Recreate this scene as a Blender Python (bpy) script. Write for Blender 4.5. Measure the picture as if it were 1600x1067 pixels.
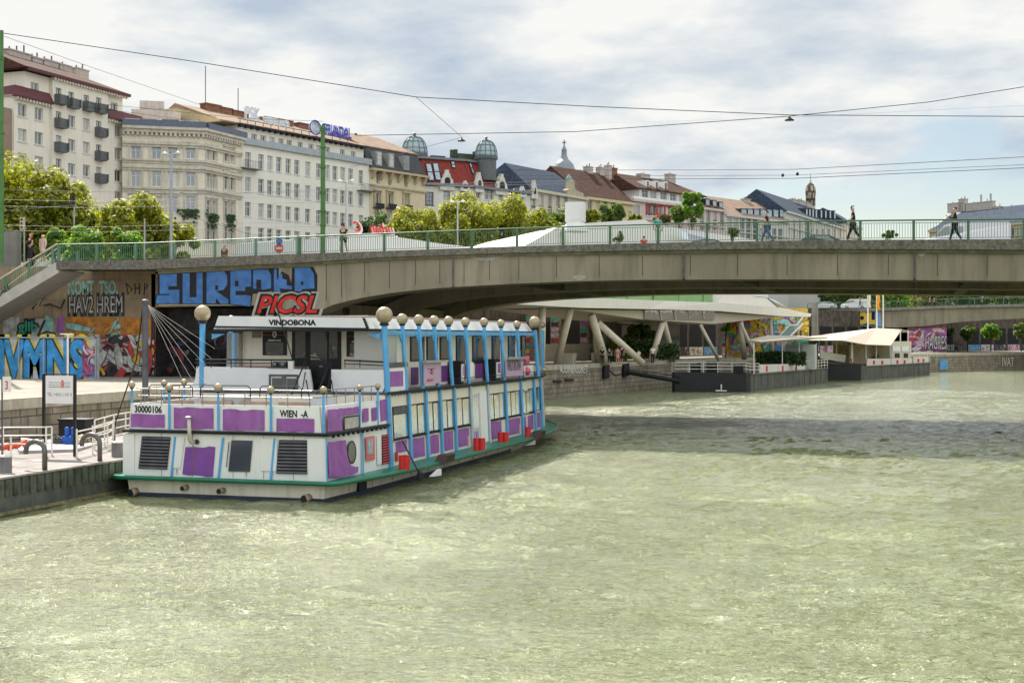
import bpy, bmesh, math, random
from mathutils import Vector, Matrix
from math import sin, cos, pi, radians
import numpy as np
for o in list(bpy.data.objects): bpy.data.objects.remove(o)
sc = bpy.context.scene
COL = sc.collection
# ---------------------------------------------------------------- camera
F = 2100.0; W0, H0 = 1600, 1067; HZ = 528.0; CH = 5.5
YAW = radians(16.6); C_, S_ = cos(YAW), sin(YAW)
cam = bpy.data.cameras.new("camera"); camo = bpy.data.objects.new("camera", cam); COL.objects.link(camo)
cam.sensor_width = 36; cam.lens = 36*F/W0; cam.shift_y = -(H0/2-HZ)/W0
cam.clip_start = .5; cam.clip_end = 6000
camo.location = (0, 0, CH); camo.rotation_euler = (pi/2, 0, YAW)
sc.camera = camo
# ---------------------------------------------------------------- sun and sky
SUN_EL = radians(47); SX, SY = -.64, .77     # horizontal direction towards the sun
_l = math.hypot(SX, SY); SX /= _l; SY /= _l
sd = Vector((SX*cos(SUN_EL), SY*cos(SUN_EL), sin(SUN_EL)))
sl = bpy.data.lights.new("sun", 'SUN'); sl.energy = 5.0; sl.angle = radians(.6); sl.color = (1, .93, .82)
so = bpy.data.objects.new("sun", sl); COL.objects.link(so); so.rotation_euler = sd.to_track_quat('Z', 'Y').to_euler()
w = bpy.data.worlds.new("World"); sc.world = w; w.use_nodes = True
nt = w.node_tree; nt.nodes.clear()
def nd(t, ty, **k):
    n = t.nodes.new(ty)
    for a, b in k.items():
        if a[0] == 'i': n.inputs[int(a[1:])].default_value = b
        else: setattr(n, a, b)
    return n
def ramp(t, stops, interp='LINEAR'):
    r = t.nodes.new('ShaderNodeValToRGB'); e = r.color_ramp.elements; r.color_ramp.interpolation = interp
    e[0].position, e[0].color = stops[0][0], stops[0][1]
    e[1].position, e[1].color = stops[-1][0], stops[-1][1]
    for p, c in stops[1:-1]:
        x = e.new(p); x.color = c
    return r
def g4(v): return (v, v, v, 1)
L = nt.links.new
sky = nd(nt, 'ShaderNodeTexSky'); sky.sky_type = 'NISHITA'; sky.sun_disc = False
sky.sun_elevation = SUN_EL; sky.sun_rotation = math.atan2(SX, SY)
sky.dust_density = .6; sky.ozone_density = 1.5
tc = nd(nt, 'ShaderNodeTexCoord'); sep = nd(nt, 'ShaderNodeSeparateXYZ'); L(tc.outputs['Generated'], sep.inputs[0])
zz = nd(nt, 'ShaderNodeMath', operation='MAXIMUM', i1=0.0); L(sep.outputs[2], zz.inputs[0])
za = nd(nt, 'ShaderNodeMath', operation='ADD', i1=0.22); L(zz.outputs[0], za.inputs[0])
dv = nd(nt, 'ShaderNodeVectorMath', operation='DIVIDE')
cmb = nd(nt, 'ShaderNodeCombineXYZ'); L(za.outputs[0], cmb.inputs[0]); L(za.outputs[0], cmb.inputs[1]); cmb.inputs[2].default_value = 1
L(tc.outputs['Generated'], dv.inputs[0]); L(cmb.outputs[0], dv.inputs[1])
mpw = nd(nt, 'ShaderNodeMapping'); mpw.inputs['Scale'].default_value = (.85, .60, .5); mpw.inputs['Location'].default_value = (3.1, .4, 0)
L(dv.outputs[0], mpw.inputs[0])
n1 = nd(nt, 'ShaderNodeTexNoise'); n1.inputs['Scale'].default_value = 1.25; n1.inputs['Detail'].default_value = 8; n1.inputs['Roughness'].default_value = .52; n1.inputs['Distortion'].default_value = .35
n2 = nd(nt, 'ShaderNodeTexNoise'); n2.inputs['Scale'].default_value = 2.7; n2.inputs['Detail'].default_value = 7; n2.inputs['Roughness'].default_value = .58
L(mpw.outputs[0], n1.inputs['Vector'])
mp2 = nd(nt, 'ShaderNodeMapping'); mp2.inputs['Location'].default_value = (5, 9, 2); mp2.inputs['Scale'].default_value = (.8, .8, 2.5); L(dv.outputs[0], mp2.inputs[0]); L(mp2.outputs[0], n2.inputs['Vector'])
cover = ramp(nt, [(.43, g4(0)), (.51, g4(1))], 'EASE')
# cloud deck thins out towards the horizon, blue shows low down
lift = nd(nt, 'ShaderNodeMapRange'); lift.inputs[1].default_value = .07; lift.inputs[2].default_value = .165; lift.inputs[3].default_value = -.09; lift.inputs[4].default_value = .21
L(sep.outputs[2], lift.inputs[0])
addn = nd(nt, 'ShaderNodeMath', operation='ADD'); L(n1.outputs[0], addn.inputs[0]); L(lift.outputs[0], addn.inputs[1]); L(addn.outputs[0], cover.inputs[0])
tone = ramp(nt, [(.34, (.39, .46, .55, 1)), (.47, (.56, .60, .63, 1)), (.58, (.735, .735, .715, 1))]); L(n2.outputs[0], tone.inputs[0])
skm = nd(nt, 'ShaderNodeVectorMath', operation='MULTIPLY'); skm.inputs[1].default_value = (.098, .090, .082); L(sky.outputs[0], skm.inputs[0])
# clouds far from the sun's side are front lit, hence brighter
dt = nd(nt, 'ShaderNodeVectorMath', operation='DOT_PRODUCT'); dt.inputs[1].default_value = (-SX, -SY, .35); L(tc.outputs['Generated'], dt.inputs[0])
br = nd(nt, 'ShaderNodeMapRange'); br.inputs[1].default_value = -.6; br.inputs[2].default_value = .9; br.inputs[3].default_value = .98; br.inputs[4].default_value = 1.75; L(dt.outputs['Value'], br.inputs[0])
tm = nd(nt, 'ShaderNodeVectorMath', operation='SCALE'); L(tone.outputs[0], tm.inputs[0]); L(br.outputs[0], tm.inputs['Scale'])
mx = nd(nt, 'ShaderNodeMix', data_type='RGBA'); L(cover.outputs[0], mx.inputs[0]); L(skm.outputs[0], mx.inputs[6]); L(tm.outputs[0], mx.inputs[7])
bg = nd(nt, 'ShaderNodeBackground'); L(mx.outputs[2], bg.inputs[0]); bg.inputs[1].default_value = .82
wo = nd(nt, 'ShaderNodeOutputWorld'); L(bg.outputs[0], wo.inputs[0])
vs = sc.view_settings; vs.view_transform = 'Standard'; vs.look = 'None'; vs.gamma = 1; vs.exposure = .68
sc.render.engine = 'CYCLES'; sc.cycles.max_bounces = 6; sc.cycles.transparent_max_bounces = 12
# ---------------------------------------------------------------- pixel -> world, for measuring only
def ray(px, py):
    u = (px-800)/F; v = (HZ-py)/F
    return Vector((C_*u-S_, C_+S_*u, v))
def at(px, py, t): r = ray(px, py); return Vector((r.x*t, r.y*t, CH+r.z*t))
def onY(px, py, Y): r = ray(px, py); return at(px, py, Y/r.y)
def onX(px, py, X): r = ray(px, py); return at(px, py, X/r.x)
def onZ(px, py, z): return at(px, py, (z-CH)*F/(HZ-py))
# ---------------------------------------------------------------- materials
MATS = {}
def mat(name, col, rough=.6, metal=0., var=.12, scale=2., bump=0., bscale=12., streak=0., dirt=None, dirtamt=0., spec=.5, tile=None, sfreq=1.6, transl=0., island=0.):
    if name in MATS: return MATS[name]
    m = bpy.data.materials.new(name); m.use_nodes = True; t = m.node_tree; t.nodes.clear(); k = t.links.new
    out = nd(t, 'ShaderNodeOutputMaterial'); p = nd(t, 'ShaderNodeBsdfPrincipled')
    p.inputs['Roughness'].default_value = rough; p.inputs['Metallic'].default_value = metal
    p.inputs['Specular IOR Level'].default_value = spec if rough < .7 else min(spec, .15)
    tcn = nd(t, 'ShaderNodeTexCoord'); co = tcn.outputs['Object']
    n = nd(t, 'ShaderNodeTexNoise'); n.inputs['Scale'].default_value = scale; n.inputs['Detail'].default_value = 6; k(co, n.inputs['Vector'])
    r = ramp(t, [(.3, g4(1-var)), (.7, g4(1+var))]); k(n.outputs[0], r.inputs[0])
    base = nd(t, 'ShaderNodeMix', data_type='RGBA', blend_type='MULTIPLY'); base.inputs[0].default_value = 1; base.inputs[6].default_value = (*col, 1); k(r.outputs[0], base.inputs[7])
    cur = base.outputs[2]
    if tile:   # (width, height, mortar colour, mortar size, tint 2)
        sx = nd(t, 'ShaderNodeSeparateXYZ'); k(co, sx.inputs[0]); ad = nd(t, 'ShaderNodeMath', operation='ADD'); k(sx.outputs[0], ad.inputs[0]); k(sx.outputs[1], ad.inputs[1])
        cb = nd(t, 'ShaderNodeCombineXYZ'); k(ad.outputs[0] if len(tile) < 6 else sx.outputs[0], cb.inputs[0]); k(sx.outputs[2 if len(tile) < 6 else 1], cb.inputs[1])
        b = nd(t, 'ShaderNodeTexBrick'); b.inputs['Scale'].default_value = 1; b.inputs['Brick Width'].default_value = tile[0]; b.inputs['Row Height'].default_value = tile[1]
        b.inputs['Mortar Size'].default_value = tile[3]; b.inputs['Mortar'].default_value = (*tile[2], 1); b.inputs['Color1'].default_value = g4(1); b.inputs['Color2'].default_value = g4(tile[4])
        k(cb.outputs[0], b.inputs['Vector'])
        m2 = nd(t, 'ShaderNodeMix', data_type='RGBA', blend_type='MULTIPLY'); m2.inputs[0].default_value = 1; k(cur, m2.inputs[6]); k(b.outputs[0], m2.inputs[7]); cur = m2.outputs[2]
    if streak or dirt:
        mp = nd(t, 'ShaderNodeMapping'); mp.inputs['Scale'].default_value = (sfreq, sfreq, .12); k(co, mp.inputs[0])
        n3 = nd(t, 'ShaderNodeTexNoise'); n3.inputs['Scale'].default_value = 1.5; n3.inputs['Detail'].default_value = 7; n3.inputs['Roughness'].default_value = .65; k(mp.outputs[0], n3.inputs['Vector'])
        r3 = ramp(t, [(.48, g4(0)), (.68, g4(1))]); k(n3.outputs[0], r3.inputs[0])
        s = nd(t, 'ShaderNodeMath', operation='MULTIPLY', i1=streak or dirtamt); k(r3.outputs[0], s.inputs[0])
        m3 = nd(t, 'ShaderNodeMix', data_type='RGBA'); k(s.outputs[0], m3.inputs[0]); k(cur, m3.inputs[6]); m3.inputs[7].default_value = (*(dirt or tuple(c*.35 for c in col)), 1); cur = m3.outputs[2]
    if island:
        ge = nd(t, 'ShaderNodeNewGeometry'); r4 = ramp(t, [(0, g4(1-island)), (1, g4(1+island))]); k(ge.outputs['Random Per Island'], r4.inputs[0])
        m4 = nd(t, 'ShaderNodeMix', data_type='RGBA', blend_type='MULTIPLY'); m4.inputs[0].default_value = 1; k(cur, m4.inputs[6]); k(r4.outputs[0], m4.inputs[7]); cur = m4.outputs[2]
    k(cur, p.inputs['Base Color'])
    if bump:
        nb = nd(t, 'ShaderNodeTexNoise'); nb.inputs['Scale'].default_value = bscale; nb.inputs['Detail'].default_value = 5; k(co, nb.inputs['Vector'])
        bp = nd(t, 'ShaderNodeBump'); bp.inputs['Strength'].default_value = bump; bp.inputs['Distance'].default_value = .05; k(nb.outputs[0], bp.inputs['Height']); k(bp.outputs[0], p.inputs['Normal'])
    sh = p.outputs[0]
    if transl:
        tr = nd(t, 'ShaderNodeBsdfTranslucent'); hs = nd(t, 'ShaderNodeMix', data_type='RGBA', blend_type='MULTIPLY'); hs.inputs[0].default_value = 1; k(cur, hs.inputs[6]); hs.inputs[7].default_value = (2.7, 2.65, .6, 1); k(hs.outputs[2], tr.inputs[0])
        ms = nd(t, 'ShaderNodeMixShader'); ms.inputs[0].default_value = transl; k(sh, ms.inputs[1]); k(tr.outputs[0], ms.inputs[2]); sh = ms.outputs[0]
    k(sh, out.inputs[0]); MATS[name] = m
    return m
def glass(name, tint, rough=.05, refl=.6, wav=.0, curtain=None):
    if name in MATS: return MATS[name]
    m = bpy.data.materials.new(name); m.use_nodes = True; t = m.node_tree; t.nodes.clear(); k = t.links.new
    out = nd(t, 'ShaderNodeOutputMaterial'); tcn = nd(t, 'ShaderNodeTexCoord')
    d = nd(t, 'ShaderNodeBsdfPrincipled'); d.inputs['Base Color'].default_value = (*tint, 1); d.inputs['Roughness'].default_value = .4
    if curtain:
        ge = nd(t, 'ShaderNodeObjectInfo'); r = ramp(t, [(.0, (*tint, 1)), (.45, (*tint, 1)), (.46, (*curtain, 1)), (.7, (tint[0]*2.5, tint[1]*2.5, tint[2]*2.4, 1)), (.95, (*curtain, 1))], 'CONSTANT'); k(ge.outputs['Random'], r.inputs[0]); k(r.outputs[0], d.inputs['Base Color'])
    g = nd(t, 'ShaderNodeBsdfGlossy'); g.inputs['Roughness'].default_value = rough; g.inputs['Color'].default_value = (.9, .93, .95, 1)
    if wav:
        nb = nd(t, 'ShaderNodeTexNoise'); nb.inputs['Scale'].default_value = 1.2; k(tcn.outputs['Object'], nb.inputs['Vector'])
        bp = nd(t, 'ShaderNodeBump'); bp.inputs['Strength'].default_value = wav; bp.inputs['Distance'].default_value = .1; k(nb.outputs[0], bp.inputs['Height']); k(bp.outputs[0], g.inputs['Normal'])
    lw = nd(t, 'ShaderNodeFresnel'); lw.inputs[0].default_value = 1.5
    mm = nd(t, 'ShaderNodeMath', operation='MAXIMUM', i1=refl); k(lw.outputs[0], mm.inputs[0])
    ms = nd(t, 'ShaderNodeMixShader'); k(mm.outputs[0], ms.inputs[0]); k(d.outputs[0], ms.inputs[1]); k(g.outputs[0], ms.inputs[2]); k(ms.outputs[0], out.inputs[0])
    MATS[name] = m; return m
# ---------------------------------------------------------------- objects
ROOTM = {}
def tag(o, label=None, cat=None, group=None, kind=None):
    if label: o['label'] = label
    if cat: o['category'] = cat
    if group: o['group'] = group
    if kind: o['kind'] = kind
    return o
def empty(name, loc, rz=0, label=None, cat=None, group=None):
    o = bpy.data.objects.new(name, None); COL.objects.link(o); o.location = loc; o.rotation_euler = (0, 0, rz); o.empty_display_size = .3
    ROOTM[o.name] = (Matrix.Translation(loc) @ Matrix.Rotation(rz, 4, 'Z')).inverted()
    return tag(o, label, cat, group)
def rootinv(p):
    while p.parent: p = p.parent
    return ROOTM.get(p.name)
class MB:
    """collects shapes in world (or local) coordinates, links them as ONE mesh object"""
    def __init__(s): s.v = []; s.f = []; s.m = []; s.cur = 0; s.T = None; s.sm = []; s.smooth = False
    def add(s, vs, fs):
        b = len(s.v)
        s.v += [tuple(s.T @ Vector(v)) if s.T else tuple(v) for v in vs]
        for f in fs: s.f.append([b+i for i in f]); s.m.append(s.cur); s.sm.append(s.smooth)
    def mi(s, i): s.cur = i; return s
    def quad(s, a, b, c, d): s.add([a, b, c, d], [(0, 1, 2, 3)])
    def poly(s, pts): s.add(pts, [tuple(range(len(pts)))])
    def box(s, x0, x1, y0, y1, z0, z1):
        s.add([(x0, y0, z0), (x1, y0, z0), (x1, y1, z0), (x0, y1, z0), (x0, y0, z1), (x1, y0, z1), (x1, y1, z1), (x0, y1, z1)],
              [(0, 3, 2, 1), (4, 5, 6, 7), (0, 1, 5, 4), (1, 2, 6, 5), (2, 3, 7, 6), (3, 0, 4, 7)])
    def prism(s, pts, d):
        """polygon extruded along vector d"""
        n = len(pts); d = Vector(d); p = [Vector(q) for q in pts]
        s.add(p+[q+d for q in p], [tuple(range(n)), tuple(range(2*n-1, n-1, -1))]+[(i, n+i, n+(i+1) % n, (i+1) % n) for i in range(n)])
    def slab(s, pts2, z0, z1): s.prism([(x, y, z0) for x, y in pts2], (0, 0, z1-z0))
    def tube(s, pts, r, n=8, cap=True):
        pts = [Vector(p) for p in pts]; rr = r if isinstance(r, (list, tuple)) else [r]*len(pts); vs = []; fs = []; prev = None
        for i, p in enumerate(pts):
            d = (pts[min(i+1, len(pts)-1)]-pts[max(i-1, 0)]).normalized()
            if prev is None: a = d.orthogonal().normalized()
            else:
                a = prev-d*prev.dot(d); a = a.normalized() if a.length > 1e-6 else d.orthogonal().normalized()
            prev = a; b = d.cross(a)
            for k in range(n): q = 2*pi*k/n; vs.append(p+(a*cos(q)+b*sin(q))*rr[i])
        for i in range(len(pts)-1):
            for k in range(n): k2 = (k+1) % n; fs.append((i*n+k, i*n+k2, (i+1)*n+k2, (i+1)*n+k))
        if cap: fs.append(tuple(range(n-1, -1, -1))); m = (len(pts)-1)*n; fs.append(tuple(range(m, m+n)))
        s.add(vs, fs)
    def lathe(s, c, prof, n=24, a0=0):
        c = Vector(c); vs = []; fs = []
        for r, z in prof:
            for k in range(n): q = a0+2*pi*k/n; vs.append(c+Vector((r*cos(q), r*sin(q), z)))
        for i in range(len(prof)-1):
            for k in range(n): k2 = (k+1) % n; fs.append((i*n+k, i*n+k2, (i+1)*n+k2, (i+1)*n+k))
        fs.append(tuple(range(n-1, -1, -1))); m = (len(prof)-1)*n; fs.append(tuple(range(m, m+n)))
        s.add(vs, fs)
    def sphere(s, c, r, n=20, sq=1): s.lathe(c, [(max(r*sin(pi*i/(n//2)), 1e-4), -r*sq*cos(pi*i/(n//2))) for i in range(n//2+1)], n)
    def cyl(s, a, b, r, n=16): s.tube([a, b], r, n)
    def text(s, txt, O, R, U, w, h, off=0., thick=0., shear=0.):
        """lettering fitted into the w x h box with corner O, axes R and U"""
        O, R, U = Vector(O), Vector(R).normalized(), Vector(U).normalized(); N = R.cross(U)
        for vs, fs in [font_mesh(txt, shear)]:
            x0, x1, y0, y1 = min(v[0] for v in vs), max(v[0] for v in vs), min(v[1] for v in vs), max(v[1] for v in vs)
            if off: vs2, fs = font_mesh(txt, shear, off/h*(y1-y0))
            else: vs2 = vs
            P = [O+R*((v[0]-x0)/(x1-x0)*w)+U*((v[1]-y0)/(y1-y0)*h)+N*thick for v in vs2]
            s.add(P, fs)
    def build(s, name, mats, parent=None, label=None, cat=None, group=None, kind=None, local=False):
        me = bpy.data.meshes.new(name); vs = s.v
        if parent is not None and not local:
            Mi = rootinv(parent)
            vs = [tuple(Mi @ Vector(v)) for v in vs]
        elif parent is None and not local and vs:      # a single-mesh thing: origin at its base
            xs = [v[0] for v in vs]; ys = [v[1] for v in vs]; zs = [v[2] for v in vs]
            org = ((min(xs)+max(xs))/2, (min(ys)+max(ys))/2, min(zs)); vs = [(a-org[0], b-org[1], c-org[2]) for a, b, c in vs]
        me.from_pydata(vs, [], s.f)
        for m in (mats if isinstance(mats, (list, tuple)) else [mats]): me.materials.append(m)
        me.polygons.foreach_set('material_index', s.m); me.polygons.foreach_set('use_smooth', s.sm); me.update()
        o = bpy.data.objects.new(name, me); COL.objects.link(o)
        if parent is not None: o.parent = parent
        elif not local: o.location = org
        return tag(o, label, cat, group, kind)
FM = {}
def font_mesh(txt, shear=0, off=0.):
    key = (txt, round(shear, 3), round(off, 4))
    if key in FM: return FM[key]
    c = bpy.data.curves.new('txt', 'FONT'); c.body = txt; c.offset = off; c.shear = shear; c.resolution_u = 3
    o = bpy.data.objects.new('txt', c); COL.objects.link(o); bpy.context.view_layer.update()
    me = bpy.data.meshes.new_from_object(o.evaluated_get(bpy.context.evaluated_depsgraph_get()))
    r = ([tuple(v.co) for v in me.vertices], [tuple(p.vertices) for p in me.polygons])
    bpy.data.objects.remove(o); bpy.data.curves.remove(c); bpy.data.meshes.remove(me); FM[key] = r
    return r
def copy_tree(o, parent=None):
    c = o.copy(); COL.objects.link(c); c.parent = parent
    if o.name in ROOTM: ROOTM[c.name] = ROOTM[o.name]
    for ch in list(o.children): copy_tree(ch, c)
    return c
def jag(pts, amp, step, seed=0):
    """polygon outline with hand-painted wobble; pts are 3D"""
    rd = random.Random(seed); out = []; n = len(pts)
    for i in range(n):
        a, b = Vector(pts[i]), Vector(pts[(i+1) % n]); d = b-a; k = max(1, int(d.length/step))
        for j in range(k):
            p = a+d*(j/k)
            out.append(p+Vector((rd.uniform(-amp, amp)*abs(d.z)/max(d.length, 1e-6) if abs(d.x) < abs(d.y) else 0, 0, 0)) + Vector((0, 0, rd.uniform(-amp, amp))) if j else p)
    return out
# common materials
white = mat('white_paint', (.78, .78, .76), .45, var=.05, scale=.8, dirt=(.40, .30, .19), dirtamt=.13, sfreq=5)
cream = mat('cream_paint', (.74, .70, .58), .5, var=.07, scale=.9, dirt=(.38, .28, .16), dirtamt=.15, sfreq=5)
purple = mat('purple_paint', (.28, .09, .33), .5, var=.18, scale=3, dirt=(.34, .17, .38), dirtamt=.5)
blue = mat('sky_blue_paint', (.09, .37, .68), .4, var=.14, scale=2, dirt=(.05, .15, .3), dirtamt=.25)
gold = mat('bronze_paint', (.39, .31, .20), .4, metal=.3, var=.14, scale=4)
green = mat('green_deck_paint', (.01, .18, .11), .35, var=.2, scale=2)
black = mat('black_metal', (.012, .013, .015), .5, var=.2, spec=.3)
navy = mat('navy_paint', (.03, .04, .07), .5, var=.3, scale=3)
steel = mat('steel', (.42, .41, .40), .3, metal=.8, var=.1)
dsteel = mat('dark_steel', (.10, .10, .11), .5, metal=.3, var=.3)
red = mat('red_paint', (.60, .02, .02), .4, var=.1)
rail_w = mat('white_rail_paint', (.72, .69, .64), .4, var=.05)
conc = mat('concrete', (.23, .22, .195), .85, var=.14, scale=.8, bump=.3, bscale=20, streak=.45)
concd = mat('dark_concrete', (.10, .102, .10), .9, var=.4, scale=5, bump=.5, bscale=30, streak=.55)
stone = mat('quay_stone', (.30, .26, .20), .85, var=.28, scale=1.2, bump=.5, bscale=8, streak=.5, dirt=(.07, .065, .05), tile=(1.1, .45, (.35, .33, .3), .03, .82))
pave = mat('pale_paving', (.33, .305, .26), .9, var=.2, scale=.6, bump=.15, tile=(2.4, 1.6, (.72, .7, .68), .03, .92, 1))
asphalt = mat('asphalt', (.06, .06, .062), .9, var=.2)
railg = mat('green_rail_paint', (.04, .115, .055), .45, var=.15)
railp = mat('pale_green_rail_paint', (.085, .19, .115), .45, var=.15)
poleg = mat('green_pole_paint', (.06, .17, .035), .5, var=.2, streak=.2)
polegrey = mat('galvanised_grey', (.35, .37, .38), .5, metal=.3, var=.1)
wingl = glass('window_glass', (.03, .035, .04), .04, .16, curtain=(.33, .32, .29))
wfr = mat('window_frame_white', (.66, .66, .63), .5, var=.04)
# ================================================================ graffiti painter
def mural(b, O, R, U, w, h, n, seed, cols, lo=.25, hi=.9, fills=None, z0=.004, black_i=6):
    """wild-style letters: fat bent ribbons, each with a black edge, layer over layer"""
    rd = random.Random(seed); O, R, U = Vector(O), Vector(R).normalized(), Vector(U); N = R.cross(U)
    def clampp(p): return (min(max(p[0], .02), w-.02), min(max(p[1], .02), h-.02))
    z = z0
    for i in range(n):
        cx, cy = rd.uniform(0, w), rd.uniform(0, h); sz = rd.uniform(lo, hi)*h*.6; an = rd.uniform(0, 2*pi); bend = rd.uniform(-2.6, 2.6); k = 7
        pts = []; x, y = cx, cy
        for j in range(k): pts.append((x, y)); x += cos(an)*sz*2/k; y += sin(an)*sz*1.6/k; an += bend/k
        wd = rd.uniform(.08, .26)*sz
        for pas, (ex, mi_) in enumerate(((wd+.035, black_i), (wd, rd.choice(cols)))):
            z += .0015; L_, R_ = [], []
            for j, (x, y) in enumerate(pts):
                x2, y2 = pts[min(j+1, k-1)]; x1, y1 = pts[max(j-1, 0)]; dx, dy = x2-x1, y2-y1; l = math.hypot(dx, dy) or 1
                e = ex*(1-.45*abs(j-k/2)/(k/2)); nx, ny = -dy/l*e, dx/l*e
                L_.append(clampp((x+nx, y+ny))); R_.append(clampp((x-nx, y-ny)))
            b.cur = mi_
            for j in range(k-1):
                q4 = [L_[j], L_[j+1], R_[j+1], R_[j]]; b.quad(*[O+R*p[0]+U*p[1]+N*z for p in q4])
    return z
# ================================================================ water and ground
def water_mat():
    m = bpy.data.materials.new('canal_water'); m.use_nodes = True; t = m.node_tree; t.nodes.clear(); k = t.links.new
    out = nd(t, 'ShaderNodeOutputMaterial'); p = nd(t, 'ShaderNodeBsdfPrincipled'); k(p.outputs[0], out.inputs[0])
    co = nd(t, 'ShaderNodeTexCoord').outputs['Object']
    mp = nd(t, 'ShaderNodeMapping'); mp.inputs['Rotation'].default_value = (0, 0, radians(-14)); mp.inputs['Scale'].default_value = (.6, 1, 1); k(co, mp.inputs[0])
    def noise(sc_, det, rg=.55, dist=0, ty='FBM'):
        n = nd(t, 'ShaderNodeTexNoise'); n.noise_type = ty; n.inputs['Scale'].default_value = sc_; n.inputs['Detail'].default_value = det; n.inputs['Roughness'].default_value = rg; n.inputs['Distortion'].default_value = dist
        k(mp.outputs[0], n.inputs['Vector']); return n.outputs[0]
    a = noise(.09, 5, .62, .9); r = ramp(t, [(.30, (.245, .268, .105, 1)), (.5, (.258, .288, .128, 1)), (.72, (.266, .300, .152, 1))]); k(a, r.inputs[0]); k(r.outputs[0], p.inputs['Base Color'])
    p.inputs['Roughness'].default_value = .15; p.inputs['IOR'].default_value = 1.38
    gust = ramp(t, [(.36, g4(.7)), (.62, g4(1.1))]); k(noise(.16, 4, .6, 1.2), gust.inputs[0])
    prev = None
    for n, st, ds in ((noise(1.6, 4, .6, .6), .9, .30), (noise(5.2, 4, .62, .5), 1.0, .22), (noise(13, 3, .65, .2), 1.0, .12)):
        mu = nd(t, 'ShaderNodeMath', operation='MULTIPLY'); k(n, mu.inputs[0]); k(gust.outputs[0], mu.inputs[1])
        b = nd(t, 'ShaderNodeBump'); b.inputs['Strength'].default_value = st; b.inputs['Distance'].default_value = ds; k(mu.outputs[0], b.inputs['Height'])
        if prev: k(prev, b.inputs['Normal'])
        prev = b.outputs[0]
    k(prev, p.inputs['Normal'])
    # wavelets too small for the mesh: a second, sharp lobe with steep little facets that catches the sun
    nn = nd(t, 'ShaderNodeTexNoise'); nn.inputs['Scale'].default_value = 9; nn.inputs['Detail'].default_value = 3; nn.inputs['Roughness'].default_value = .6; k(mp.outputs[0], nn.inputs['Vector'])
    su = nd(t, 'ShaderNodeVectorMath', operation='SUBTRACT'); su.inputs[1].default_value = (.5, .5, .5); k(nn.outputs['Color'], su.inputs[0])
    g2 = ramp(t, [(.34, g4(.7)), (.70, g4(1))]); k(noise(.22, 5, .65, 1.5), g2.inputs[0])
    sc2 = nd(t, 'ShaderNodeMath', operation='MULTIPLY', i1=3.1); k(g2.outputs[0], sc2.inputs[0])
    fl = nd(t, 'ShaderNodeVectorMath', operation='MULTIPLY'); fl.inputs[1].default_value = (1, 1, 0); k(su.outputs[0], fl.inputs[0])
    s3 = nd(t, 'ShaderNodeVectorMath', operation='SCALE'); k(fl.outputs[0], s3.inputs[0]); k(sc2.outputs[0], s3.inputs['Scale'])
    ad = nd(t, 'ShaderNodeVectorMath', operation='ADD'); k(prev, ad.inputs[0]); k(s3.outputs[0], ad.inputs[1])
    no = nd(t, 'ShaderNodeVectorMath', operation='NORMALIZE'); k(ad.outputs[0], no.inputs[0]); k(no.outputs[0], p.inputs['Coat Normal'])
    p.inputs['Coat Weight'].default_value = 1; p.inputs['Coat Roughness'].default_value = .09; p.inputs['Coat IOR'].default_value = 1.38
    return m
def water_sheet():
    """calm far water as big quads, near water as a real wavy surface"""
    rs = np.random.RandomState(4); X0, X1, Y0, Y1 = -64., 44., 8., 150.
    xs_ = np.linspace(X0, X1, 620); ys_ = [Y0]
    while ys_[-1] < Y1: ys_.append(ys_[-1]+.11+.0022*(ys_[-1]-Y0))
    ys_ = np.array(ys_); ys_[-1] = Y1; gx, gy = np.meshgrid(xs_, ys_); h = np.zeros_like(gx)
    wx = gx+.5*np.sin(gy*.31+1)+.35*np.sin(gy*.83+gx*.2); wy = gy+.5*np.sin(gx*.27)+.3*np.sin(gx*.71+gy*.33)
    for i in range(90):
        lam = .45*(4.2/.45)**(rs.rand()**1.5); th = rs.normal(radians(80), radians(38)); k_ = 2*pi/lam; slope = .036*(1 if lam < 2 else .45)
        u = (wx*cos(th)+wy*sin(th))*k_+rs.rand()*2*pi; h += (np.sin(u)+.25*np.cos(2*u))*slope/k_
    g = .75+.28*np.sin(gx*.19+gy*.07+1)*np.sin(gy*.16-gx*.05)+.22*np.sin(gx*.43-gy*.31+2)*np.sin(gy*.37+gx*.11); h *= g
    e = np.clip(np.minimum.reduce([gx-X0, X1-gx, gy-Y0, Y1-gy])/4, 0, 1); h *= e
    n, m_ = gx.shape; vs = np.stack([gx.ravel(), gy.ravel(), h.ravel()], 1); idx = np.arange(n*m_).reshape(n, m_)
    q = np.stack([idx[:-1, :-1], idx[:-1, 1:], idx[1:, 1:], idx[1:, :-1]], -1).reshape(-1, 4)
    R_ = 2600.; ex = np.array([(-R_, -R_, 0), (R_, -R_, 0), (R_, Y0, 0), (-R_, Y0, 0), (X0, Y0, 0), (X1, Y0, 0), (X0, Y1, 0), (X1, Y1, 0), (-R_, Y1, 0), (R_, Y1, 0), (-R_, R_, 0), (R_, R_, 0)], float); b0 = len(vs)
    vs = np.concatenate([vs, ex]); q = np.concatenate([q, b0+np.array([(0, 1, 2, 3), (3, 4, 6, 8), (5, 2, 9, 7), (8, 9, 11, 10)])])
    me = bpy.data.meshes.new('water'); me.vertices.add(len(vs)); me.vertices.foreach_set('co', vs.ravel()); me.loops.add(q.size); me.loops.foreach_set('vertex_index', q.ravel().astype(np.int32))
    me.polygons.add(len(q)); me.polygons.foreach_set('loop_start', np.arange(0, q.size, 4, dtype=np.int32)); me.polygons.foreach_set('use_smooth', np.ones(len(q), bool)); me.update(calc_edges=True); me.materials.append(water_mat())
    o = bpy.data.objects.new('water', me); COL.objects.link(o); return tag(o, kind='structure')
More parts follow.
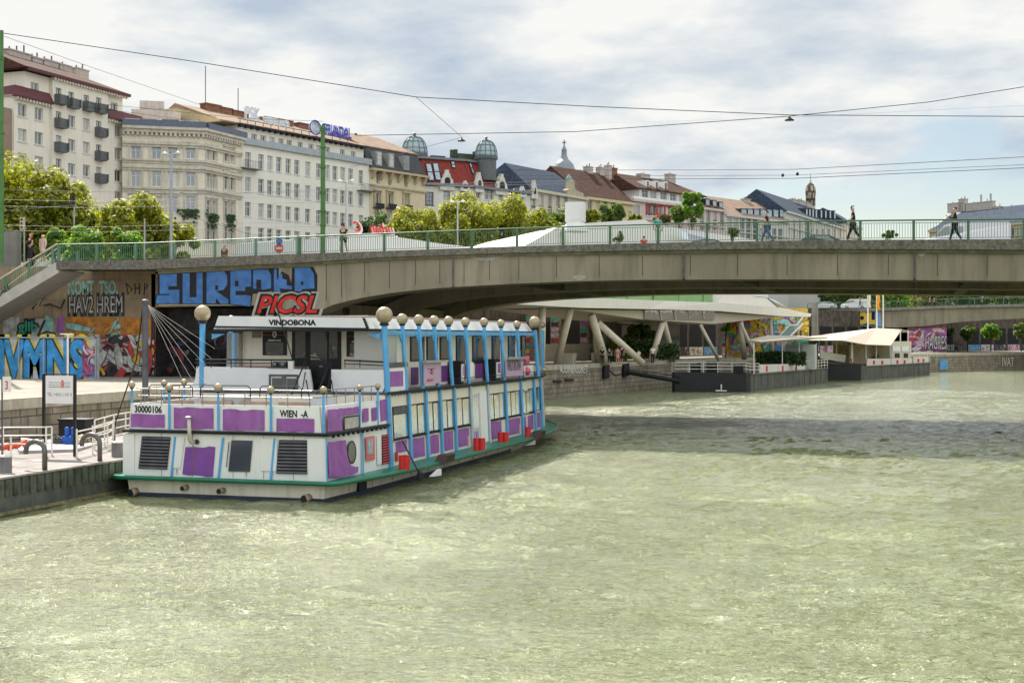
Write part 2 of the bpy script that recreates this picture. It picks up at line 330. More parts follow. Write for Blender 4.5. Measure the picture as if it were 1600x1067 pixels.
water_sheet()
b = MB(); b.quad((-3000, -3000, -2), (3000, -3000, -2), (3000, 3000, -2), (-3000, 3000, -2)); b.build('ground', mat('river_bed', (.1, .1, .06)), kind='structure', local=True)
QUAY = [(-35.2, -60), (-35.2, 78), (-34, 96), (-31.4, 117.6), (-26, 149), (-14.5, 188), (1.5, 224), (18.7, 252), (45, 290), (110, 370), (260, 540)]
WALL = [(-60, -60), (-60, 76.2), (-46.5, 76.2), (-46.5, 77.6), (-47, 100), (-44, 122), (-40, 155), (-27, 200), (-8, 243), (9.5, 272), (36, 312), (100, 392), (250, 560)]
PZ, GZ = 3.0, 10.2
def offs(line, d):
    out = []
    for i, p in enumerate(line):
        a, c = Vector(line[max(i-1, 0)]), Vector(line[min(i+1, len(line)-1)]); t = (c-a).normalized(); out.append((p[0]-t.y*d, p[1]+t.x*d))
    return out
# promenade sheet, stone quay wall with coping
b = MB()
b.poly([(x, y, PZ) for x, y in QUAY]+[(x-9, y+9, PZ) for x, y in reversed(QUAY[3:])]+[(-70, 80, PZ), (-70, -60, PZ)])
for i in range(3, len(QUAY)-1):
    (x0, y0), (x1, y1) = QUAY[i], QUAY[i+1]; b.quad((x0-9, y0+9, PZ), (x1-9, y1+9, PZ), (x1-60, y1+40, PZ), (x0-60, y0+40, PZ))
b.build('pavement', pave, kind='structure', local=True)
q = empty('quay_wall', (-35.2, 78, 0), 0, 'long stone quay wall along the left bank with weathered coping and dark stains', 'quay wall')
b = MB(); bc = MB(); inn = offs(QUAY, .9)
for i in range(len(QUAY)-1):
    (x0, y0), (x1, y1), (u0, v0), (u1, v1) = QUAY[i], QUAY[i+1], inn[i], inn[i+1]
    b.slab([(x0, y0), (x1, y1), (u1, v1), (u0, v0)], -1.5, PZ-.42)
    o1 = offs(QUAY, -.07); bc.slab([o1[i], o1[i+1], (u1, v1), (u0, v0)], PZ-.42, PZ+.02)
b.build('wall', stone, q); bc.build('coping', mat('quay_coping', (.43, .39, .31), .85, var=.15, bump=.3, streak=.35, dirt=(.15, .13, .09)), q)
# white quay graffiti and black plates on the wall face beyond the bridge
def quad_text(b, s, px0, py0, px1, py1, t0, t1, off=0, thick=.02, shear=0):
    O = at(px0, py1, t0); R = at(px1, py1, t1)-O; w = R.length; h = (py1-py0)*((t0+t1)/2)/F
    b.text(s, O, R, (0, 0, 1), w, h, off, thick, shear)
def wall_at(px, py, z=None):      # a point on the quay wall's face seen at this pixel
    r = ray(px, py)
    for i in range(len(QUAY)-1):
        (x0, y0), (x1, y1) = QUAY[i], QUAY[i+1]; dx, dy = x1-x0, y1-y0
        den = r.x*dy-r.y*dx
        if abs(den) < 1e-9: continue
        t = (x0*dy-y0*dx)/den; s = ((r.x*t-x0)*dx+(r.y*t-y0)*dy)/(dx*dx+dy*dy)
        if 0 <= s <= 1 and t > 0: return at(px, py, t*.999)
b = MB()
O = wall_at(874, 583); E = wall_at(917, 583); b.text('AUUINENSURET', O, E-O, (0, 0, 1), (E-O).length, .75, 0, .04)
b.build('lettering', mat('graffiti_white', (.72, .72, .70)), q)
b = MB()
for px in (945, 976):
    O = wall_at(px-4, 592 if px < 960 else 589); E = wall_at(px+4, 590 if px < 960 else 587); n = (E-O).normalized(); N = Vector((n.y, -n.x, 0))
    b.prism([O, E, E+Vector((0, 0, 1.3)), O+Vector((0, 0, 1.3))], N*.25)
for a, c, yy in ((864, 877, 597), (882, 896, 595)):
    O = wall_at(a, yy); E = wall_at(c, yy); n = (E-O).normalized(); N = Vector((n.y, -n.x, 0)); b.prism([O, E, E+Vector((0, 0, .2)), O+Vector((0, 0, .2))], N*.08)
b.build('mooring_plate', black, q)
b = MB(); O = wall_at(1468, 578); E = wall_at(1481, 577); n = (E-O).normalized(); N = Vector((n.y, -n.x, 0)); rd = random.Random(5)
for k in range(9):
    c0 = O+(E-O)*(k/9); b.prism([c0, c0+(E-O)/9.5, c0+(E-O)/9.5+Vector((0, 0, rd.uniform(1.3, 1.9))), c0+Vector((0, 0, rd.uniform(1.3, 1.9)))], N*.03)
b.mi(1)
O = wall_at(1566, 572); E = wall_at(1584, 572); b.text('IVAT', O, E-O, (0, 0, 1), (E-O).length, 1.5, 0, .05)
b.build('graffiti', [mat('graffiti_sky', (.12, .35, .6), var=.3), MATS['graffiti_white']], q)
# upper street level (both banks)
b = MB()
b.poly([(x, y, GZ) for x, y in WALL[:4]]+[(-60, 79.5, GZ), (-61, 76.2, GZ)][:1]+[(-900, 79.5, GZ), (-900, -60, GZ)])
for i in range(3, len(WALL)-1):
    (x0, y0), (x1, y1) = WALL[i], WALL[i+1]; b.quad((x0, y0, GZ), (x1, y1, GZ), (x1-900, y1+300 if i > 3 else y1, GZ), (x0-900, y0 if i == 3 else (y0+300 if i > 4 else y0), GZ))
b.build('road', asphalt, kind='structure', local=True)
b = MB(); b.quad((48, -200, PZ+7), (1500, -200, PZ+7), (1500, 700, PZ+7), (420, 700, PZ+7)); b.build('land', pave, kind='structure', local=True)
e = MB(); e.box(46.5, 48, -200, 300, -1, GZ+.4); e.build('embankment_wall', stone, label='stone embankment wall of the right bank outside the picture', cat='wall')
# upper retaining wall
ew = empty('retaining_wall', (-42.6, 79.5, PZ), 0, 'concrete retaining wall between the lower quay and the street, with arches and graffiti', 'wall')
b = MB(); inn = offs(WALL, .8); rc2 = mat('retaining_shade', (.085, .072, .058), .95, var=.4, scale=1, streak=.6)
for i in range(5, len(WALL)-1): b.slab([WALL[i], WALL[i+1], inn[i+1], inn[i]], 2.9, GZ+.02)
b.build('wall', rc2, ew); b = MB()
for i in range(4, 5): b.slab([WALL[i], WALL[i+1], inn[i+1], inn[i]], 2.9, GZ+.02)
b.slab([(-60, -60), (-59.2, -60), (-59.2, 76.2), (-60, 76.2)], 2.9, GZ+.02)
b.slab([(-46.8, 77.6), (-46.5, 82), (-47.3, 100), (-48, 100)], 2.9, 7.4)
b.build('wall', mat('retaining_concrete', (.24, .215, .175), .9, var=.25, scale=1, streak=.6, bump=.3), ew)
# arcade windows in the far wall, enlarged and blackened to stand for shade
rnd = random.Random(3); b = MB(); bm_ = MB()
cols = [mat('mural_%d' % i, c, .9, var=.4, scale=2.5, streak=.45, dirt=(.17, .14, .11), sfreq=2.5) for i, c in enumerate([(.5, .5, .47), (.45, .06, .06), (.08, .28, .5), (.6, .42, .05), (.35, .12, .38), (.05, .35, .22), (.05, .05, .06), (.55, .35, .42), (.5, .2, .04), (.28, .5, .45)])]
for i in range(5, len(WALL)-1):
    a, c = Vector((*WALL[i], 0)), Vector((*WALL[i+1], 0)); d = c-a; Ln = d.length; d.normalize(); N = Vector((d.y, -d.x, 0)); s = 1.0
    while s < Ln-5:
        P = a+d*s+N*.004
        b.prism([P+Vector((0, 0, 3.1)), P+d*4.1+Vector((0, 0, 3.1)), P+d*4.1+Vector((0, 0, 7.4)), P+Vector((0, 0, 7.4))], N*.02)
        if i < len(WALL)-3: bm_.cur = rnd.choice([0, 2, 7, 9, 6]); bm_.prism([P+Vector((0, 0, 3.05)), P+d*4.5+Vector((0, 0, 3.05)), P+d*4.5+Vector((0, 0, 4.2)), P+Vector((0, 0, 4.2))], N*.03); mural(bm_, P+N*.035+Vector((0, 0, 3.08)), d, (0, 0, 1), 4.4, 1.15, 16, rnd.randrange(9999), [0, 1, 2, 3, 4, 5, 7, 8, 9], .3, .9)
        s += 4.9
glass('dark_glass', (.012, .014, .016), .1, .1); b.build('arch_window', mat('arch_shade', (.015, .016, .018), .8), ew); bm_.build('graffiti', cols, ew)
# ================================================================ left: abutment walls under the bridge
BY = 72.2; BW = 27.0
wr = empty('abutment_wall', (-48, 76, PZ), 0, 'beige concrete abutment wall under the bridge end covered in graffiti', 'wall')
b = MB(); b.box(-61, -46.5, 76.0, 76.19, 2.95, GZ+.0); b.box(-46.8, -43.5, 76.0, 76.19, 7.46, 9.6)
for px in (62,): p = onY(px, 450, 76); b.box(p.x-.35, p.x+.35, 75.93, 76.0, 6.9, GZ-.3)
b.build('wall', mat('beige_concrete', (.33, .25, .165), .9, var=.2, scale=.9, streak=.55, dirt=(.12, .09, .06), tile=(1.9, 1.25, (.6, .55, .5), .012, .93)), wr)
Yb = 77.6
b = MB(); b.box(-46.5, -33.9, Yb, Yb+.4, 2.9, 7.4); b.box(-46.8, -46.495, 75.98, Yb, 2.95, 7.4); b.build('back_wall', mat('shade_dark_concrete', (.055, .052, .052), .9, var=.4, scale=2), wr)  # near-black colour stands for the shadow in the recess
def wtext(b, s, px0, py0, px1, py1, Y, off=0, thick=.02, shear=0):
    A = onY(px0, py1, Y); B_ = onY(px1, py1, Y); Tt = onY((px0+px1)/2, py0, Y); Bb = onY((px0+px1)/2, py1, Y)
    b.text(s, A, (1, 0, 0), (0, 0, 1), B_.x-A.x, Tt.z-Bb.z, off, thick, shear)
b = MB(); Yw = 75.985
b.cur = 6
# big black scribble strokes
def stroke(b, pts, Y, r, px_=True):
    P = [onY(x, y, Y) for x, y in pts]; b.tube(P, r, 5)
for st in ([(62, 440), (50, 465), (58, 475), (50, 482)], [(66, 436), (85, 450), (72, 458), (62, 478), (78, 475), (95, 482), (101, 468)], [(88, 438), (86, 452), (75, 456)]): stroke(b, st, Yw-.02, .06)
for st in ([(197, 443), (200, 460), (206, 452), (197, 443)], [(211, 443), (211, 460)], [(218, 443), (218, 460)], [(211, 451), (218, 450)], [(225, 461), (226, 443), (231, 446), (226, 452)]): stroke(b, st, Yw-.02, .035)
wtext(b, 'HAV2 HREM', 107, 461, 193, 491, Yw, .16, .012); b.cur = 0; wtext(b, 'HAV2 HREM', 108.5, 463, 191.5, 489, Yw, .0, .03)
b.cur = 9; wtext(b, 'NOMT  TSO.', 107, 440, 184, 460, Yw, .05, .02)
b.cur = 0; b.quad(*[onY(x, y, Yw-.003) for x, y in ((5, 527), (30, 527), (30, 496), (5, 496))])
b.quad(*[onY(x, y, Yw-.003) for x, y in ((47, 527), (87, 527), (75, 498), (56, 498))])
b.cur = 6; wtext(b, 'glib', 28, 500, 60, 525, Yw, .12, .01); b.cur = 5; wtext(b, 'glib', 29.5, 502, 58, 523, Yw, .03, .03)
b.cur = 9; b.quad(*[onY(x, y, Yw-.006) for x, y in ((66, 516), (86, 516), (82, 497), (72, 493))]); b.cur = 6
stroke(b, [(60, 524), (70, 500)], Yw, .1); stroke(b, [(60, 524), (73, 518), (87, 521)], Yw, .06)
b.cur = 4; b.quad(*[onY(x, y, Yw-.006) for x, y in ((88, 519), (99, 519), (99, 494), (90, 494))])
b.build('graffiti', cols, wr)
# dark red/grey/black mural, right part of the wall and the wall in the recess
b = MB(); A = onY(103, 594, Yw); B_ = onY(244, 594, Yw); ht = onY(150, 494, Yw).z-A.z
b.cur = 8; b.quad(*[onY(x, y, Yw-.004) for x, y in ((104, 530), (243, 530), (243, 497), (104, 495))])
b.cur = 1; b.quad(*[onY(x, y, Yw-.006) for x, y in ((108, 592), (243, 592), (243, 530), (108, 524))])
mural(b, A+Vector((0, 0, ht*.55)), (1, 0, 0), (0, 0, 1), (B_.x-A.x)*.62, ht*.42, 20, 11, [9, 9, 3, 8], .4, 1.2, z0=.012)
mural(b, A, (1, 0, 0), (0, 0, 1), B_.x-A.x, ht*.72, 90, 4, [0, 0, 1, 6, 6, 0, 1, 6, 3], .22, 1.0, z0=.04)
b.build('mural', cols, wr)
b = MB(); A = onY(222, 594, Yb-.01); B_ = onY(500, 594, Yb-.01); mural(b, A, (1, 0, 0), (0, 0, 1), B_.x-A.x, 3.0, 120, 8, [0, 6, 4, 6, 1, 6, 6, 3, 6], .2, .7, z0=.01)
b.build('mural', [mat('recess_dim_%d' % i, c, .9, var=.3) for i, c in enumerate([(.17, .17, .16), (.16, .04, .04), (.05, .1, .15), (.22, .17, .04), (.1, .06, .14), (.04, .1, .07), (.02, .02, .022), (.15, .1, .12), (.16, .08, .04), (.1, .15, .14)])], wr)  # dimmed copy of the wall palette, recess shade put into the colours
# fenced store with big blue letters
Yc = 70.5
st = empty('storage_container', (-52, Yc+1.2, PZ), 0, 'low metal store on the quay with large blue and yellow graffiti letters', 'container')
xr = onY(150, 560, Yc).x; zt = 5.5
b = MB(); b.box(-62, xr, Yc, Yc+.35, PZ, zt); b.build('panel', mat('store_grey', (.42, .43, .44), .6, var=.2, scale=2), st)
b = MB()
for px in (-60, -15, 30, 69, 105, 150): p = onY(px, 560, Yc); b.box(p.x-.04, p.x+.04, Yc-.07, Yc-.001, PZ, zt+.05)
b.box(-62, xr+.04, Yc-.07, Yc-.001, zt-.02, zt+.06); b.build('frame', polegrey, st)
b = MB(); Yt = Yc-.004
b.cur = 3; wtext(b, 'HVMNS', -26, 530, 136, 590, Yt, .36, .0); b.cur = 6; wtext(b, 'HVMNS', -24, 532, 132, 588, Yt, .25, .01); b.cur = 2; wtext(b, 'HVMNS', -22, 533, 130, 587, Yt, .15, .02)
A = onY(128, 590, Yt); B_ = onY(149, 590, Yt); mural(b, A, (1, 0, 0), (0, 0, 1), B_.x-A.x, 2.3, 26, 21, [4, 1, 4, 2, 7], .3, .6, z0=.01)
cols2 = list(cols); cols2[2] = mat('graffiti_blue', (.05, .26, .55), .8, var=.3, streak=.3, sfreq=3); cols2[3] = mat('graffiti_yellow', (.55, .46, .06), .8, var=.3, streak=.3, sfreq=3)
b.build('graffiti', cols2, st)
# ================================================================ the near bridge
def bx(px): return onY(px, 400, BY).x
def curve(lst): pts = [(onY(x, y, BY).x, onY(x, y, BY).z) for x, y in lst]; return pts
def interp(pts, x): return float(np.interp(x, [p[0] for p in pts], [p[1] for p in pts]))
topc = curve([(100, 407), (220, 406), (466, 396.5), (620, 391.5), (800, 385), (1000, 380), (1200, 376.5), (1333, 375), (1600, 373.5)])+[(60, 10.3)]
curb = curve([(100, 421), (220, 421), (460, 411), (600, 402), (800, 395), (1000, 391.5), (1200, 389), (1400, 389.5), (1600, 390.5)])+[(60, 9.5)]
gb = [(-44.2, 7.45), (-36.6, 7.45)]+curve([(480, 500), (495, 484), (520, 474.5), (560, 465.5), (600, 458.5), (640, 453.5), (700, 448.5), (800, 443), (900, 439), (1000, 437), (1200, 436), (1400, 437), (1600, 439)])+[(20, 8.2), (46, 5.5)]
XL = bx(88)
xs = [XL+i*(60-XL)/120 for i in range(121)]
br_ = empty('road_bridge', (-20, BY+BW/2, 0), 0, 'wide low concrete road bridge crossing the whole canal with graffiti on its left haunch', 'bridge')
def ribbon(b, fa, fb, y0, y1, xs):
    """solid strip between two height curves"""
    n = len(xs); vs = []
    for x in xs: vs += [(x, y0, fb(x)), (x, y0, fa(x)), (x, y1, fa(x)), (x, y1, fb(x))]
    fs = []
    for i in range(n-1):
        for k in range(4): k2 = (k+1) % 4; fs.append((i*4+k, (i+1)*4+k, (i+1)*4+k2, i*4+k2))
    fs += [(0, 1, 2, 3), ((n-1)*4+3, (n-1)*4+2, (n-1)*4+1, (n-1)*4)]
    b.add(vs, fs)
ft = lambda x: interp(topc, x); fc = lambda x: interp(curb, x); fg = lambda x: interp(gb, x)
for y0, y1, nm in ((BY, BY+1.1, 'kerb_beam'), (BY+BW-1.1, BY+BW, 'kerb_beam')):
    b = MB(); ribbon(b, ft, fc, y0, y1, xs); b.build(nm, mat('weathered_kerb', (.15, .142, .118), .95, var=.4, scale=7, bump=.6, bscale=25, streak=.35), br_)
b = MB(); ribbon(b, lambda x: ft(x)-.12, lambda x: ft(x)-.5, BY+1.1, BY+BW-1.1, xs); b.build('deck', asphalt, br_)
xg = [x for x in xs if -44.2 <= x <= 46]
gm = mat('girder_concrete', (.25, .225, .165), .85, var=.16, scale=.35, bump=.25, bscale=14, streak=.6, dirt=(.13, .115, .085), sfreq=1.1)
xg = [-44.2]+[x for x in xg if x > -44.2]
for y0, y1 in ((BY+.35, BY+2.6), (BY+12.3, BY+14.8), (BY+BW-2.6, BY+BW-.35)):
    b = MB(); ribbon(b, lambda x: fc(x)-.002, fg, y0, y1, xg); b.build('girder', gm, br_)
b = MB()
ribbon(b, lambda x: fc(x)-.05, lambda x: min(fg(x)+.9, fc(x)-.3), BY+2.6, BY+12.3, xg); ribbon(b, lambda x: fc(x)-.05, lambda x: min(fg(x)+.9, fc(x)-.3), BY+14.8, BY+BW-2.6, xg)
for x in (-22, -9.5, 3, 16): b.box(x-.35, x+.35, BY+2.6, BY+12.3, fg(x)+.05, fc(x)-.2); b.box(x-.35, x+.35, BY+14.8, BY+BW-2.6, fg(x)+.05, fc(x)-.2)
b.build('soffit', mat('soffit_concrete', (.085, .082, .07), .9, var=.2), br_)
for px, py, w2, h2 in ((905, 434, .35, .15), (1440, 393, .3, .25), (760, 398, 1.4, .3)):
    p = onY(px, py, gY0 if 0 else BY+.33); b = MB(); b.prism([p+Vector((w2*cos(a)*(1+.2*sin(3*a)), 0, h2*sin(a)*(1+.15*cos(4*a)))) for a in [2*pi*k/14 for k in range(14)]], (0, .015, 0)); b.build('repair_patch', mat('patch_pale', (.34, .33, .28), .9, var=.2), br_)
for px in (690, 1050, 1410):
    x = bx(px)+.6; b = MB(); b.tube([(x, BY+.22, fc(x)-.15), (x, BY+.22, fg(x)+.1), (x, BY+.5, fg(x)-.12)], .05, 8); b.build('drain_pipe', dsteel, br_)
b = MB(); b.box(-36.3, -34.2, BY+.6, BY+BW-.6, -1, 7.6); b.build('pier', gm, br_)
# formwork joints as thin dark grooves
b = MB()
for px in (506, 530, 566, 605, 646, 684, 722, 762, 808, 867, 934, 1002, 1077, 1151, 1229, 1308, 1388, 1465, 1543):
    x = bx(px); z0, z1 = fg(x), fc(x); b = MB(); b.box(x-.013, x+.013, BY+.335, BY+.349, z0+(z1-z0)*.14, z1-(z1-z0)*(.16 if px > 700 else .05)); b.build('joint', mat('joint_dark', (.05, .045, .04), .9), br_)
b = MB()
ribbon(b, lambda x: fc(x)-.004, lambda x: fc(x)-.16, BY+.15, BY+.34, xg); b.build('drip_edge', mat('stained_green', (.13, .13, .08), .9, var=.3), br_)
# SUREOKA / PICSL graffiti on the haunch
gY = BY+.345
cb_ = [mat('bridge_blue', (.055, .15, .37), .8, var=.25, scale=2, streak=.35, dirt=(.10, .14, .22), sfreq=3), mat('bridge_black', (.02, .02, .022), .7), mat('bridge_red', (.50, .035, .03), .8, var=.25), mat('graffiti_pale', (.33, .32, .27))]
def blk(b, pts, Y): b.poly([onY(x, y, Y) for x, y in pts])
def g4z(pts, off): return [onY(220+x/4, 380+y/4, gY-off) for x, y in pts]
b = MB(); b.cur = 1
for q in ([(105, 192), (560, 170), (560, 384), (90, 380), (88, 322), (105, 320)], [(560, 170), (820, 157), (820, 300), (700, 318), (688, 400), (560, 384)], [(820, 157), (862, 156), (862, 215), (880, 175), (925, 200), (940, 250), (945, 152), (1078, 147), (1104, 200), (1102, 318), (1010, 312), (820, 308)]): b.poly(g4z(q, .003))
b.cur = 0
for q in ([(118, 196), (225, 191), (225, 268), (172, 270), (172, 292), (240, 290), (240, 377), (94, 376), (102, 326), (178, 324), (178, 316), (118, 318)], [(262, 190), (305, 188), (305, 338), (348, 338), (348, 186), (386, 184), (386, 378), (262, 377)],
          [(411, 182), (520, 175), (540, 200), (540, 262), (515, 292), (470, 300), (548, 352), (548, 381), (500, 379), (470, 342), (468, 377), (411, 376)], [(560, 174), (690, 166), (690, 270), (652, 273), (652, 322), (688, 330), (684, 394), (560, 379)],
          [(702, 168), (796, 165), (814, 198), (814, 282), (770, 290), (702, 284)], [(832, 162), (850, 161), (850, 235), (870, 190), (884, 190), (884, 222), (912, 228), (912, 262), (944, 268), (944, 290), (868, 283), (874, 304), (832, 300)], [(962, 155), (1056, 151), (1082, 190), (1086, 283), (1010, 288), (1000, 303), (962, 300)]): b.poly(g4z(q, .009))
b.cur = 1
for x0, y0, x1, y1 in ((465, 264, 482, 292), (588, 235, 610, 270), (592, 298, 652, 325), (722, 228, 752, 286), (1000, 240, 1016, 262)): b.poly(g4z([(x0, y1), (x1, y1), (x1, y0), (x0, y0)], .013))
b.build('graffiti', cb_, br_)
b = MB(); b.cur = 3; wtext(b, 'PICSL', 398, 460, 500, 491, gY, .15, .018, .3); b.cur = 1; wtext(b, 'PICSL', 401, 461, 497, 490, gY, .10, .022, .3); b.cur = 2; wtext(b, 'PICSL', 403, 463, 495, 489, gY, .03, .026, .3)
b.build('graffiti', cb_, br_)
# ================================================================ railings
def railing(name, P, label, cat='railing', h=1.02, sp=2.69, m=None, bar=.135, group=None, z_of=None, postw=.07, barr=.011):
    """P: base polyline; posts are parts, the bars between two posts one panel"""
    P = [Vector(p) for p in P]; root = empty(name, P[0], 0, label, cat, group); m = m or railg
    tr = MB(); up = Vector((0, 0, 1))
    S = [0]
    for i in range(len(P)-1): S.append(S[-1]+(P[i+1]-P[i]).length)
    def pt(s):
        for i in range(len(P)-1):
            if s <= S[i+1]+1e-6: return P[i]+(P[i+1]-P[i])*((s-S[i])/max(S[i+1]-S[i], 1e-6))
        return P[-1]
    n = max(1, round(S[-1]/sp)); ds = S[-1]/n
    for i in range(n+1):
        p = pt(i*ds); d = (pt(min(i*ds+.1, S[-1]))-pt(max(i*ds-.1, 0))); d.z = 0; d.normalize(); nn = Vector((-d.y, d.x, 0))
        b = MB(); b.prism([p-d*postw-nn*.04-up*.12, p+d*postw-nn*.04-up*.12, p+d*postw+nn*.04-up*.12, p-d*postw+nn*.04-up*.12], (0, 0, h+.1)); b.build('post', m, root)
        if i < n:
            pn = MB(); k = int(ds/bar)
            for j in range(1, k):
                a = pt(i*ds+j*ds/k); pn.box(a.x-barr, a.x+barr, a.y-barr, a.y+barr, a.z+.1, a.z+h-.12)
            for zz_ in (.1, h-.14): pn.tube([pt(i*ds)+up*zz_, pt((i+1)*ds)+up*zz_], .02, 4)
            pn.build('panel', m, root)
    hp = [pt(i*S[-1]/max(1, int(S[-1]/2)))+up*h for i in range(max(1, int(S[-1]/2))+1)]
    tr.tube(hp, .042, 8); tr.build('handrail', m, root)
    return root
def rl(px0, px1, k, Y): return [(onY(px0+(px1-px0)*i/k, 400, Y).x, Y+.25, ft(onY(px0+(px1-px0)*i/k, 400, Y).x)) for i in range(k+1)]
railing('bridge_railing', rl(466, 1690, 20, BY), 'long green railing with flat posts along the near edge of the road bridge')
railing('bridge_railing', rl(88, 462, 6, BY), 'pale green railing above the graffiti wall at the left bridge end', m=railp)
railing('bridge_railing', [(x, BY+BW-.4, ft(x)) for x in np.linspace(-46, 30, 12)], 'far side green railing of the road bridge behind the cars')
# ================================================================ staircase at the far left
sr = empty('staircase', (-54, BY+2, PZ), 0, 'concrete stairs with pale stringer and green railing running down to the quay', 'staircase')
A = onY(92, 407, BY+.1); Bt = onY(-90, 515, BY+.1)
b = MB(); b.prism([A, A+Vector((0, 0, -.75)), Bt+Vector((0, 0, -.75)), Bt], (0, .25, 0)); b.prism([A+Vector((0, .3, -.6)), A+Vector((0, .3, -.72)), Bt+Vector((0, .3, -.72)), Bt+Vector((0, .3, -.6))], (0, 2.4, 0))
b.build('stringer', mat('stair_concrete', (.46, .44, .40), .8, var=.1), sr)
b = MB(); n = 30
for i in range(n):
    p = A+(Bt-A)*(i/n); q_ = A+(Bt-A)*((i+1)/n); b.box(q_.x, p.x, BY+.36, BY+2.69, q_.z-.25, p.z-.12)
b.build('tread', conc, sr)
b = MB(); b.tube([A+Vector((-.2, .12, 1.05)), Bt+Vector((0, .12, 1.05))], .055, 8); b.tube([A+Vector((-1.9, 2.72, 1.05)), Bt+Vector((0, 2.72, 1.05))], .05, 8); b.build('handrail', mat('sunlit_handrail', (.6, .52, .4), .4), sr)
b = MB()
for yy in (.12, 2.72):
    for i in range(60):
        p = A+(Bt-A)*((i+.5)/60)+Vector((0, yy, 0)); b.box(p.x-.011, p.x+.011, p.y-.011, p.y+.011, p.z+.1, p.z+1.0)
    b.tube([A+Vector((-.2, yy, .12)), Bt+Vector((0, yy, .12))], .02, 4); b.tube([A+Vector((-.2, yy, .92)), Bt+Vector((0, yy, .92))], .02, 4)
b.build('panel', railp, sr)
for i in range(5):
    for yy in (.12, 2.72):
        p = A+(Bt-A)*(i/5+.06); b = MB(); b.box(p.x-.06, p.x+.06, p.y+yy-.05, p.y+yy+.05, p.z-.1, p.z+1.02); b.build('post', railp, sr)
b = MB(); b.cur = 0; S0 = A+(Bt-A)*.42
b.text('SCALE', S0+Vector((-1.0, -.01, -.62)), (1, 0, .62), (-.3, 0, 1), 1.3, .4, 0, .01); b.build('graffiti', black, sr)
b = MB(); b.box(-66, onY(26, 380, 79).x, 79, 79.5, GZ-.5, onY(10, 362, 79).z); b.build('parapet_wall', conc, label='rough grey parapet wall beside the top of the stairs', cat='wall')
# ================================================================ pontoon and its things
px_, PT = -26.95, 1.2
pn = empty('landing_pontoon', (-30, 38, 0), 0, 'long steel landing pontoon with pale deck moored at the left of the boat', 'pontoon')
b = MB(); b.box(-33.4, px_, 12, 82, -.6, PT-.06); b.build('hull', mat('pontoon_steel', (.085, .095, .085), .6, var=.4, scale=1.5, streak=.6, dirt=(.13, .14, .08)), pn)
b = MB()
for i in range(175): y = 12.2+i*.4; b.box(px_, px_+.055, y, y+.2, PT-.62, PT-.08)
b.build('fender_boards', mat('algae_boards', (.085, .095, .07), .8, var=.5, scale=3), pn)
b = MB(); b.box(-33.45, px_+.06, 11.9, 82.1, PT-.06, PT); b.build('deck', mat('pontoon_deck', (.31, .285, .27), .8, var=.2, scale=1.5, dirt=(.16, .14, .13), dirtamt=.35, sfreq=.9, tile=(3, 1.5, (.6, .58, .56), .03, .9, 1)), pn)
b = MB(); b.box(px_, px_+.07, 12, 82, .02, .12); b.build('tide_band', mat('tide_mud', (.22, .19, .10), .9, var=.4, scale=4), pn)
b = MB(); b.prism([onZ(x, y, PT) for x, y in ((30, 709), (120, 706), (150, 696), (80, 690), (25, 696))], (0, 0, .12)); b.build('raised_hatch', mat('hatch_grey', (.36, .34, .34), .6), pn)
def hook(px, py, lab):
    p = onZ(px, py, PT); b = MB(); pts = [p+Vector((0, 0, 0)), p+Vector((0, 0, .6))]
    for i in range(1, 8): a = pi*i/7; pts.append(p+Vector((-.36+.36*cos(a), 0, .62+.30*sin(a))))
    pts.append(pts[-1]+Vector((0, 0, -.12)))
    b.smooth = True; b.tube(pts, .085, 10); b.build('mooring_hook', mat('bare_pipe', (.13, .12, .11), .4, metal=.5), label=lab, cat='mooring hook', group='bent pipe hooks on the pontoon')
hook(70, 734, 'bent grey pipe hook beside the pontoon edge below the tel board'); hook(156, 720, 'bent grey pipe hook nearer the boat on the pontoon edge')
def bollard(px, py, r, h, lab):
    p = onZ(px, py, PT); t_ = empty('bollard', p, 0, lab, 'bollard', 'stout bollards on the pontoon'); b = MB(); b.lathe(p, [(r, 0), (r, h)], 24); b.build('drum', mat('bollard_grey', (.20, .20, .20), .5, metal=.3, var=.3, streak=.4), t_)
    b = MB(); b.lathe(p+Vector((0, 0, h)), [(r+.02, 0), (r+.02, .05)], 24); b.build('cap', rail_w, t_)
bollard(9, 738, .19, .5, 'grey drum bollard at the left picture edge on the pontoon'); bollard(184, 713, .22, .5, 'grey drum bollard with rusty foot close to the boat stern')
def tube_rail(P, lab, hs=(.45, .75, 1.05), step=1.5, r=.025, h=1.05, m=None, nm='pontoon_railing'):
    root = empty(nm, P[0], 0, lab, 'railing', 'white tube railings on the pontoon'); m = m or rail_w; P = [Vector(p) for p in P]
    b = MB()
    for z in hs: b.tube([p+Vector((0, 0, z)) for p in P], r, 6)
    b.build('rail', m, root)
    for i in range(len(P)-1):
        n = max(1, round((P[i+1]-P[i]).length/step))
        for k in range(n+(i == len(P)-2)):
            p = P[i]+(P[i+1]-P[i])*(k/n); b = MB(); b.cyl(p, p+Vector((0, 0, h)), r*1.25, 6); b.build('post', m, root)
    return root
z_ = lambda x, y: onZ(x, y, PT)
tube_rail([z_(-60, 722), z_(5, 713), z_(72, 712), z_(81, 711)], 'white tube railing left of the tel board with red life vest tied on')
tube_rail([z_(17, 735-8), z_(67, 731)], 'short low white railing in front of the left bollard', hs=(.2, .75), h=.95)
tube_rail([z_(120, 716), z_(168, 703), z_(176, 697)], 'white tube railing between blue sacks and boat', hs=(.35, .65, .95), step=2)
tube_rail([z_(148, 703), z_(178, 692), z_(230, 680)], 'white tube railing at the back of the pontoon by the quay', hs=(.3, .6, .9, 1.15), h=1.15, step=1.6)
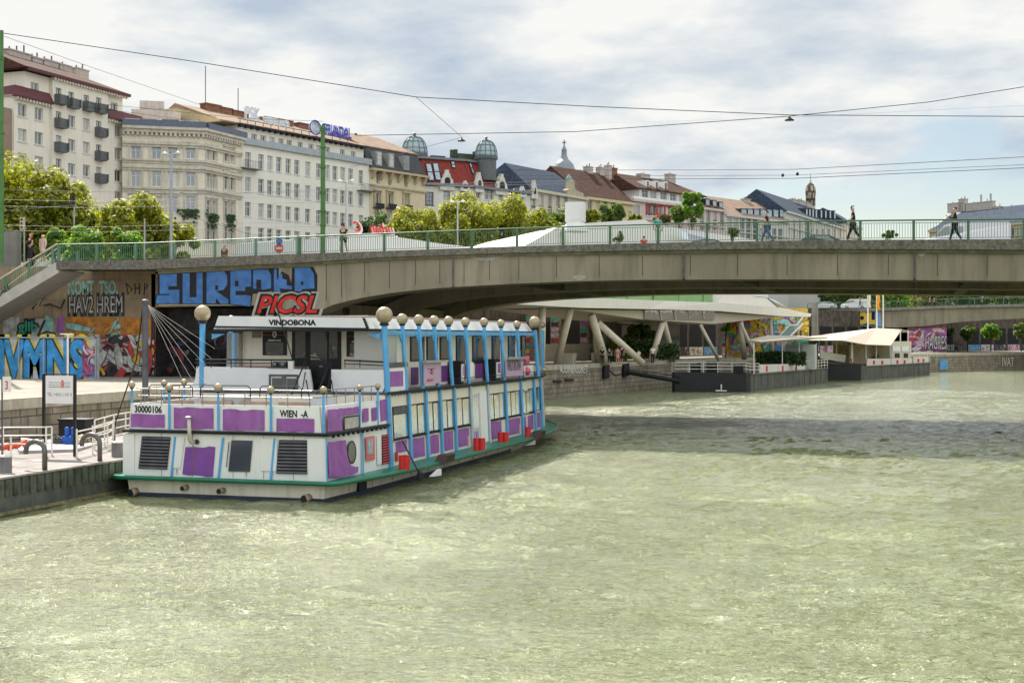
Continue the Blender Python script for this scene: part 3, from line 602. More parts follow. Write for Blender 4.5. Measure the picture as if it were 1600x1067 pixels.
# signs
p0, p1 = z_(69, 742-14), None
sg = empty('notice_board', z_(90, 722), 0, 'white board on black posts with red emblem and a telephone number', 'sign')
tY = 42.3
A = onY(72, 630, tY); Bq = onY(115, 587, tY)
b = MB(); b.box(A.x, Bq.x, tY-.03, tY, A.z, Bq.z); b.build('board', mat('board_white', (.72, .70, .69), .5, var=.04), sg)
for px in (68.5, 117): x = onY(px, 600, tY).x; b = MB(); b.box(x-.045, x+.045, tY-.045, tY+.045, PT, onY(80, 585, tY).z); b.build('post', black, sg)
b = MB(); b.box(onY(68.5, 600, tY).x, onY(117, 600, tY).x, tY-.04, tY+.04, Bq.z+.03, Bq.z+.07); b.build('crossbar', black, sg)
b = MB(); b.text('TEL. +43(1) 1101 0', onY(74, 620, tY-.032), (1, 0, 0), (0, 0, 1), onY(112, 620, tY).x-onY(74, 620, tY).x, onY(90, 613.5, tY).z-onY(90, 620, tY).z)
for y in (597.5, 604.5): q1, q2 = onY(76, y, tY-.032), onY(110, y, tY-.032); b.box(q1.x, q2.x, tY-.034, tY-.031, q1.z-.008, q1.z+.008)
b.text('REISEBOOTE   FAHRT', onY(76, 602.3, tY-.032), (1, 0, 0), (0, 0, 1), onY(110, 602.3, tY).x-onY(76, 602.3, tY).x, .045)
b.build('lettering', black, sg)
b = MB(); cc = onY(98.5, 600, tY); cc.y = tY-.035
ring = [cc+Vector((.055*cos(a)*(1 if abs(cos(a)) > .3 else 1), 0, .15*sin(a))) for a in [2*pi*i/16 for i in range(16)]]; b.prism(ring, (0, -.01, 0)); b.build('emblem', red, sg)
b = MB()
for k in range(3): b.tube([cc+Vector((-.045, -.014, .09-.08*k)), cc+Vector((.045, -.014, .03-.08*k))], .010, 4)
b.build('emblem_lines', rail_w, sg)
s3 = empty('berth_sign', z_(3, 735), 0, 'small white plate with red number 3 on a thin post', 'sign'); tY3 = 38.2
A = onY(4.5, 612, tY3); Bq = onY(17.5, 588.5, tY3); b = MB(); b.box(A.x, Bq.x, tY3-.02, tY3, A.z, Bq.z); b.build('plate', MATS['board_white'], s3)
b = MB(); x = A.x-.03; b.box(x-.02, x+.02, tY3-.02, tY3+.02, PT, Bq.z+.02); b.build('post', dsteel, s3)
b = MB(); b.text('3', onY(8.5, 608, tY3-.022), (1, 0, 0), (0, 0, 1), .09, .27, .01); b.build('lettering', red, s3)
# black bin, blue sacks, red vest, pipes
p = z_(112, 694); bb = MB(); bb.box(p.x-.62, p.x+.62, p.y, p.y+.8, PT, PT+.95); bb.box(p.x-.66, p.x+.66, p.y-.04, p.y+.84, PT+.95, PT+1.02); bb.build('black_bin', black, label='black storage box with lid standing behind the blue sacks on the pontoon', cat='storage box')
def blob(name, m, c, rx, ry, rz_, lab, cat, seed=0, group=None):
    rd = random.Random(seed); b = MB(); b.smooth = True; n = 14; vs = []; fs = []; ph = [rd.uniform(0, 6) for _ in range(6)]
    for i in range(9):
        th = pi*i/8
        for k in range(n):
            q = 2*pi*k/n; rr = 1+.13*sin(3*q+ph[0])*sin(th)+.1*sin(5*q+ph[1]+i)+.08*cos(4*th+ph[2])
            vs.append((c.x+rx*sin(th)*cos(q)*rr, c.y+ry*sin(th)*sin(q)*rr, c.z+rz_*(1-cos(th))*rr*.5+0))
    for i in range(8):
        for k in range(n): k2 = (k+1) % n; fs.append((i*n+k, i*n+k2, (i+1)*n+k2, (i+1)*n+k))
    b.add(vs, fs); return b.build(name, m, label=lab, cat=cat, group=group)
bl = mat('blue_canvas', (.01, .10, .42), .6, var=.25, scale=6)
c = z_(109, 698); bs = empty('blue_machine', c, 0, 'bright blue cast iron winch with two drums standing on the pontoon', 'winch')
b = MB(); b.box(c.x-.26, c.x+.26, c.y-.2, c.y+.2, PT, PT+.12); b.prism([(c.x-.22, c.y-.16, PT+.12), (c.x+.22, c.y-.16, PT+.12), (c.x+.26, c.y-.16, PT+.42), (c.x-.26, c.y-.16, PT+.42)], (0, .32, 0)); b.build('housing', bl, bs)
for dx in (-.13, .15): b = MB(); b.smooth = True; b.lathe(c+Vector((dx, 0, .42)), [(.10, 0), (.085, .08), (.085, .24), (.10, .28), (.06, .36), (.0, .37)], 14); b.build('drum', bl, bs)
b = MB(); b.box(c.x-.72, c.x-.3, c.y-.1, c.y+.2, PT, PT+.34); b.tube([c+Vector((-.62, -.1, .3)), c+Vector((-.5, -.15, .42)), c+Vector((-.35, -.1, .34))], .05, 7); b.build('motor', dsteel, bs)
c = z_(18, 716)+Vector((0, .15, 0)); lj = MB(); lj.smooth = True
rd = random.Random(2)
for k in range(7): p = c+Vector((-.45+.16*k, rd.uniform(-.06, .06), .32+.035*k+rd.uniform(-.05, .05))); lj.tube([p+Vector((-.14, 0, -.1)), p, p+Vector((.14, 0, .12))], [.03, rd.uniform(.06, .1), .03], 8)
lj.build('life_vest', mat('orange_red_fabric', (.75, .10, .04), .7, var=.3, scale=9), label='orange red life vest hanging over the white pontoon railing', cat='life vest')
b = MB(); a1 = z_(20, 700)+Vector((0, .5, .3)); b.tube([a1, z_(66, 699)+Vector((0, .4, .15))], .07, 8); b.build('pipe', rail_w, label='white pipe lying along the back of the pontoon', cat='pipe')
b = MB(); b.smooth = True; b.tube([z_(120, 700)+Vector((0, 0, .05)), z_(128, 696)+Vector((0, 0, .25)), z_(135, 694)+Vector((0, 0, .2)), z_(142, 696)+Vector((0, 0, .04))], [.05, .22, .2, .05], 8); b.build('tarpaulin', mat('brown_tarp', (.3, .25, .18), .8, var=.3), label='brownish folded tarpaulin on the pontoon right of the blue winch', cat='tarpaulin')
# mooring pole with stays
pp = onX(227, 690, -27.6); mp_ = empty('mooring_pole', (pp.x, pp.y, PT), 0, 'tall black steel pole on the pontoon with thin stay cables fanning from its top', 'pole')
ztop = onX(227, 470, -27.6).z
b = MB(); b.cyl((pp.x, pp.y, -1), (pp.x, pp.y, ztop), .115, 16); b.build('pole', dsteel, mp_)
b = MB(); b.lathe((pp.x, pp.y, ztop), [(.14, -.1), (.14, .02), (.08, .06)], 14); b.build('cap', dsteel, mp_)
b = MB()
for k, (x, y, t_) in enumerate([(290, 604, 50), (304, 600, 50.5), (318, 594, 51), (326, 575, 51), (330, 560, 51), (336, 545, 51)]): b.tube([(pp.x+.1, pp.y, ztop-.15), at(x, y, t_)], .0055, 4)
b.build('cable', rail_w, mp_)
b = MB(); b.tube([(pp.x-.1, pp.y, ztop-.2), (pp.x-.25, pp.y-.2, ztop-2.2), z_(180, 696)+Vector((0, 0, .9)), z_(179, 700)], .028, 6); b.build('rope', black, mp_)
# measuring pole and store lamp on the promenade
b = MB(); p = onZ(106, 598, PZ); b.cyl(p, (p.x, p.y, onY(106, 521, p.y).z), .05, 8); q1 = onY(94, 522, p.y); q2 = onY(115, 522, p.y); b.cyl(q1, q2, .03, 6); b.build('marker_post', rail_w, label='thin red and white post in front of the blue graffiti store', cat='post')
# ================================================================ the excursion boat
BX, B0 = -22.5, 41.1          # stern centre on the water
bt = empty('excursion_boat', (BX, B0, 0), 0, 'white two-deck excursion boat with purple panels, blue posts and bronze balls moored before the bridge', 'boat')
KT = .046
def side(px, py, off=0.):      # point on the starboard side seen at this pixel; off = outwards
    X = -18.6
    for _ in range(4): p = onX(px, py, X+off); X = -18.6-KT*max(0, p.z-.7)
    return onX(px, py, X+off)
def f2(zx, zy, off=0.): return side(500+zx*.3187, 460+zy*.3187, off)
def st(zx, zy, Y=B0): return onY(180+zx*.3187, 460+zy*.3187, Y)
def sidex(y, z, off=0.): return -18.6-KT*max(0, z-.7)+off
def Yof(zx): return f2(zx, 600).y
# plan outlines (x right of centre, y forward)
def sym(h, port=None):
    return [(x, y) for x, y in h]+[(-(port(x) if port else x), y) for x, y in reversed(h) if x > 0.001]
hull = sym([(3.75, 0), (3.95, 5), (3.95, 20), (3.6, 26), (2.6, 31), (1.2, 34.4), (0, 35.2)])
hullb = sym([(3.6, .1), (3.8, 5), (3.8, 20), (3.3, 26), (2.2, 30.5), (.9, 33.5), (0, 34.2)])
deck = sym([(3.9, -.32), (4.15, -.2), (4.3, .1), (4.75, 3), (5.0, 6), (5.0, 20), (4.75, 25), (4.2, 28.6), (3.5, 31.2), (2.2, 34), (.9, 35.6), (0, 36)], lambda x: min(x, 4.3))
def loft(b, A, Bq, z0, z1, cap=True):
    n = len(A); vs = [(BX+x, B0+y, z0) for x, y in A]+[(BX+x, B0+y, z1) for x, y in Bq]
    b.add(vs, [(i, (i+1) % n, n+(i+1) % n, n+i) for i in range(n)]+([tuple(range(n-1, -1, -1)), tuple(range(n, 2*n))] if cap else []))
hc = mat('hull_cream', (.72, .68, .57), .5, var=.1, scale=1, streak=.35, dirt=(.25, .22, .15))
b = MB(); loft(b, hullb, hull, -.5, .60); b.build('hull', hc, bt)
lh = lambda k: [((a*k+c*(1-k))*1.004, (d*k+e*(1-k))*1.0006-(.02 if d < .2 else 0)) for (a, d), (c, e) in zip(hull, hullb)]
b = MB(); loft(b, lh(.25), lh(.58), -.22, .14); b.build('boot_stripe', navy, bt)
b = MB(); loft(b, deck, deck, .60, .72); b.build('side_deck', green, bt)
b = MB(); b.smooth = True; ring = [(BX+x, B0+y, .68) for x, y in deck]; b.tube(ring+[ring[0], ring[1]], .08, 10, False); b.build('rub_rail', mat('rub_rail_green', (.01, .15, .085), .4, var=.2), bt)
# lower superstructure (stern block is an open bulwark round the poop deck)
def outline(z, ys, inset=0.):
    k = KT*max(0, z-.7)+inset
    base = {0: 3.75, 5.2: 3.9, 24: 3.9, 26: 3.82, 28: 3.6, 30: 3.2, 32: 2.6, 33.4: 1.6, 34: .5}
    return [(max(base[y]-k, .3), y) for y in ys]
ST = [5.2, 24, 26, 28, 30, 32, 33.4, 34]
def both(h): return h+[(-x, y) for x, y in reversed(h)]
b = MB(); loft(b, both([(3.75, 0), (3.9, 5.2)]), both([(3.68, 0), (3.84, 5.2)]), .72, 2.22); b.build('stern_house', white, bt)
b = MB(); loft(b, both(outline(.72, ST)), both(outline(3.38, ST)), .72, 3.38); b.build('lower_house', cream, bt)
b = MB()
for A, Bq in (([(3.75, 0), (3.9, 5.2)], 1),):
    for s in (1, -1):
        loft(b, [(s*3.70, 0), (s*3.84, 5.2), (s*3.76, 5.2), (s*3.62, .08)], [(s*3.62, 0), (s*3.78, 5.2), (s*3.70, 5.2), (s*3.54, .08)], 2.34, 3.22)
    loft(b, [(-3.62, 0), (3.62, 0), (3.62, .08), (-3.62, .08)], [(-3.54, 0), (3.54, 0), (3.54, .08), (-3.54, .08)], 2.34, 3.22)
b.build('bulwark', white, bt)
b = MB(); loft(b, both([(3.86, -.12), (3.96, 5.25)]), both([(3.86, -.12), (3.96, 5.25)]), 2.22, 2.34); b.build('poop_deck', dsteel, bt)
b = MB(); loft(b, both(outline(3.38, ST, -.12)), both(outline(3.38, ST, -.12)), 3.38, 3.49); b.build('upper_deck', dsteel, bt)
b = MB(); b.tube([(BX+x, B0+y, 3.46) for x, y in outline(3.38, ST, -.16)], .045, 6)
for i in range(60): y = 5.4+i*.31; b.box(BX+3.84, BX+3.90, B0+y, B0+y+.05, 3.34, 3.40)
b.build('deck_edge', black, bt)
# ---- stern face details (measured on the stern plane)
ys = -.004
def spanel(name, pts, m, off=-.015, jg=0, thick=.012, seed=1):
    P = [st(x, y) for x, y in pts]
    for p in P: p.y += off
    if jg: P = jag(P, jg, .22, seed)
    b = MB(); b.prism(P[::-1] if (P[1]-P[0]).cross(P[2]-P[1]).y < 0 else P, (0, -thick, 0)); return b.build(name, m, bt)
def r4(x0, y0, x1, y1): return [(x0, y0), (x1, y0), (x1, y1), (x0, y1)]
def rowr(x0, y0, x1, y1, sl=.03): return [(x0, y0), (x1, y0+(x1-x0)*sl), (x1, y1+(x1-x0)*sl), (x0, y1)]
for i, q in enumerate([(79, 585, 244, 650), (289, 553, 483, 656), (529, 563, 733, 664), (792, 606, 977, 671)]): spanel('purple_panel', rowr(*q, .02), purple, jg=.022, seed=i)
for i, q in enumerate([[(346, 747), (492, 747), (480, 893), (331, 879)]]): spanel('purple_panel', q, mat('deep_purple', (.20, .065, .32), .5, var=.15, scale=2), jg=.03, seed=9)
def louvre(name, P, m, n=9, d=.05, parent=bt, back=black):
    """P: four corners tl,tr,br,bl in the world, slats lying on it"""
    a, c, e_, f_ = P; N = (c-a).cross(f_-a).normalized(); fr = MB(); fr.prism([a, c, e_, f_], N*-.01); fo = fr.build(name, back, parent)
    b = MB()
    for i in range(n):
        u = (i+.15)/n; v = (i+.75)/n; p, q = a.lerp(f_, u), c.lerp(e_, u); r, s_ = a.lerp(f_, v), c.lerp(e_, v)
        nn = -N if N.dot(Vector((0, 0, 0))-a) < 0 else N
        b.add([p, q, s_+nn*d, r+nn*d], [(0, 1, 2, 3)]); b.add([r+nn*d, s_+nn*d, s_+nn*(d-.012), r+nn*(d-.012)], [(0, 1, 2, 3)])
    b.build('slat', m, fo); return fo
for pts in ([(135, 694), (274, 698), (257, 857), (117, 852)], [(806, 712), (945, 714), (948, 880), (791, 877)]):
    P = [st(x, y) for x, y in pts]
    for p in P: p.y -= .035
    louvre('louvre', P, dsteel, 10)
spanel('window', [(573, 713), (676, 716), (662, 868), (557, 866)], glass('navy_glass', (.015, .025, .05), .15, .12), off=-.03)
for x0, y0, x1, y1 in ((297, 697, 278, 893), (531, 702, 508, 903), (784, 705, 765, 910)):
    spanel('blue_stripe', [(x0-5, y0), (x0+5, y0), (x1+5, y1), (x1-5, y1)], blue, off=-.02, thick=.03)
spanel('door', rowr(716, 706, 795, 864, .02), white, off=-.012, thick=.025); spanel('door', [(300, 697), (343, 699), (322, 850), (285, 848)], white, off=-.012, thick=.025)
spanel('pillar', r4(42, 683, 97, 893), white, off=-.004, thick=.05); spanel('pillar', r4(945, 705, 1040, 916), white, off=-.004, thick=.05)
b = MB(); b.cyl(st(558, 722, B0-.06), st(545, 845, B0-.06), .015, 6); b.build('grab_handle', black, bt)
ex = MB(); ex.smooth = True; Ye = B0-.26; ex.tube([st(361, 608, Ye), st(365, 712, Ye), st(372, 724, Ye+.03), st(396, 722, B0-.02)], .068, 12); exo = ex.build('exhaust_pipe', mat('pipe_cream', (.5, .45, .36), .5, var=.2), bt)
b = MB(); b.lathe(st(361, 600, Ye), [(.13, -.02), (.14, 0), (.03, .03)], 14); b.build('rain_cap', steel, exo)
b = MB(); b.lathe(st(398, 722, B0), [(.001, 0)], 3) if 0 else b.cyl(st(399, 722, B0-.10), st(399, 722, B0-.02), .085, 12); b.build('flange', black, exo)
for zx, zy, r in ((93, 968, .14), (345, 947, .09), (524, 961, .10), (940, 999, .14)):
    p = st(zx, zy); b = MB(); b.smooth = True; b.tube([p+Vector((.05, .05, .02)), p+Vector((0, -.22, 0))], r, 16); o = b.build('outlet_pipe', mat('pipe_tan', (.35, .26, .17), .5), bt)
    b = MB(); b.tube([p+Vector((0, -.221, 0)), p+Vector((0, -.24, 0))], r*.9, 16); b.build('pipe_mouth', black, o)
b = MB()
for s, x0, y0, x1, y1 in (('30000106', 96, 547, 227, 577), ('WIEN  -A', 808, 569, 944, 599)):
    A, B1 = st(x0, y1, B0-.012), st(x1, y0, B0-.012); b.text(s, A, (1, 0, -.012), (0, 0, 1), B1.x-A.x, B1.z-A.z, .010)
b.build('lettering', black, bt)
# stern railing with posts and balls
z3 = 3.22
def ball_post(px, py, P, r, z0, h=.05):
    """thin blue post with a bronze ball"""
    b = MB(); b.cyl((P.x, P.y, z0), (P.x, P.y, P.z-r*.9), h, 10); o = b.build('post', blue, bt)
    c = MB(); c.smooth = True; c.sphere(P, r, 24); c.build('ball', gold, o)
    d = MB(); d.lathe((P.x, P.y, P.z-r*1.25), [(h*.8, 0), (h*1.7, .03), (h*1.9, r*.35)], 12); d.build('collar', black, o)
for zx, zy, r, z0 in ((265, 457, .135, 2.3), (505, 457, .15, 2.3), (763, 468, .13, 2.3), (1021, 468, .125, 2.3)):
    ball_post(0, 0, st(zx, zy, B0-.075), r, z0, .042)
for zx, zy in ((195, 457), (283, 450)): P = f2(zx, zy, .05); ball_post(0, 0, P, .11, 2.3, .042)
for px, py in ((206, 601), (256.5, 598.5), (287.7, 597)): P = onX(px, py, -26.15); ball_post(0, 0, P, .12, 2.3, .042)
b = MB()
for h in (3.50, 3.74):
    b.tube([(BX-3.5, B0+5, h), (BX-3.45, B0+.1, h), (BX-3.3, B0-.02, h), (BX+3.3, B0-.02, h), (BX+3.45, B0+.1, h), (BX+3.58, B0+4.9, h)], .016, 6)
for x in np.linspace(-3.2, 3.2, 9): b.cyl((BX+x, B0-.02, 3.2), (BX+x, B0-.02, 3.74), .015, 5)
for y in np.linspace(.7, 4.6, 6):
    for s in (1, -1): b.cyl((BX+s*3.5, B0+y, 3.2), (BX+s*3.5, B0+y, 3.74), .015, 5)
b.build('stern_railing', mat('rail_steel', (.22, .20, .19), .4, metal=.4), bt)
for xa, xb in ((-2.9, -1.2), (-.9, 1.0), (1.35, 2.9)):
    b = MB(); b.tube([(BX+xa, B0+.0, 3.5), (BX+xa, B0, 3.78), (BX+xa+.1, B0, 3.88), (BX+xb-.1, B0, 3.88), (BX+xb, B0, 3.78), (BX+xb, B0, 3.5)], .018, 6); b.build('grab_rail', black, bt)
b = MB()
for k in range(4): b.box(BX-3.0+k*1.5, BX-1.8+k*1.5, B0+.6, B0+1.1, 2.75, 2.82); b.box(BX-3.0+k*1.5, BX-1.8+k*1.5, B0+1.08, B0+1.14, 2.82, 3.3)
b.build('bench_row', mat('bench_brown', (.30, .22, .18), .6, var=.2), bt)
b = MB(); p = st(565, 515, B0+1.2); b.box(p.x-.35, p.x+.55, p.y, p.y+.5, 2.34, 3.50); b.build('locker', polegrey, bt)
# ---- starboard stern block panels, measured on the side
def fpanel(name, pts, m, off=.006, jg=0., thick=.012, seed=1, parent=bt):
    P = [f2(x, y, off) for x, y in pts]
    if jg: P = jag(P, jg, .25, seed)
    b = MB(); b.prism(P, (thick, 0, 0)); return b.build(name, m, parent)
fpanel('purple_panel', [(36, 565), (188, 550), (190, 583), (106, 592), (108, 668), (38, 674)], purple, jg=.02, seed=3)
fpanel('purple_panel', [(211, 560), (237, 556), (238, 620), (212, 626)], purple, jg=.015, seed=4)
fpanel('purple_panel', [(254, 556), (277, 552), (278, 616), (256, 620)], purple, jg=.015, seed=5)
fpanel('purple_panel', [(294, 518), (327, 513), (329, 616), (297, 624)], purple, jg=.015, seed=6)
fpanel('purple_panel', [(38, 722), (125, 713), (136, 790), (150, 838), (188, 844), (184, 874), (110, 893), (44, 893)], purple, jg=.02, seed=7)
b = MB(); b.prism([f2(155+21*cos(a), 773+57*sin(a), .008) for a in [2*pi*i/28 for i in range(28)]], (.02, 0, 0)); ph = b.build('porthole', black, bt)
b = MB(); b.prism([f2(155+17*cos(a), 773+50*sin(a), .03) for a in [2*pi*i/28 for i in range(28)]], (.01, 0, 0)); b.build('pane', glass('grey_glass', (.09, .10, .08), .12, .25), ph)
wd = fpanel('service_hatch', [(115, 600), (192, 590), (193, 655), (117, 668)], black, off=.008); fpanel('pane', [(120, 606), (187, 597), (188, 649), (122, 661)], mat('pale_hatch', (.42, .40, .36), .35, var=.3, scale=5), off=.022, parent=wd)
pk = fpanel('notice_frame', [(222, 700), (266, 692), (269, 808), (227, 816)], mat('coral_paint', (.62, .16, .14), .5, var=.1), off=.008); fpanel('notice', [(232, 711), (258, 706), (259, 778), (233, 783)], mat('notice_grey', (.35, .42, .45), .4, var=.5, scale=9), off=.022, parent=pk)
fpanel('door', [(276, 695), (297, 691), (299, 830), (281, 835)], white, off=.008, thick=.03)
P = [f2(x, y, .03) for x, y in ((302, 690), (345, 682), (347, 824), (305, 832))]; louvre('red_louvre', P, mat('louvre_red', (.45, .03, .04), .5), 11, .05)
for zx, y0, y1 in ((30, 700, 918), (208, 672, 880)): fpanel('blue_stripe', [(zx-3, y0), (zx+3, y0), (zx+7, y1), (zx+1, y1)], blue)
b = MB(); b.tube([(BX+3.86, B0-.12, 2.28), (BX+3.96, B0+5.2, 2.28)], .05, 6); b.tube([(BX-3.86, B0-.12, 2.28), (BX+3.86, B0-.12, 2.28)], .05, 6)
for i in range(12): b.box(BX+3.86, BX+3.95, B0+.3+i*.42, B0+.36+i*.42, 2.16, 2.24)
b.build('trim', black, bt)
# ---- lower side between posts
PX = [351, 430, 515, 585, 655, 735, 820, 908, 985, 1055, 1104]
Z0, Z1, Z2, Z3 = .82, 1.60, 1.74, 2.92
wmir = glass('side_window_glass', (.10, .11, .08), .06, .62, wav=.06)
yk = [Yof(x) for x in PX]
def bow(y):            # inward curve of the house side near the bow, in metres from the straight side
    yy = y-B0; return float(np.interp(yy, [0, 24, 26, 28, 30, 32, 33.4, 34], [0, 0, .08, .3, .7, 1.3, 2.3, 3.4]))
def srect(b, y0, y1, z0, z1, off, th):
    X = lambda y, z: sidex(y, z, off)-bow(y)
    p = [Vector((X(y0, z0), y0, z0)), Vector((X(y1, z0), y1, z0)), Vector((X(y1, z1), y1, z1)), Vector((X(y0, z1), y0, z1))]; b.prism(p, (th, 0, 0))
def spart(name, m, y0, y1, z0, z1, off=.006, th=.012, parent=bt): b = MB(); srect(b, y0, y1, z0, z1, off, th); return b.build(name, m, parent)
rd = random.Random(12)
yk += [B0+33.3]
def jpanel(y0, y1, z0, z1, seed):
    X = lambda y, z: sidex(y, z, .006)-bow(y); P = jag([Vector((X(y0, z0), y0, z0)), Vector((X(y1, z0), y1, z0)), Vector((X(y1, z1), y1, z1)), Vector((X(y0, z1), y0, z1))], .018, .22, seed)
    b = MB(); b.prism(P, (.012, 0, 0)); b.build('purple_panel', purple, bt)
for i in range(len(yk)-1):
    y0, y1 = yk[i]+.12, yk[i+1]-.12; w_ = y1-y0
    if i == 5:       # entrance with curtained door
        d = spart('entrance_door', mat('curtain_grey', (.45, .46, .46), .6, var=.2), y0, y0+w_*.52, .95, 3.0, .006, .03)
        for k in range(4): spart('door_frame', white, y0+w_*(.13*k), y0+w_*(.13*k)+.04, .95, 3.0, .04, .03, d)
        spart('pane', wmir, y0+.08, y0+w_*.4, 1.5, 2.85, .04, .02, d)
        spart('door_leaf', white, y0+w_*.56, y1, .80, 3.1, .006, .05); spart('purple_panel', purple, y0, y0+w_*.35, .85, 1.35, .05)
        continue
    if i == 0:
        wn = spart('window', black, y0-.05, y1+.08, Z2-.05, Z3, .004, .012); spart('pane', wmir, y0, y1, Z2, Z3-.32, .02, .012, wn); spart('shutter', dsteel, y0, y1, Z3-.3, Z3-.02, .02, .03, wn)
        jpanel(y0+.15, y1-.1, Z0+.35, Z1, i); spart('vent', MATS['louvre_red'], y0+.0, y0+.25, Z0+.05, Z0+.4, .02, .03); continue
    n = 2 if i in (1, 2, 3, 4) else (2 if i == 10 else 3)
    wn = spart('window', black, y0-.05, y1+.05, Z2-.05, Z3, .004, .012)
    for k in range(n):
        a = y0+w_*k/n+.05; c = y0+w_*(k+1)/n-.05; spart('pane', wmir, a, c, Z2+.02, Z3-.04-.03*(k % 2), .02, .012+.01*(k % 2), wn)
    jpanel(y0+.1, y1-(.6 if i in (6,) else .1), Z0, Z1-.02*(i % 3), 20+i)
    if i in (2, 4, 7): spart('vent', mat('vent_pink', (.6, .35, .4), .5), y0+.02 if i == 2 else y1-.4, y0+.22 if i == 2 else y1-.2, Z0-.02, Z0+.42, .02, .03)
b = MB()
srect(b, yk[0], yk[5], Z2-.09, Z2-.05, .03, .04); srect(b, yk[6], yk[9], Z2-.09, Z2-.05, .03, .04); b.build('window_rail', black, bt)
# posts on the side: lower run
for i, zx in enumerate(PX):
    if i == 0: continue
    y = yk[i]; xx = lambda z: sidex(y, z, .09)-bow(y); b = MB(); z1 = 3.38 if i else 6.0; r = .066
    m = blue if i not in (5, 6) else mat('pale_post', (.38, .48, .55), .4)
    b.tube([(xx(.72), y, .72), (xx(z1), y, z1)], r, 12)
    o = b.build('post', m, bt)
# upper posts with balls
UP = [(403, 118, .21), (484, 121, .20), (559, 125, .20), (630, 127, .20), (713, 132, .19), (804, 133, .19), (887, 139, .18), (966, 145, .18)]
upost = []
for zx, zy, r in UP:
    P = f2(zx, zy, -.02); P.z -= .03; y = P.y; z0 = 3.49; b = MB(); b.tube([(sidex(y, z0, .02)-bow(y), y, z0), (P.x, y, P.z-r*.8)], .082, 12); o = b.build('post', blue, bt); upost.append(y)
    c = MB(); c.smooth = True; c.sphere(P, r*1.04, 28); c.build('ball', gold, o); c = MB(); c.lathe((P.x, P.y, P.z-r*1.2), [(.09, 0), (.13, .04), (.11, .09)], 14); c.build('collar', black, o)
def big(P, xb, yb, zb=.72):
    b = MB(); b.tube([(xb, yb, zb), (P.x, P.y, P.z-.27)], .112, 14); o = b.build('corner_post', blue, bt); c = MB(); c.smooth = True; c.sphere(P, .315, 32); c.build('ball', gold, o)
    c = MB(); c.lathe((P.x, P.y, P.z-.40), [(.12, 0), (.19, .04), (.15, .12)], 16); c.build('collar', black, o); return o
P0 = f2(315, 102, .04); big(P0, sidex(0, .72, .05), P0.y, .72)
P9 = f2(1053, 137, -.02); big(P9, sidex(0, 3.4, .04), P9.y, 3.49); yend = P9.y
YU = P0.y          # aft end of the upper deck
PL = onY(180+428*.3187, 460+93*.3187, YU); big(PL, PL.x-.02, PL.y, 3.6)
pb = MB()
for zx in (350.5, 385.5):
    pass
for i, y in enumerate([YU+1.8]+upost[1:]+[yend]):      # port side row
    X = BX-3.62; r = .2; b = MB(); b.tube([(BX-3.8, y, 3.49), (X, y, 6.02)], .095, 10); o = b.build('post', blue, bt); c = MB(); c.smooth = True; c.sphere((X, y, 6.2), r, 24); c.build('ball', gold, o)
# bow balls
for px, py, X, r in ((848, 508, -20.2, .17), (851, 578, -19.9, .17)): P = onX(px, py, X); c = MB(); c.smooth = True; c.sphere(P, r, 20); c.build('bow_ball', gold, bt)
b = MB(); P = onX(848, 516, -20.2); b.cyl((P.x, P.y, 3.49), P, .09, 10); b.build('post', blue, bt)
# header beams and braces
ysq = [YU]+upost+[yend]
for i in range(len(ysq)-1):
    b = MB(); X = lambda y: sidex(y, 5.7, -.02); b.box(X(0)-.05, X(0)+.03, ysq[i]+.1, ysq[i+1]-.1, 5.62, 5.78)
    for s_, yy in ((1, ysq[i]+.1), (-1, ysq[i+1]-.1)): b.prism([(X(0)-.04, yy, 5.62), (X(0)-.04, yy+.28*s_, 5.62), (X(0)-.04, yy, 5.32)], (.05, 0, 0))
    b.build('header_beam', blue, bt)
b = MB()
b.prism([(BX-3.5, YU+.02, 5.66), (BX-2.95, YU+.02, 5.66), (BX-3.5, YU+.02, 5.45)], (0, .08, 0)); b.build('header_bracket', blue, bt); b = MB(); b.prism([(BX+3.5, YU+.02, 5.66), (BX+2.95, YU+.02, 5.66), (BX+3.5, YU+.02, 5.45)], (0, .08, 0))
b.build('header_bracket', blue, bt)
# roof
rw1, rw0 = 3.05, 3.36; ye = yend+.4
b = MB(); zr0, zr1 = 5.84, 6.28
b.add([(BX-rw0, YU-.1, zr0), (BX+rw0, YU-.1, zr0), (BX+rw0, ye, zr0), (BX-rw0, ye, zr0), (BX-rw1, YU+.0, zr1), (BX+rw1, YU+.0, zr1), (BX+rw1, ye, zr1), (BX-rw1, ye, zr1)],
      [(0, 3, 2, 1), (0, 1, 5, 4), (1, 2, 6, 5), (2, 3, 7, 6), (3, 0, 4, 7), (4, 5, 6, 7)]); b.build('roof', white, bt)
b = MB(); b.box(BX-rw0-.03, BX+rw0+.03, YU-.14, ye+.03, zr0-.09, zr0-.003); b.build('roof_edge', black, bt)
b = MB(); b.tube([(BX-rw1, ye, zr1+.02), (BX-rw1, YU-.02, zr1+.02), (BX+rw1, YU-.02, zr1+.02), (BX+rw1, ye, zr1+.02)], .035, 6); b.build('roof_rail', mat('roof_rail_brown', (.35, .25, .22), .5), bt)
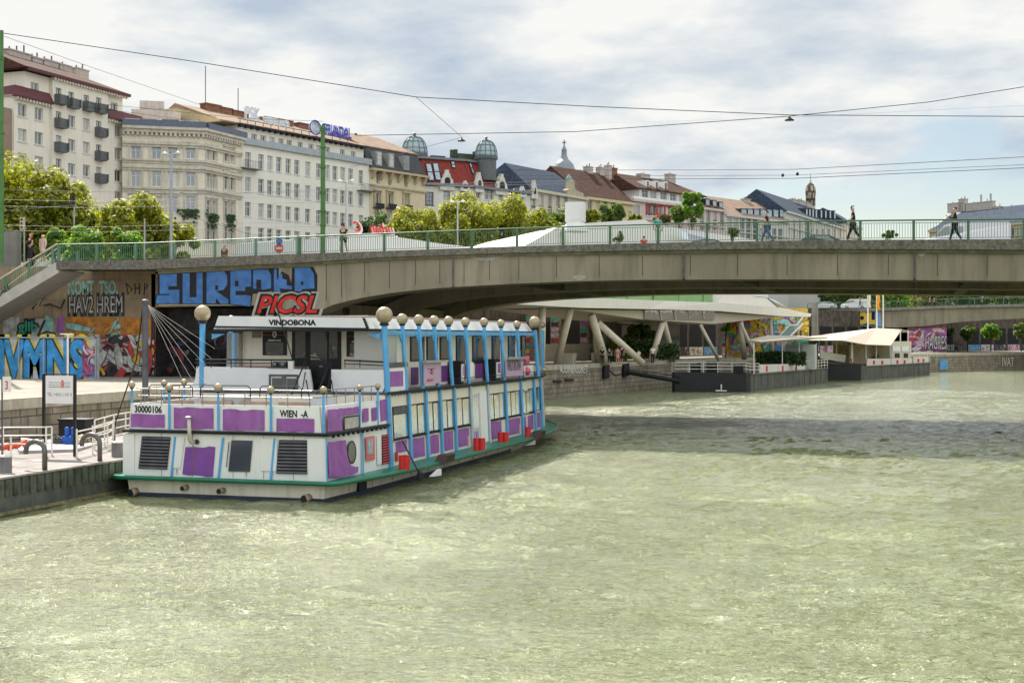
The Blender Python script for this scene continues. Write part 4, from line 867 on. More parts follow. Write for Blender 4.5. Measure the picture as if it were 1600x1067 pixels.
# name board (chamfered panel across the stern end)
def s5(zx, zy, Y=None): return onY(300+zx/5, 480+zy/5, Y if Y is not None else YU-.16)
P = [s5(180, 146), s5(207, 68), s5(1330, 84), s5(1362, 162)]; b = MB(); b.prism(P, (0, .06, 0)); nb_ = b.build('name_board', mat('board_grey_white', (.66, .68, .68), .4, var=.04), bt)
b = MB(); q1 = [s5(170, 158, YU-.17), s5(172, 146, YU-.17), s5(1364, 162, YU-.17), s5(1370, 174, YU-.17)]; b.prism(q1, (0, .08, 0)); q2 = [s5(1330, 82, YU-.17), s5(1345, 84, YU-.17), s5(1378, 165, YU-.17), s5(1362, 170, YU-.17)]; b.prism(q2, (0, .08, 0)); b.build('board_edge', black, nb_)
b = MB(); A, B1 = s5(602, 139, YU-.165), s5(965, 98, YU-.165); b.text('VINDOBONA', A, B1-Vector((0, 0, B1.z-A.z))-A+Vector((0, 0, -.012)), (0, 0, 1), B1.x-A.x, B1.z-A.z, .014, .004); b.build('lettering', black, nb_)
# cabin
YC = YU+1.6; cx1 = 3.0
b = MB(); b.box(BX-cx1, BX+cx1, YC, yend-.6, 3.49, zr0-.08); b.build('cabin', cream, bt)
def c5(zx, zy): return onY(300+zx/5, 480+zy/5, YC-.01)
def cpan(name, q, m, off=0., th=.02, parent=bt):
    x0, y0, x1, y1 = q; A, B1 = c5(x0, y1), c5(x1, y0); b = MB(); b.box(A.x, B1.x, A.y-off-th, A.y-off, A.z, B1.z); return b.build(name, m, parent)
dg = glass('cabin_glass', (.012, .014, .016), .04, .13, wav=.15)
for q in ((553, 168, 742, 375), (1208, 178, 1400, 385)):
    f_ = cpan('window', q, black); cpan('pane', (q[0]+28, q[1]+105, q[2]-25, q[3]-5), dg, .025, .01, f_)
    cx = (q[0]+q[2])/2; cy = q[1]+45
    e5 = MB(); cc = c5(cx, cy); cc.y -= .03
    e5.prism([cc+Vector((.10*cos(a), 0, .13*sin(a))) for a in [2*pi*i/12 for i in range(12)]], (0, -.006, 0)); e5.build('emblem', mat('emblem_silver', (.5, .5, .5), .4), f_)
    e5 = MB()
    for s_ in (-1, 1): e5.box(cc.x+s_*.34-.2, cc.x+s_*.34+.2, cc.y-.01, cc.y, cc.z-.03, cc.z-.012)
    e5.build('emblem_lines', red, f_); e5 = MB(); e5.text('RESERVE BAR', (cc.x-.28, cc.y-.002, cc.z-.26), (1, 0, 0), (0, 0, 1), .56, .06, .003); e5.build('lettering', wfr, f_)
    e5 = MB()
    for a in (.6, 2.2, 3.7, 5.3): e5.tube([cc+Vector((0, -.012, 0)), cc+Vector((.08*cos(a), -.012, .1*sin(a)))], .014, 4)
    e5.build('emblem_mark', black, f_)
dr = cpan('glass_door', (783, 168, 1166, 700), black, .0, .03)
for q in ((810, 180, 890, 400), (930, 180, 1060, 600), (1075, 180, 1140, 400)): cpan('pane', q, dg, .035, .01, dr)
cpan('vent', (470, 168, 540, 240), mat('vent_brown', (.22, .19, .14), .6), .0, .03); cpan('vent', (1415, 178, 1485, 255), MATS['vent_brown'], .0, .03)
b = MB(); b.box(BX-3.55, BX-3.0, YC-.3, YC+.1, 3.5, 5.7); b.build('cabin_corner', glass('curved_glass', (.2, .21, .19), .08, .3), bt)
# aft white breastwork of the upper deck with the stair opening, at plane YU
Yq = YU-.05
def a5(zx, zy, Y=None): return onY(300+zx/5, 480+zy/5, Y or Yq)
b = MB()
b.prism([a5(36, 462), a5(585, 475), a5(585, 700), a5(0, 700), a5(-25, 655), a5(0, 610), a5(25, 560)][::-1], (0, .08, 0)); b.build('breastwork', mat('breast_white', (.66, .68, .69), .4, var=.04), bt)
b = MB(); b.prism([a5(1088, 486), a5(1512, 490), a5(1512, 790), a5(1088, 790)], (0, .08, 0)); b.build('breastwork', MATS['breast_white'], bt)
b = MB(); A = a5(585, 478); B1 = a5(915, 478); b.prism([a5(585, 478), a5(585, 790), a5(950, 790), a5(935, 610), a5(915, 486)], (0, .12, 0)); cbk = b.build('stair_cabinet', MATS['breast_white'], bt)
b = MB(); 
for q in ((600, 525, 828, 540), (600, 540, 614, 700), (700, 540, 734, 700), (816, 540, 828, 700)): A, B1 = a5(q[0], q[3], Yq-.03), a5(q[2], q[1], Yq-.03); b.box(A.x, B1.x, A.y, A.y+.03, A.z, B1.z)
b.build('cabinet_frame', dsteel, cbk)
for q in ((625, 552, 698, 690), (740, 556, 815, 690)): A, B1 = a5(q[0], q[3], Yq-.02), a5(q[2], q[1], Yq-.02); b = MB(); b.box(A.x, B1.x, A.y, A.y+.015, A.z, B1.z); b.build('cabinet_window', glass('cabinet_glass', (.04, .05, .045), .2, .1), cbk)
b = MB(); A, B1 = a5(866, 665, Yq-.5), a5(1085, 606, Yq-.5)
for k in range(6): b.box(A.x, B1.x, Yq-.9+k*.28, Yq-.6+k*.28, 2.5+k*.18, 2.56+k*.18)
b.build('stair_tread', mat('stair_green', (.03, .14, .08), .5), bt)
b = MB(); b.box(A.x, B1.x, Yq-.2, Yq-.1, 2.36, 3.3); b.build('stair_riser', MATS['breast_white'], bt)
for xa in (888, 1085):
    b = MB(); T = a5(xa, 415, Yq+.1); Bm = a5(xa-110, 680, Yq-1.2)
    b.tube([T, Bm], .03, 6); b.tube([T+Vector((0, 0, -.35)), Bm+Vector((.25, .3, -.1))], .02, 6); b.tube([T+Vector((0, 0, -.65)), Bm+Vector((.45, .55, -.1))], .02, 6); b.tube([T, T+Vector((0, 0, -.9))], .03, 6); b.build('stair_rail', black, bt)
b = MB()
for zy, r in ((408, .03), (435, .018)): b.tube([a5(30, zy), a5(780, zy+4)], r, 6)
for zx in (45, 150, 306, 460, 620, 740): b.tube([a5(zx, 408), a5(zx, 475)], .018, 6)
b.build('upper_railing', black, bt); b = MB()
for zy, r in ((408, .03), (435, .018)): b.tube([a5(1190, zy+6), a5(1515, zy+22)], r, 6)
for zx in (1195, 1312, 1500): b.tube([a5(zx, 408), a5(zx, 475)], .018, 6)
b.tube([a5(1515, 430), a5(1517, 600), a5(1495, 665), a5(1440, 680)], .028, 6)
b.build('upper_railing', black, bt)
b = MB()
for zx in (650, 713): p = a5(zx, 450, Yq+.02); b.smooth = True; b.tube([p+Vector((0, -.12, 0)), p+Vector((0, .08, 0))], .085, 14)
b.box(a5(620, 478).x, a5(745, 478).x, Yq+.1, Yq+.35, a5(620, 470).z, a5(620, 425).z); b.build('search_lights', mat('lamp_grey', (.12, .14, .14), .3, metal=.5), bt)
b = MB(); A, B1 = a5(752, 485), a5(790, 420); b.box(A.x, B1.x, Yq-.02, Yq+.1, A.z, B1.z); b.build('control_box', wfr, bt)
b = MB(); b.tube([onY(300+672/5, 480+35/5, YU-.3), onY(300+785/5, 480+405/5, YU-.3)], .025, 6); b.build('mast', black, bt)
for zx, zy in ((635, 476), (515, 486)): pass
b = MB(); b.box(BX-3.3, BX+.1, YC-.9, YC-.5, 3.9, 3.98); b.box(BX+1.6, BX+3.2, YC-.9, YC-.5, 3.9, 3.98); b.box(BX-3.3, BX+.1, YC-.52, YC-.47, 3.98, 4.4); b.build('deck_bench', mat('bench_red_brown', (.25, .14, .12), .6, var=.2), bt)
# ---- upper side walk
cxw = BX+cx1
def cw(name, m, zx0, zx1, z0, z1, off=.01, th=.02, parent=bt):
    y0, y1 = onX(500+zx0*.3187, 520, cxw).y, onX(500+zx1*.3187, 520, cxw).y; b = MB(); b.box(cxw+off, cxw+off+th, y0, y1, z0, z1); return b.build(name, m, parent)
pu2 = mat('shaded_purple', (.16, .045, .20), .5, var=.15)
for a, c in ((440, 510), (520, 575), (585, 630)): f_ = cw('window', black, a, c, 4.55, 5.55); cw('pane', dg, a+4, c-4, 4.6, 5.5, .035, .01, f_)
for a, c in ((665, 710), (745, 800), (840, 880), (920, 955), (985, 1005)): f_ = cw('window', black, a, c, 4.3, 5.6); cw('pane', dg, a+3, c-3, 4.35, 5.55, .035, .01, f_)
for a, c in ((445, 480), (590, 625), (760, 802), (845, 880), (690, 715)): cw('purple_panel', pu2, a, c, 3.62, 4.3)
# railing breast panel near the stern corner
o = fpanel('side_gate', [(335, 358), (413, 352), (415, 468), (337, 478)], white, off=-.03, thick=.05); fpanel('purple_panel', [(343, 378), (406, 374), (407, 448), (345, 452)], purple, off=.025, parent=o)
fpanel('gate_cap', [(333, 336), (418, 330), (418, 354), (333, 360)], dsteel, off=-.05, thick=.1)
b = MB(); b.box(BX+2.3, BX+3.55, YU+.4, YU+1.6, 3.5, 5.8); b.build('corner_window', glass('corner_glass', (.35, .36, .33), .1, .2), bt)
b = MB()
for k in range(8): y = Yof(422)+.0; z = 3.6+k*.11; b.box(sidex(0, z, -.25), sidex(0, z, -.12), y-.1, y+.28, z, z+.05)
b.build('orange_ladder', mat('orange_paint', (.7, .22, .08), .5), bt)
def hang(name, q, m, parent=bt, off=.14, th=.04): return fpanel(name, [(q[0], q[1]), (q[2], q[1]), (q[2]+1, q[3]), (q[0]+1, q[3]+4)], m, off=off, thick=th, parent=parent)
lil = mat('lilac_board', (.46, .33, .45), .5, var=.06)
h1 = hang('advert_board', (506, 334, 589, 434), lil); hang('board_lamp', (508, 322, 603, 332), polegrey, h1, off=.2, th=.12)
cc = f2(547, 378, .19); b = MB()
for s_ in (-1, 1):
    b.tube([cc+Vector((0, s_*.08, .1)), cc+Vector((0, s_*.42, .14))], .018, 4); b.tube([cc+Vector((0, s_*.08, 0)), cc+Vector((0, s_*.3, -.01))], .018, 4)
b.build('emblem_lines', red, h1); b = MB()
for k in range(4): a = pi/4+k*pi/2; b.tube([cc+Vector((0, .04*cos(a), .04*sin(a))), cc+Vector((0, .12*cos(a), .17*sin(a)))], .018, 4)
b.build('emblem', black, h1)
b = MB(); A = f2(525, 428, .185); b.text('SEHR GUT', A, (0, 1, 0), (0, 0, 1), .75, .1, .006); b.build('lettering', red, h1)
h2 = hang('advert_board', (908, 318, 992, 398), lil); hang('board_lamp', (916, 306, 1002, 316), polegrey, h2, off=.2, th=.12)
b = MB(); A = f2(917, 377, .185); E = f2(986, 377, .185); b.text('VINDOBONA', A, (0, 1, 0), (0, 0, 1), E.y-A.y, .58, .004); b.build('lettering', dsteel, h2)
for q, w2 in (((652, 308, 700, 430), 0), ((824, 302, 880, 412), 0)):
    A = f2(q[0], q[3], -.5); E = f2(q[2], q[1], -.1); b = MB(); b.box(E.x-.55, E.x, A.y, E.y+.1, 3.5, 4.5); o = b.build('deck_cupboard', black, bt)
    b = MB(); y0 = A.y+(E.y-A.y)*.25; b.box(E.x, E.x+.03, y0, E.y+.1, 3.58, 4.35); b.build('door', white, o); b = MB(); b.box(E.x+.03, E.x+.045, y0+.12, E.y, 3.85, 4.3); b.build('purple_panel', purple, o)
for a, c in ((735, 752),): fpanel('white_panel', [(a, 335), (c, 333), (c, 405), (a, 408)], white, off=-.3)
b = MB(); b.smooth = True; b.sphere(f2(1015, 376, -.05), .19, 20); b.build('round_fender', mat('pink_plastic', (.55, .09, .16), .4), bt)
b = MB(); b.smooth = True; p = f2(1013, 345, -.05); b.lathe(p, [(.13, 0), (.15, .04), (.15, .42), (.12, .46)], 16); b.build('red_cylinder', MATS['pink_plastic'], bt)
fpanel('white_panel', [(1000, 350), (1045, 345), (1046, 400), (1001, 403)], white, off=-.1)
b = MB()
for z in (3.62, 3.75): b.tube([(sidex(0, z, 0), Yof(640), z), (sidex(0, z, 0), yend-.1, z)], .016, 5)
b.build('side_rail', black, bt)
# deck fittings
def bollards(zx0, zx1, zy1, h=.42):
    for zx in (zx0, zx1):
        p = f2(zx, zy1, .35); p.z = .72
        r_ = ray(500+zx*.3187, 460+zy1*.3187); t_ = (p.z-CH)/r_.z; p = Vector((r_.x*t_, r_.y*t_, p.z))
        b = MB(); b.lathe(p, [(.14, 0), (.14, h), (.145, h+.02)], 18); b.build('red_bollard', red, bt)
bollards(404, 422, 858, .5); bollards(767, 794, 764, .5); bollards(886, 911, 722, .42); bollards(1018, 1019, 698, .45)
for zx, zy in ((606, 818), (1064, 696)):
    p = f2(zx, zy, .6); p = onZ(500+zx*.3187, 460+zy*.3187, .72); b = MB(); b.prism([p+Vector((-.2, -.5, 0)), p+Vector((-.1, -.35, .28)), p+Vector((-.1, .4, .28)), p+Vector((-.2, .5, 0))], (.45, 0, 0)); b.build('fairlead', mat('fairlead_brown', (.05, .02, .02), .6), bt)
p = onZ(500+485*.3187, 460+870*.3187, .72); b = MB(); b.tube([f2(405, 720, .1), p+Vector((0, -.15, .1)), p+Vector((.05, 0, -.1))], .03, 6); b.lathe(p+Vector((.05, 0, -.36)), [(.05, .05), (.12, .08), (.12, .32), (.05, .4)], 12); b.build('rope_fender', black, bt)
for zx0, zx1, zy in ((500, 603, 895), (945, 1062, 745)):
    A, E = onZ(500+zx0*.3187, 460+zy*.3187, .35), onZ(500+zx1*.3187, 460+(zy-15)*.3187, .3); b = MB(); b.prism([A.lerp(E, .55)+Vector((-.2, 0, -.05)), E+Vector((-.2, 0, -.05)), E+Vector((-.2, 0, .2)), E+Vector((-.2, -.1, .2))], (.14, 0, 0)); b.build('hull_fin', white, bt)
p = onX(562.5, 768, -18.72); b = MB(); b.box(p.x-.02, p.x+.12, p.y-.35, p.y+.35, .12, .52); b.build('hull_recess', black, bt)

sm_ = mat('seam_line', (.30, .27, .22), .6)
for x in (-2.4, -1.2, .35, 1.5, 2.6): b = MB(); b.box(BX+x-.008, BX+x+.008, B0-.012, B0+.0, .74, 2.2); b.build('seam', sm_, bt)
for i in range(1, 16): y = i*1.9; b = MB(); X_ = BX+float(np.interp(y, [0, 5, 20, 26, 31], [3.72, 3.92, 3.92, 3.55, 2.5])); b.box(X_-.02, X_+.012, B0+y-.008, B0+y+.008, .2, .56); b.build('seam', sm_, bt)
rust = mat('rust_run', (.26, .12, .05), .8, var=.4, scale=6)
for zx, zy, ln in ((383, 742, 150), (95, 985, 40), (945, 1015, 22), (300, 855, 30), (640, 870, 26)):
    P = st(zx, zy, B0-.032); b = MB(); b.poly([P, P+Vector((.035, 0, 0)), P+Vector((.02, 0, -ln*.0068)), P+Vector((.008, 0, -ln*.0068))]); b.build('rust_run', rust, bt)
# ================================================================ buildings
class Facade:
    """a building whose street front runs through two measured points; local x along the front, y into the building"""
    def __init__(s, pxA, tA, pxB, tB):
        s.A = at(pxA, HZ, tA); s.B = at(pxB, HZ, tB); d = s.B-s.A; s.L = d.length; s.rz = math.atan2(d.y, d.x); s.d = d.normalized(); s.n = Vector((-s.d.y, s.d.x, 0))
        s.A.z = GZ-.2
    def loc(s, px, py, off=0.):      # (x along, height above base) of a pixel on the front moved off metres inwards
        A = s.A+s.n*off; r = ray(px, py); den = r.x*s.d.y-r.y*s.d.x; t = (A.x*s.d.y-A.y*s.d.x)/den
        p = Vector((r.x*t, r.y*t, 0)); return ((p-Vector((s.A.x, s.A.y, 0))).dot(s.d), CH+r.z*t-s.A.z)
    def X(s, px, off=0.): return s.loc(px, 400, off)[0]
    def Z(s, px, py, off=0.): return s.loc(px, py, off)[1]
    def root(s, name, label, cat='building'): s.r = empty(name, s.A, s.rz, label, cat); return s.r
def wall_grid(b, x0, x1, z0, z1, holes, dep=.28, y=0.):
    xs = sorted({x0, x1, *[h[0] for h in holes], *[h[1] for h in holes]}); zs = sorted({z0, z1, *[h[2] for h in holes], *[h[3] for h in holes]})
    xs = [x for x in xs if x0 <= x <= x1]; zs = [z for z in zs if z0 <= z <= z1]
    for j in range(len(zs)-1):
        i = 0
        while i < len(xs)-1:
            def hole(i): cx, cz = (xs[i]+xs[i+1])/2, (zs[j]+zs[j+1])/2; return any(h[0] < cx < h[1] and h[2] < cz < h[3] for h in holes)
            if hole(i): i += 1; continue
            k = i
            while k+1 < len(xs)-1 and not hole(k+1): k += 1
            b.quad((xs[i], y, zs[j]), (xs[k+1], y, zs[j]), (xs[k+1], y, zs[j+1]), (xs[i], y, zs[j+1])); i = k+1
    for a, c, e, f in holes:
        b.quad((a, y, e), (a, y+dep, e), (a, y+dep, f), (a, y, f)); b.quad((c, y, e), (c, y, f), (c, y+dep, f), (c, y+dep, e)); b.quad((a, y, f), (a, y+dep, f), (c, y+dep, f), (c, y, f)); b.quad((a, y, e), (c, y, e), (c, y+dep, e), (a, y+dep, e))
WC = {}
def window(parent, h, style='cross', dep=.2, y=0., fm=None, pm=None, sill=None, x=None):
    w_, hh = h[1]-h[0], h[3]-h[2]; key = (round(w_, 1), round(hh, 1), style, (fm or wfr).name, (pm or wingl).name); w_, hh = round(w_, 1), round(hh, 1)
    if key not in WC:
        b = MB(); fw = min(.09, w_*.12)
        def bar(a, c, e, f): b.box(a, c, 0, .07, e, f)
        if w_ < .45 or hh < .5: style = 'plain'
        bar(-w_/2, -w_/2+fw, 0, hh); bar(w_/2-fw, w_/2, 0, hh); bar(-w_/2, w_/2, 0, fw); bar(-w_/2, w_/2, hh-fw, hh)
        if style in ('cross', 'two'): bar(-fw*.45, fw*.45, fw, hh-fw)
        if style == 'cross': b.box(-w_/2, w_/2, -.012, .06, hh*.66-fw*.4, hh*.66+fw*.4)
        if style == 'grid':
            for k in range(1, 4): bar(-w_/2+w_*k/4-.02, -w_/2+w_*k/4+.02, fw, hh-fw)
            for k in range(1, 3): b.box(-w_/2, w_/2, -.012, .06, hh*k/3-.02, hh*k/3+.02)
        b.box(-w_/2-.12, w_/2+.12, -dep-.10, -dep+.02, -.09, -.002)
        o = b.build('window', fm or wfr, parent, local=True)
        g = MB(); g.box(-w_/2+fw*.5, w_/2-fw*.5, .04, .05, fw*.5, hh-fw*.5); p = g.build('pane', pm or wingl, o, local=True); WC[key] = (o.data, p.data)
        o.location = ((h[0]+h[1])/2, y+dep, h[2]); return o
    o = bpy.data.objects.new('window', WC[key][0]); COL.objects.link(o); o.parent = parent; o.location = ((h[0]+h[1])/2, y+dep, h[2])
    p = bpy.data.objects.new('pane', WC[key][1]); COL.objects.link(p); p.parent = o; return o
def lb(root, name, m, fn): b = MB(); fn(b); return b.build(name, m, root, local=True)
def block(b, x0, x1, d, z0, z1, holes=(), y=0., dep=.28):
    wall_grid(b, x0, x1, z0, z1, list(holes), dep, y)
    b.quad((x0, y, z0), (x0, y, z1), (x0, y+d, z1), (x0, y+d, z0)); b.quad((x1, y, z0), (x1, y+d, z0), (x1, y+d, z1), (x1, y, z1)); b.quad((x0, y+d, z0), (x0, y+d, z1), (x1, y+d, z1), (x1, y+d, z0)); b.quad((x0, y, z1), (x1, y, z1), (x1, y+d, z1), (x0, y+d, z1))
def gable_roof(b, x0, x1, y0, y1, z0, h, ov=.4, hip0=0, hip1=0, ridge=.5, th=.15):
    yr = y0+(y1-y0)*ridge; a, c = x0-ov, x1+ov
    P = [(a, y0-ov, z0), (c, y0-ov, z0), (c, y1+ov, z0), (a, y1+ov, z0), (a+hip0, yr, z0+h), (c-hip1, yr, z0+h)]
    b.add(P+[(p[0], p[1], p[2]-th) for p in P[:4]], [(0, 1, 5, 4), (1, 2, 5), (2, 3, 4, 5), (3, 0, 4), (0, 6, 7, 1), (1, 7, 8, 2), (2, 8, 9, 3), (3, 9, 6, 0), (6, 9, 8, 7)])
def chimney(root, x, y, z0, w_, d, h, m, pots=2, capm=None):
    b = MB(); b.box(x-w_/2, x+w_/2, y-d/2, y+d/2, z0, z0+h); b.mi(1).box(x-w_/2-.1, x+w_/2+.1, y-d/2-.1, y+d/2+.1, z0+h, z0+h+.15)
    b.cur = 2
    for k in range(pots): xx = x-w_/2+w_*(k+.5)/pots; b.cyl((xx, y, z0+h+.15), (xx, y, z0+h+.15+(.35+.3*((k*7) % 3))), .09, 8)
    return b.build('chimney', [m, capm or m, dsteel], root, local=True)
def rows(F_, cells, w_, h_, refpx=None):
    """window openings centred on measured pixels"""
    out = []
    for px, py in cells: x, z = F_.loc(px, py); out.append((round(x-w_/2, 2), round(x+w_/2, 2), round(z-h_/2, 2), round(z+h_/2, 2)))
    return out
def cellgrid(F_, cols, lines, w_, h_):
    """cols: pixel x; lines: (pxref, pyref); every row keeps its height along the front"""
    out = []
    for pr, py in lines:
        z = F_.Z(pr, py)
        for c in cols: x = F_.X(c); out.append((round(x-w_/2, 2), round(x+w_/2, 2), round(z-h_/2, 2), round(z+h_/2, 2)))
    return out
rooft = mat('roof_tile_brown', (.085, .042, .03), .9, var=.3, scale=1.2, tile=(.35, .3, (.5, .5, .5), .02, .8), streak=.4)
rredt = mat('roof_dark_red', (.11, .022, .028), .6, var=.2, scale=2, tile=(.3, .35, (.6, .55, .55), .02, .85))
brick = mat('chimney_brick', (.26, .13, .085), .9, var=.25, tile=(.4, .15, (.8, .8, .8), .02, .75))
rend = mat('chimney_render', (.45, .40, .37), .9, var=.12, streak=.3)
slate = mat('slate_roof', (.05, .055, .07), .85, var=.25, scale=1.5, tile=(.8, 4., (.6, .6, .6), .05, .9))
slateb = mat('blue_slate_roof', (.045, .065, .10), .85, var=.3, scale=1.5, tile=(.7, 5., (.55, .6, .65), .06, .85))
Zm = lambda z: z
# ---- B1: plain pale block with red eaves at the far left
F1 = Facade(22, 145, 220, 166); r = F1.root('apartment_building', 'plain pale apartment block with dark red eaves and small dark balconies at the far left')
s1 = 2.965
def p1(l): return [(x/s1, 40+y/s1) for x, y in l]
wl = rows(F1, p1([(103, 393), (180, 411), (103, 509), (180, 524), (103, 622), (180, 636)]), 1.35, 1.4)
wm = rows(F1, p1([(320, 446), (389, 460), (320, 556), (389, 568), (320, 668), (389, 674), (389, 790)]), 1.2, 1.35)+rows(F1, p1([(260, 325), (318, 343), (389, 357), (446, 368), (260, 434), (446, 477), (260, 545), (446, 586), (260, 652), (446, 690)]), .95, 1.65)
wr_ = rows(F1, p1([(548, 490), (610, 505), (548, 595), (610, 605), (548, 697), (610, 708), (548, 795), (610, 805)]), 1.35, 1.4)
wt_ = rows(F1, p1([(163, 293), (530, 383)]), 1.3, 1.3)
xl, xr_ = F1.X(22), F1.X(219); xm0, xm1 = F1.X(78), F1.X(165); zwl, zwr = F1.Z(55, 157), F1.Z(195, 190); zt_ = F1.Z(120, 133); xt0, xt1 = F1.X(24), F1.X(192)
zw = (zwl+zwr)/2
wpl = mat('render_pale', (.76, .71, .61), .9, var=.05, scale=.3, streak=.16)
def f(b):
    block(b, xl, xm0, 12, 0, zw, wl, y=.0); block(b, xm0+.003, xm1-.003, 12, 0, zt_, wm, y=-.35); block(b, xm1, xr_, 12, 0, zw, wr_, y=.0)
    block(b, xt0+1.5, xm0-.003, 10, zw+.003, zt_-.003, [h for h in wt_ if h[0] < xm0], y=.05); block(b, xm1+.003, xt1, 10, zw+.003, zt_-.003, [h for h in wt_ if h[0] > xm0], y=.05)
lb(r, 'wall', wpl, f)
for h in wl+wr_: window(r, h, 'two')
for h in wt_: window(r, h, 'two', y=.05)
for h in wm: window(r, h, 'two', y=-.35)
def f(b):
    for a, c in ((xl-.3, xm0), (xm1, xr_+.4)):
        b.add([(a, -.6, zw), (c, -.6, zw), (c, .06, zw+1.15), (a+.5, .06, zw+1.15), (a, 12, zw), (c, 12, zw)], [(0, 1, 2, 3), (0, 3, 4), (1, 5, 2)]); b.box(a, c, -.62, .0, zw-.15, zw-.004)
    b.box(xt0+1, xt1+.4, -.9, -.36, zt_+.02, zt_+.35)
lb(r, 'eave', rredt, f)
def f(b):
    for x in np.arange(xl, xm0, .5): b.box(x, x+.25, -.45, -.004, zw-.45, zw-.16)
    for x in np.arange(xm1+.1, xr_, .5): b.box(x, x+.25, -.45, -.004, zw-.45, zw-.16)
    for x in np.arange(xm0, xt1, .5): b.box(x, x+.25, -.7, -.354, zt_-.25, zt_+.018)
lb(r, 'cornice', wpl, f)
hr1 = F1.Z(90, 106, 6.5)-zt_-.36
lb(r, 'roof', rooft, lambda b: gable_roof(b, xt0+1, xt1, -.3, 12, zt_+.36, hr1, .5, .5, 5.5, .55))
for k, h in enumerate(wm):
    if h[1]-h[0] < 1.1 and k not in (15,):
        def f(b): xx = (h[0]+h[1])/2; b.box(xx-.75, xx+.75, -1.0, -.355, h[2]-.25, h[2]-.12); b.box(xx-.75, xx+.75, -1.0, -.95, h[2]-.12, h[2]+.85); b.box(xx-.75, xx-.7, -1.2, -.355, h[2]-.12, h[2]+.85); b.box(xx+.7, xx+.75, -1.2, -.355, h[2]-.12, h[2]+.85)
        lb(r, 'balcony', mat('balcony_dark', (.10, .105, .11), .6, var=.2), f)
for px, py, wd, n_ in ((26, 83, 3.6, 3), (54, 92.5, 1.7, 2), (75, 97, 2.5, 2), (97.5, 103.5, 2.0, 1), (124, 110, 2.3, 2)):
    x, z = F1.loc(px, py, 6); chimney(r, x, 6, zt_+.6, wd, 1, max(z-zt_-.6, 1), rend, n_, rend)
lb(r, 'wall', mat('brown_render', (.30, .22, .17), .9, var=.1), lambda b: b.box(xl-6, xl-.01, .3, 12, 0, zw-1.5))
# ---- B2: ornate cream corner building, two fronts
F2a = Facade(218, 162, 318, 164); F2b = Facade(318, 164, 379, 172)
def ornate(Fx, r, pxs, zc, first):
    pass
orn = mat('stucco_cream', (.72, .66, .54), .85, var=.07, scale=.6, streak=.22, dirt=(.25, .22, .17)); ornd = mat('stucco_trim', (.56, .52, .43), .85, var=.12, scale=1, streak=.35)
r = F2a.root('corner_building', 'ornate cream stucco corner building with moulded storeys and a flat terrace roof', 'building')
Fs = [(F2a, [(232, 0)], 218, 318), (F2b, [], 318, 379)]
s2 = 4.446
def p2(l): return [(160+x/s2, 160+y/s2) for x, y in l]
holesA = []
for ys_, hh in ((348, 1.6), (528, 2.0), (710, 2.0), (908, 1.9)):
    for x in (232, 375, 489, 612): px, py = p2([(x, ys_)])[0]; X_, Z_ = F2a.loc(px, py); holesA.append((round(X_-.55, 2), round(X_+.55, 2), round(Z_-hh/2, 2), round(Z_+hh/2, 2)))
zcA = F2a.Z(270, 200); LA = F2a.X(318)
hatt = []
for x in (322, 473, 620): px, py = p2([(x, 163)])[0]; X_, Z_ = F2a.loc(px, py, .8); hatt.append((round(X_-1, 2), round(X_+1, 2), round(Z_-.8, 2), round(Z_+.8, 2)))
zA2 = F2a.Z(270, 188, .8)
def f(b): block(b, -2, LA, 14, 0, zcA, holesA); block(b, -2, LA+.0, 12, zcA+.02, zA2, hatt, y=.8)
lb(r, 'wall', orn, f)
for h in holesA: window(r, h, 'cross')
for h in hatt: window(r, h, 'two', y=.8)
def mould(x0, x1, zc, zs, ends=.0):
    def f(b):
        b.box(x0, x1+.5, -.7, -.004, zc-.3, zc+.05); b.box(x0, x1+.4, -.45, -.004, zc-.7, zc-.302)
        for x in np.arange(x0, x1, .55): b.box(x, x+.28, -.42, -.005, zc-1.05, zc-.704)
        for z in zs: b.box(x0, x1+.25, -.32, -.004, z-.15, z+.12); b.box(x0, x1+.12, -.16, -.004, z-.45, z-.154)
    return f
zsA = [F2a.Z(270, 160+y/s2) for y in (290, 405, 455, 600)]
lb(r, 'cornice', ornd, mould(-2, LA, zcA, zsA))
def f(b):
    for h in holesA:
        b.box(h[0]-.3, h[0]-.08, -.12, -.004, h[2]-.3, h[3]+.3); b.box(h[1]+.08, h[1]+.3, -.12, -.004, h[2]-.3, h[3]+.3); b.box(h[0]-.35, h[1]+.35, -.25, -.004, h[3]+.302, h[3]+.5)
    for x in (1.6, 5.0, 8.2):
        pass
lb(r, 'window_surround', ornd, f)
def f(b):
    for i, h in enumerate(holesA):
        if i % 4 < 3 and i < 12: b.box(h[1]+.55, h[1]+1.55, -.06, -.004, h[2]+.1, h[3]-.1)

lb(r, 'terrace_edge', mat('terrace_blue_grey', (.10, .12, .18), .5), lambda b: b.box(-2, LA+.3, -.75, .1, zcA+.055, zcA+.75))
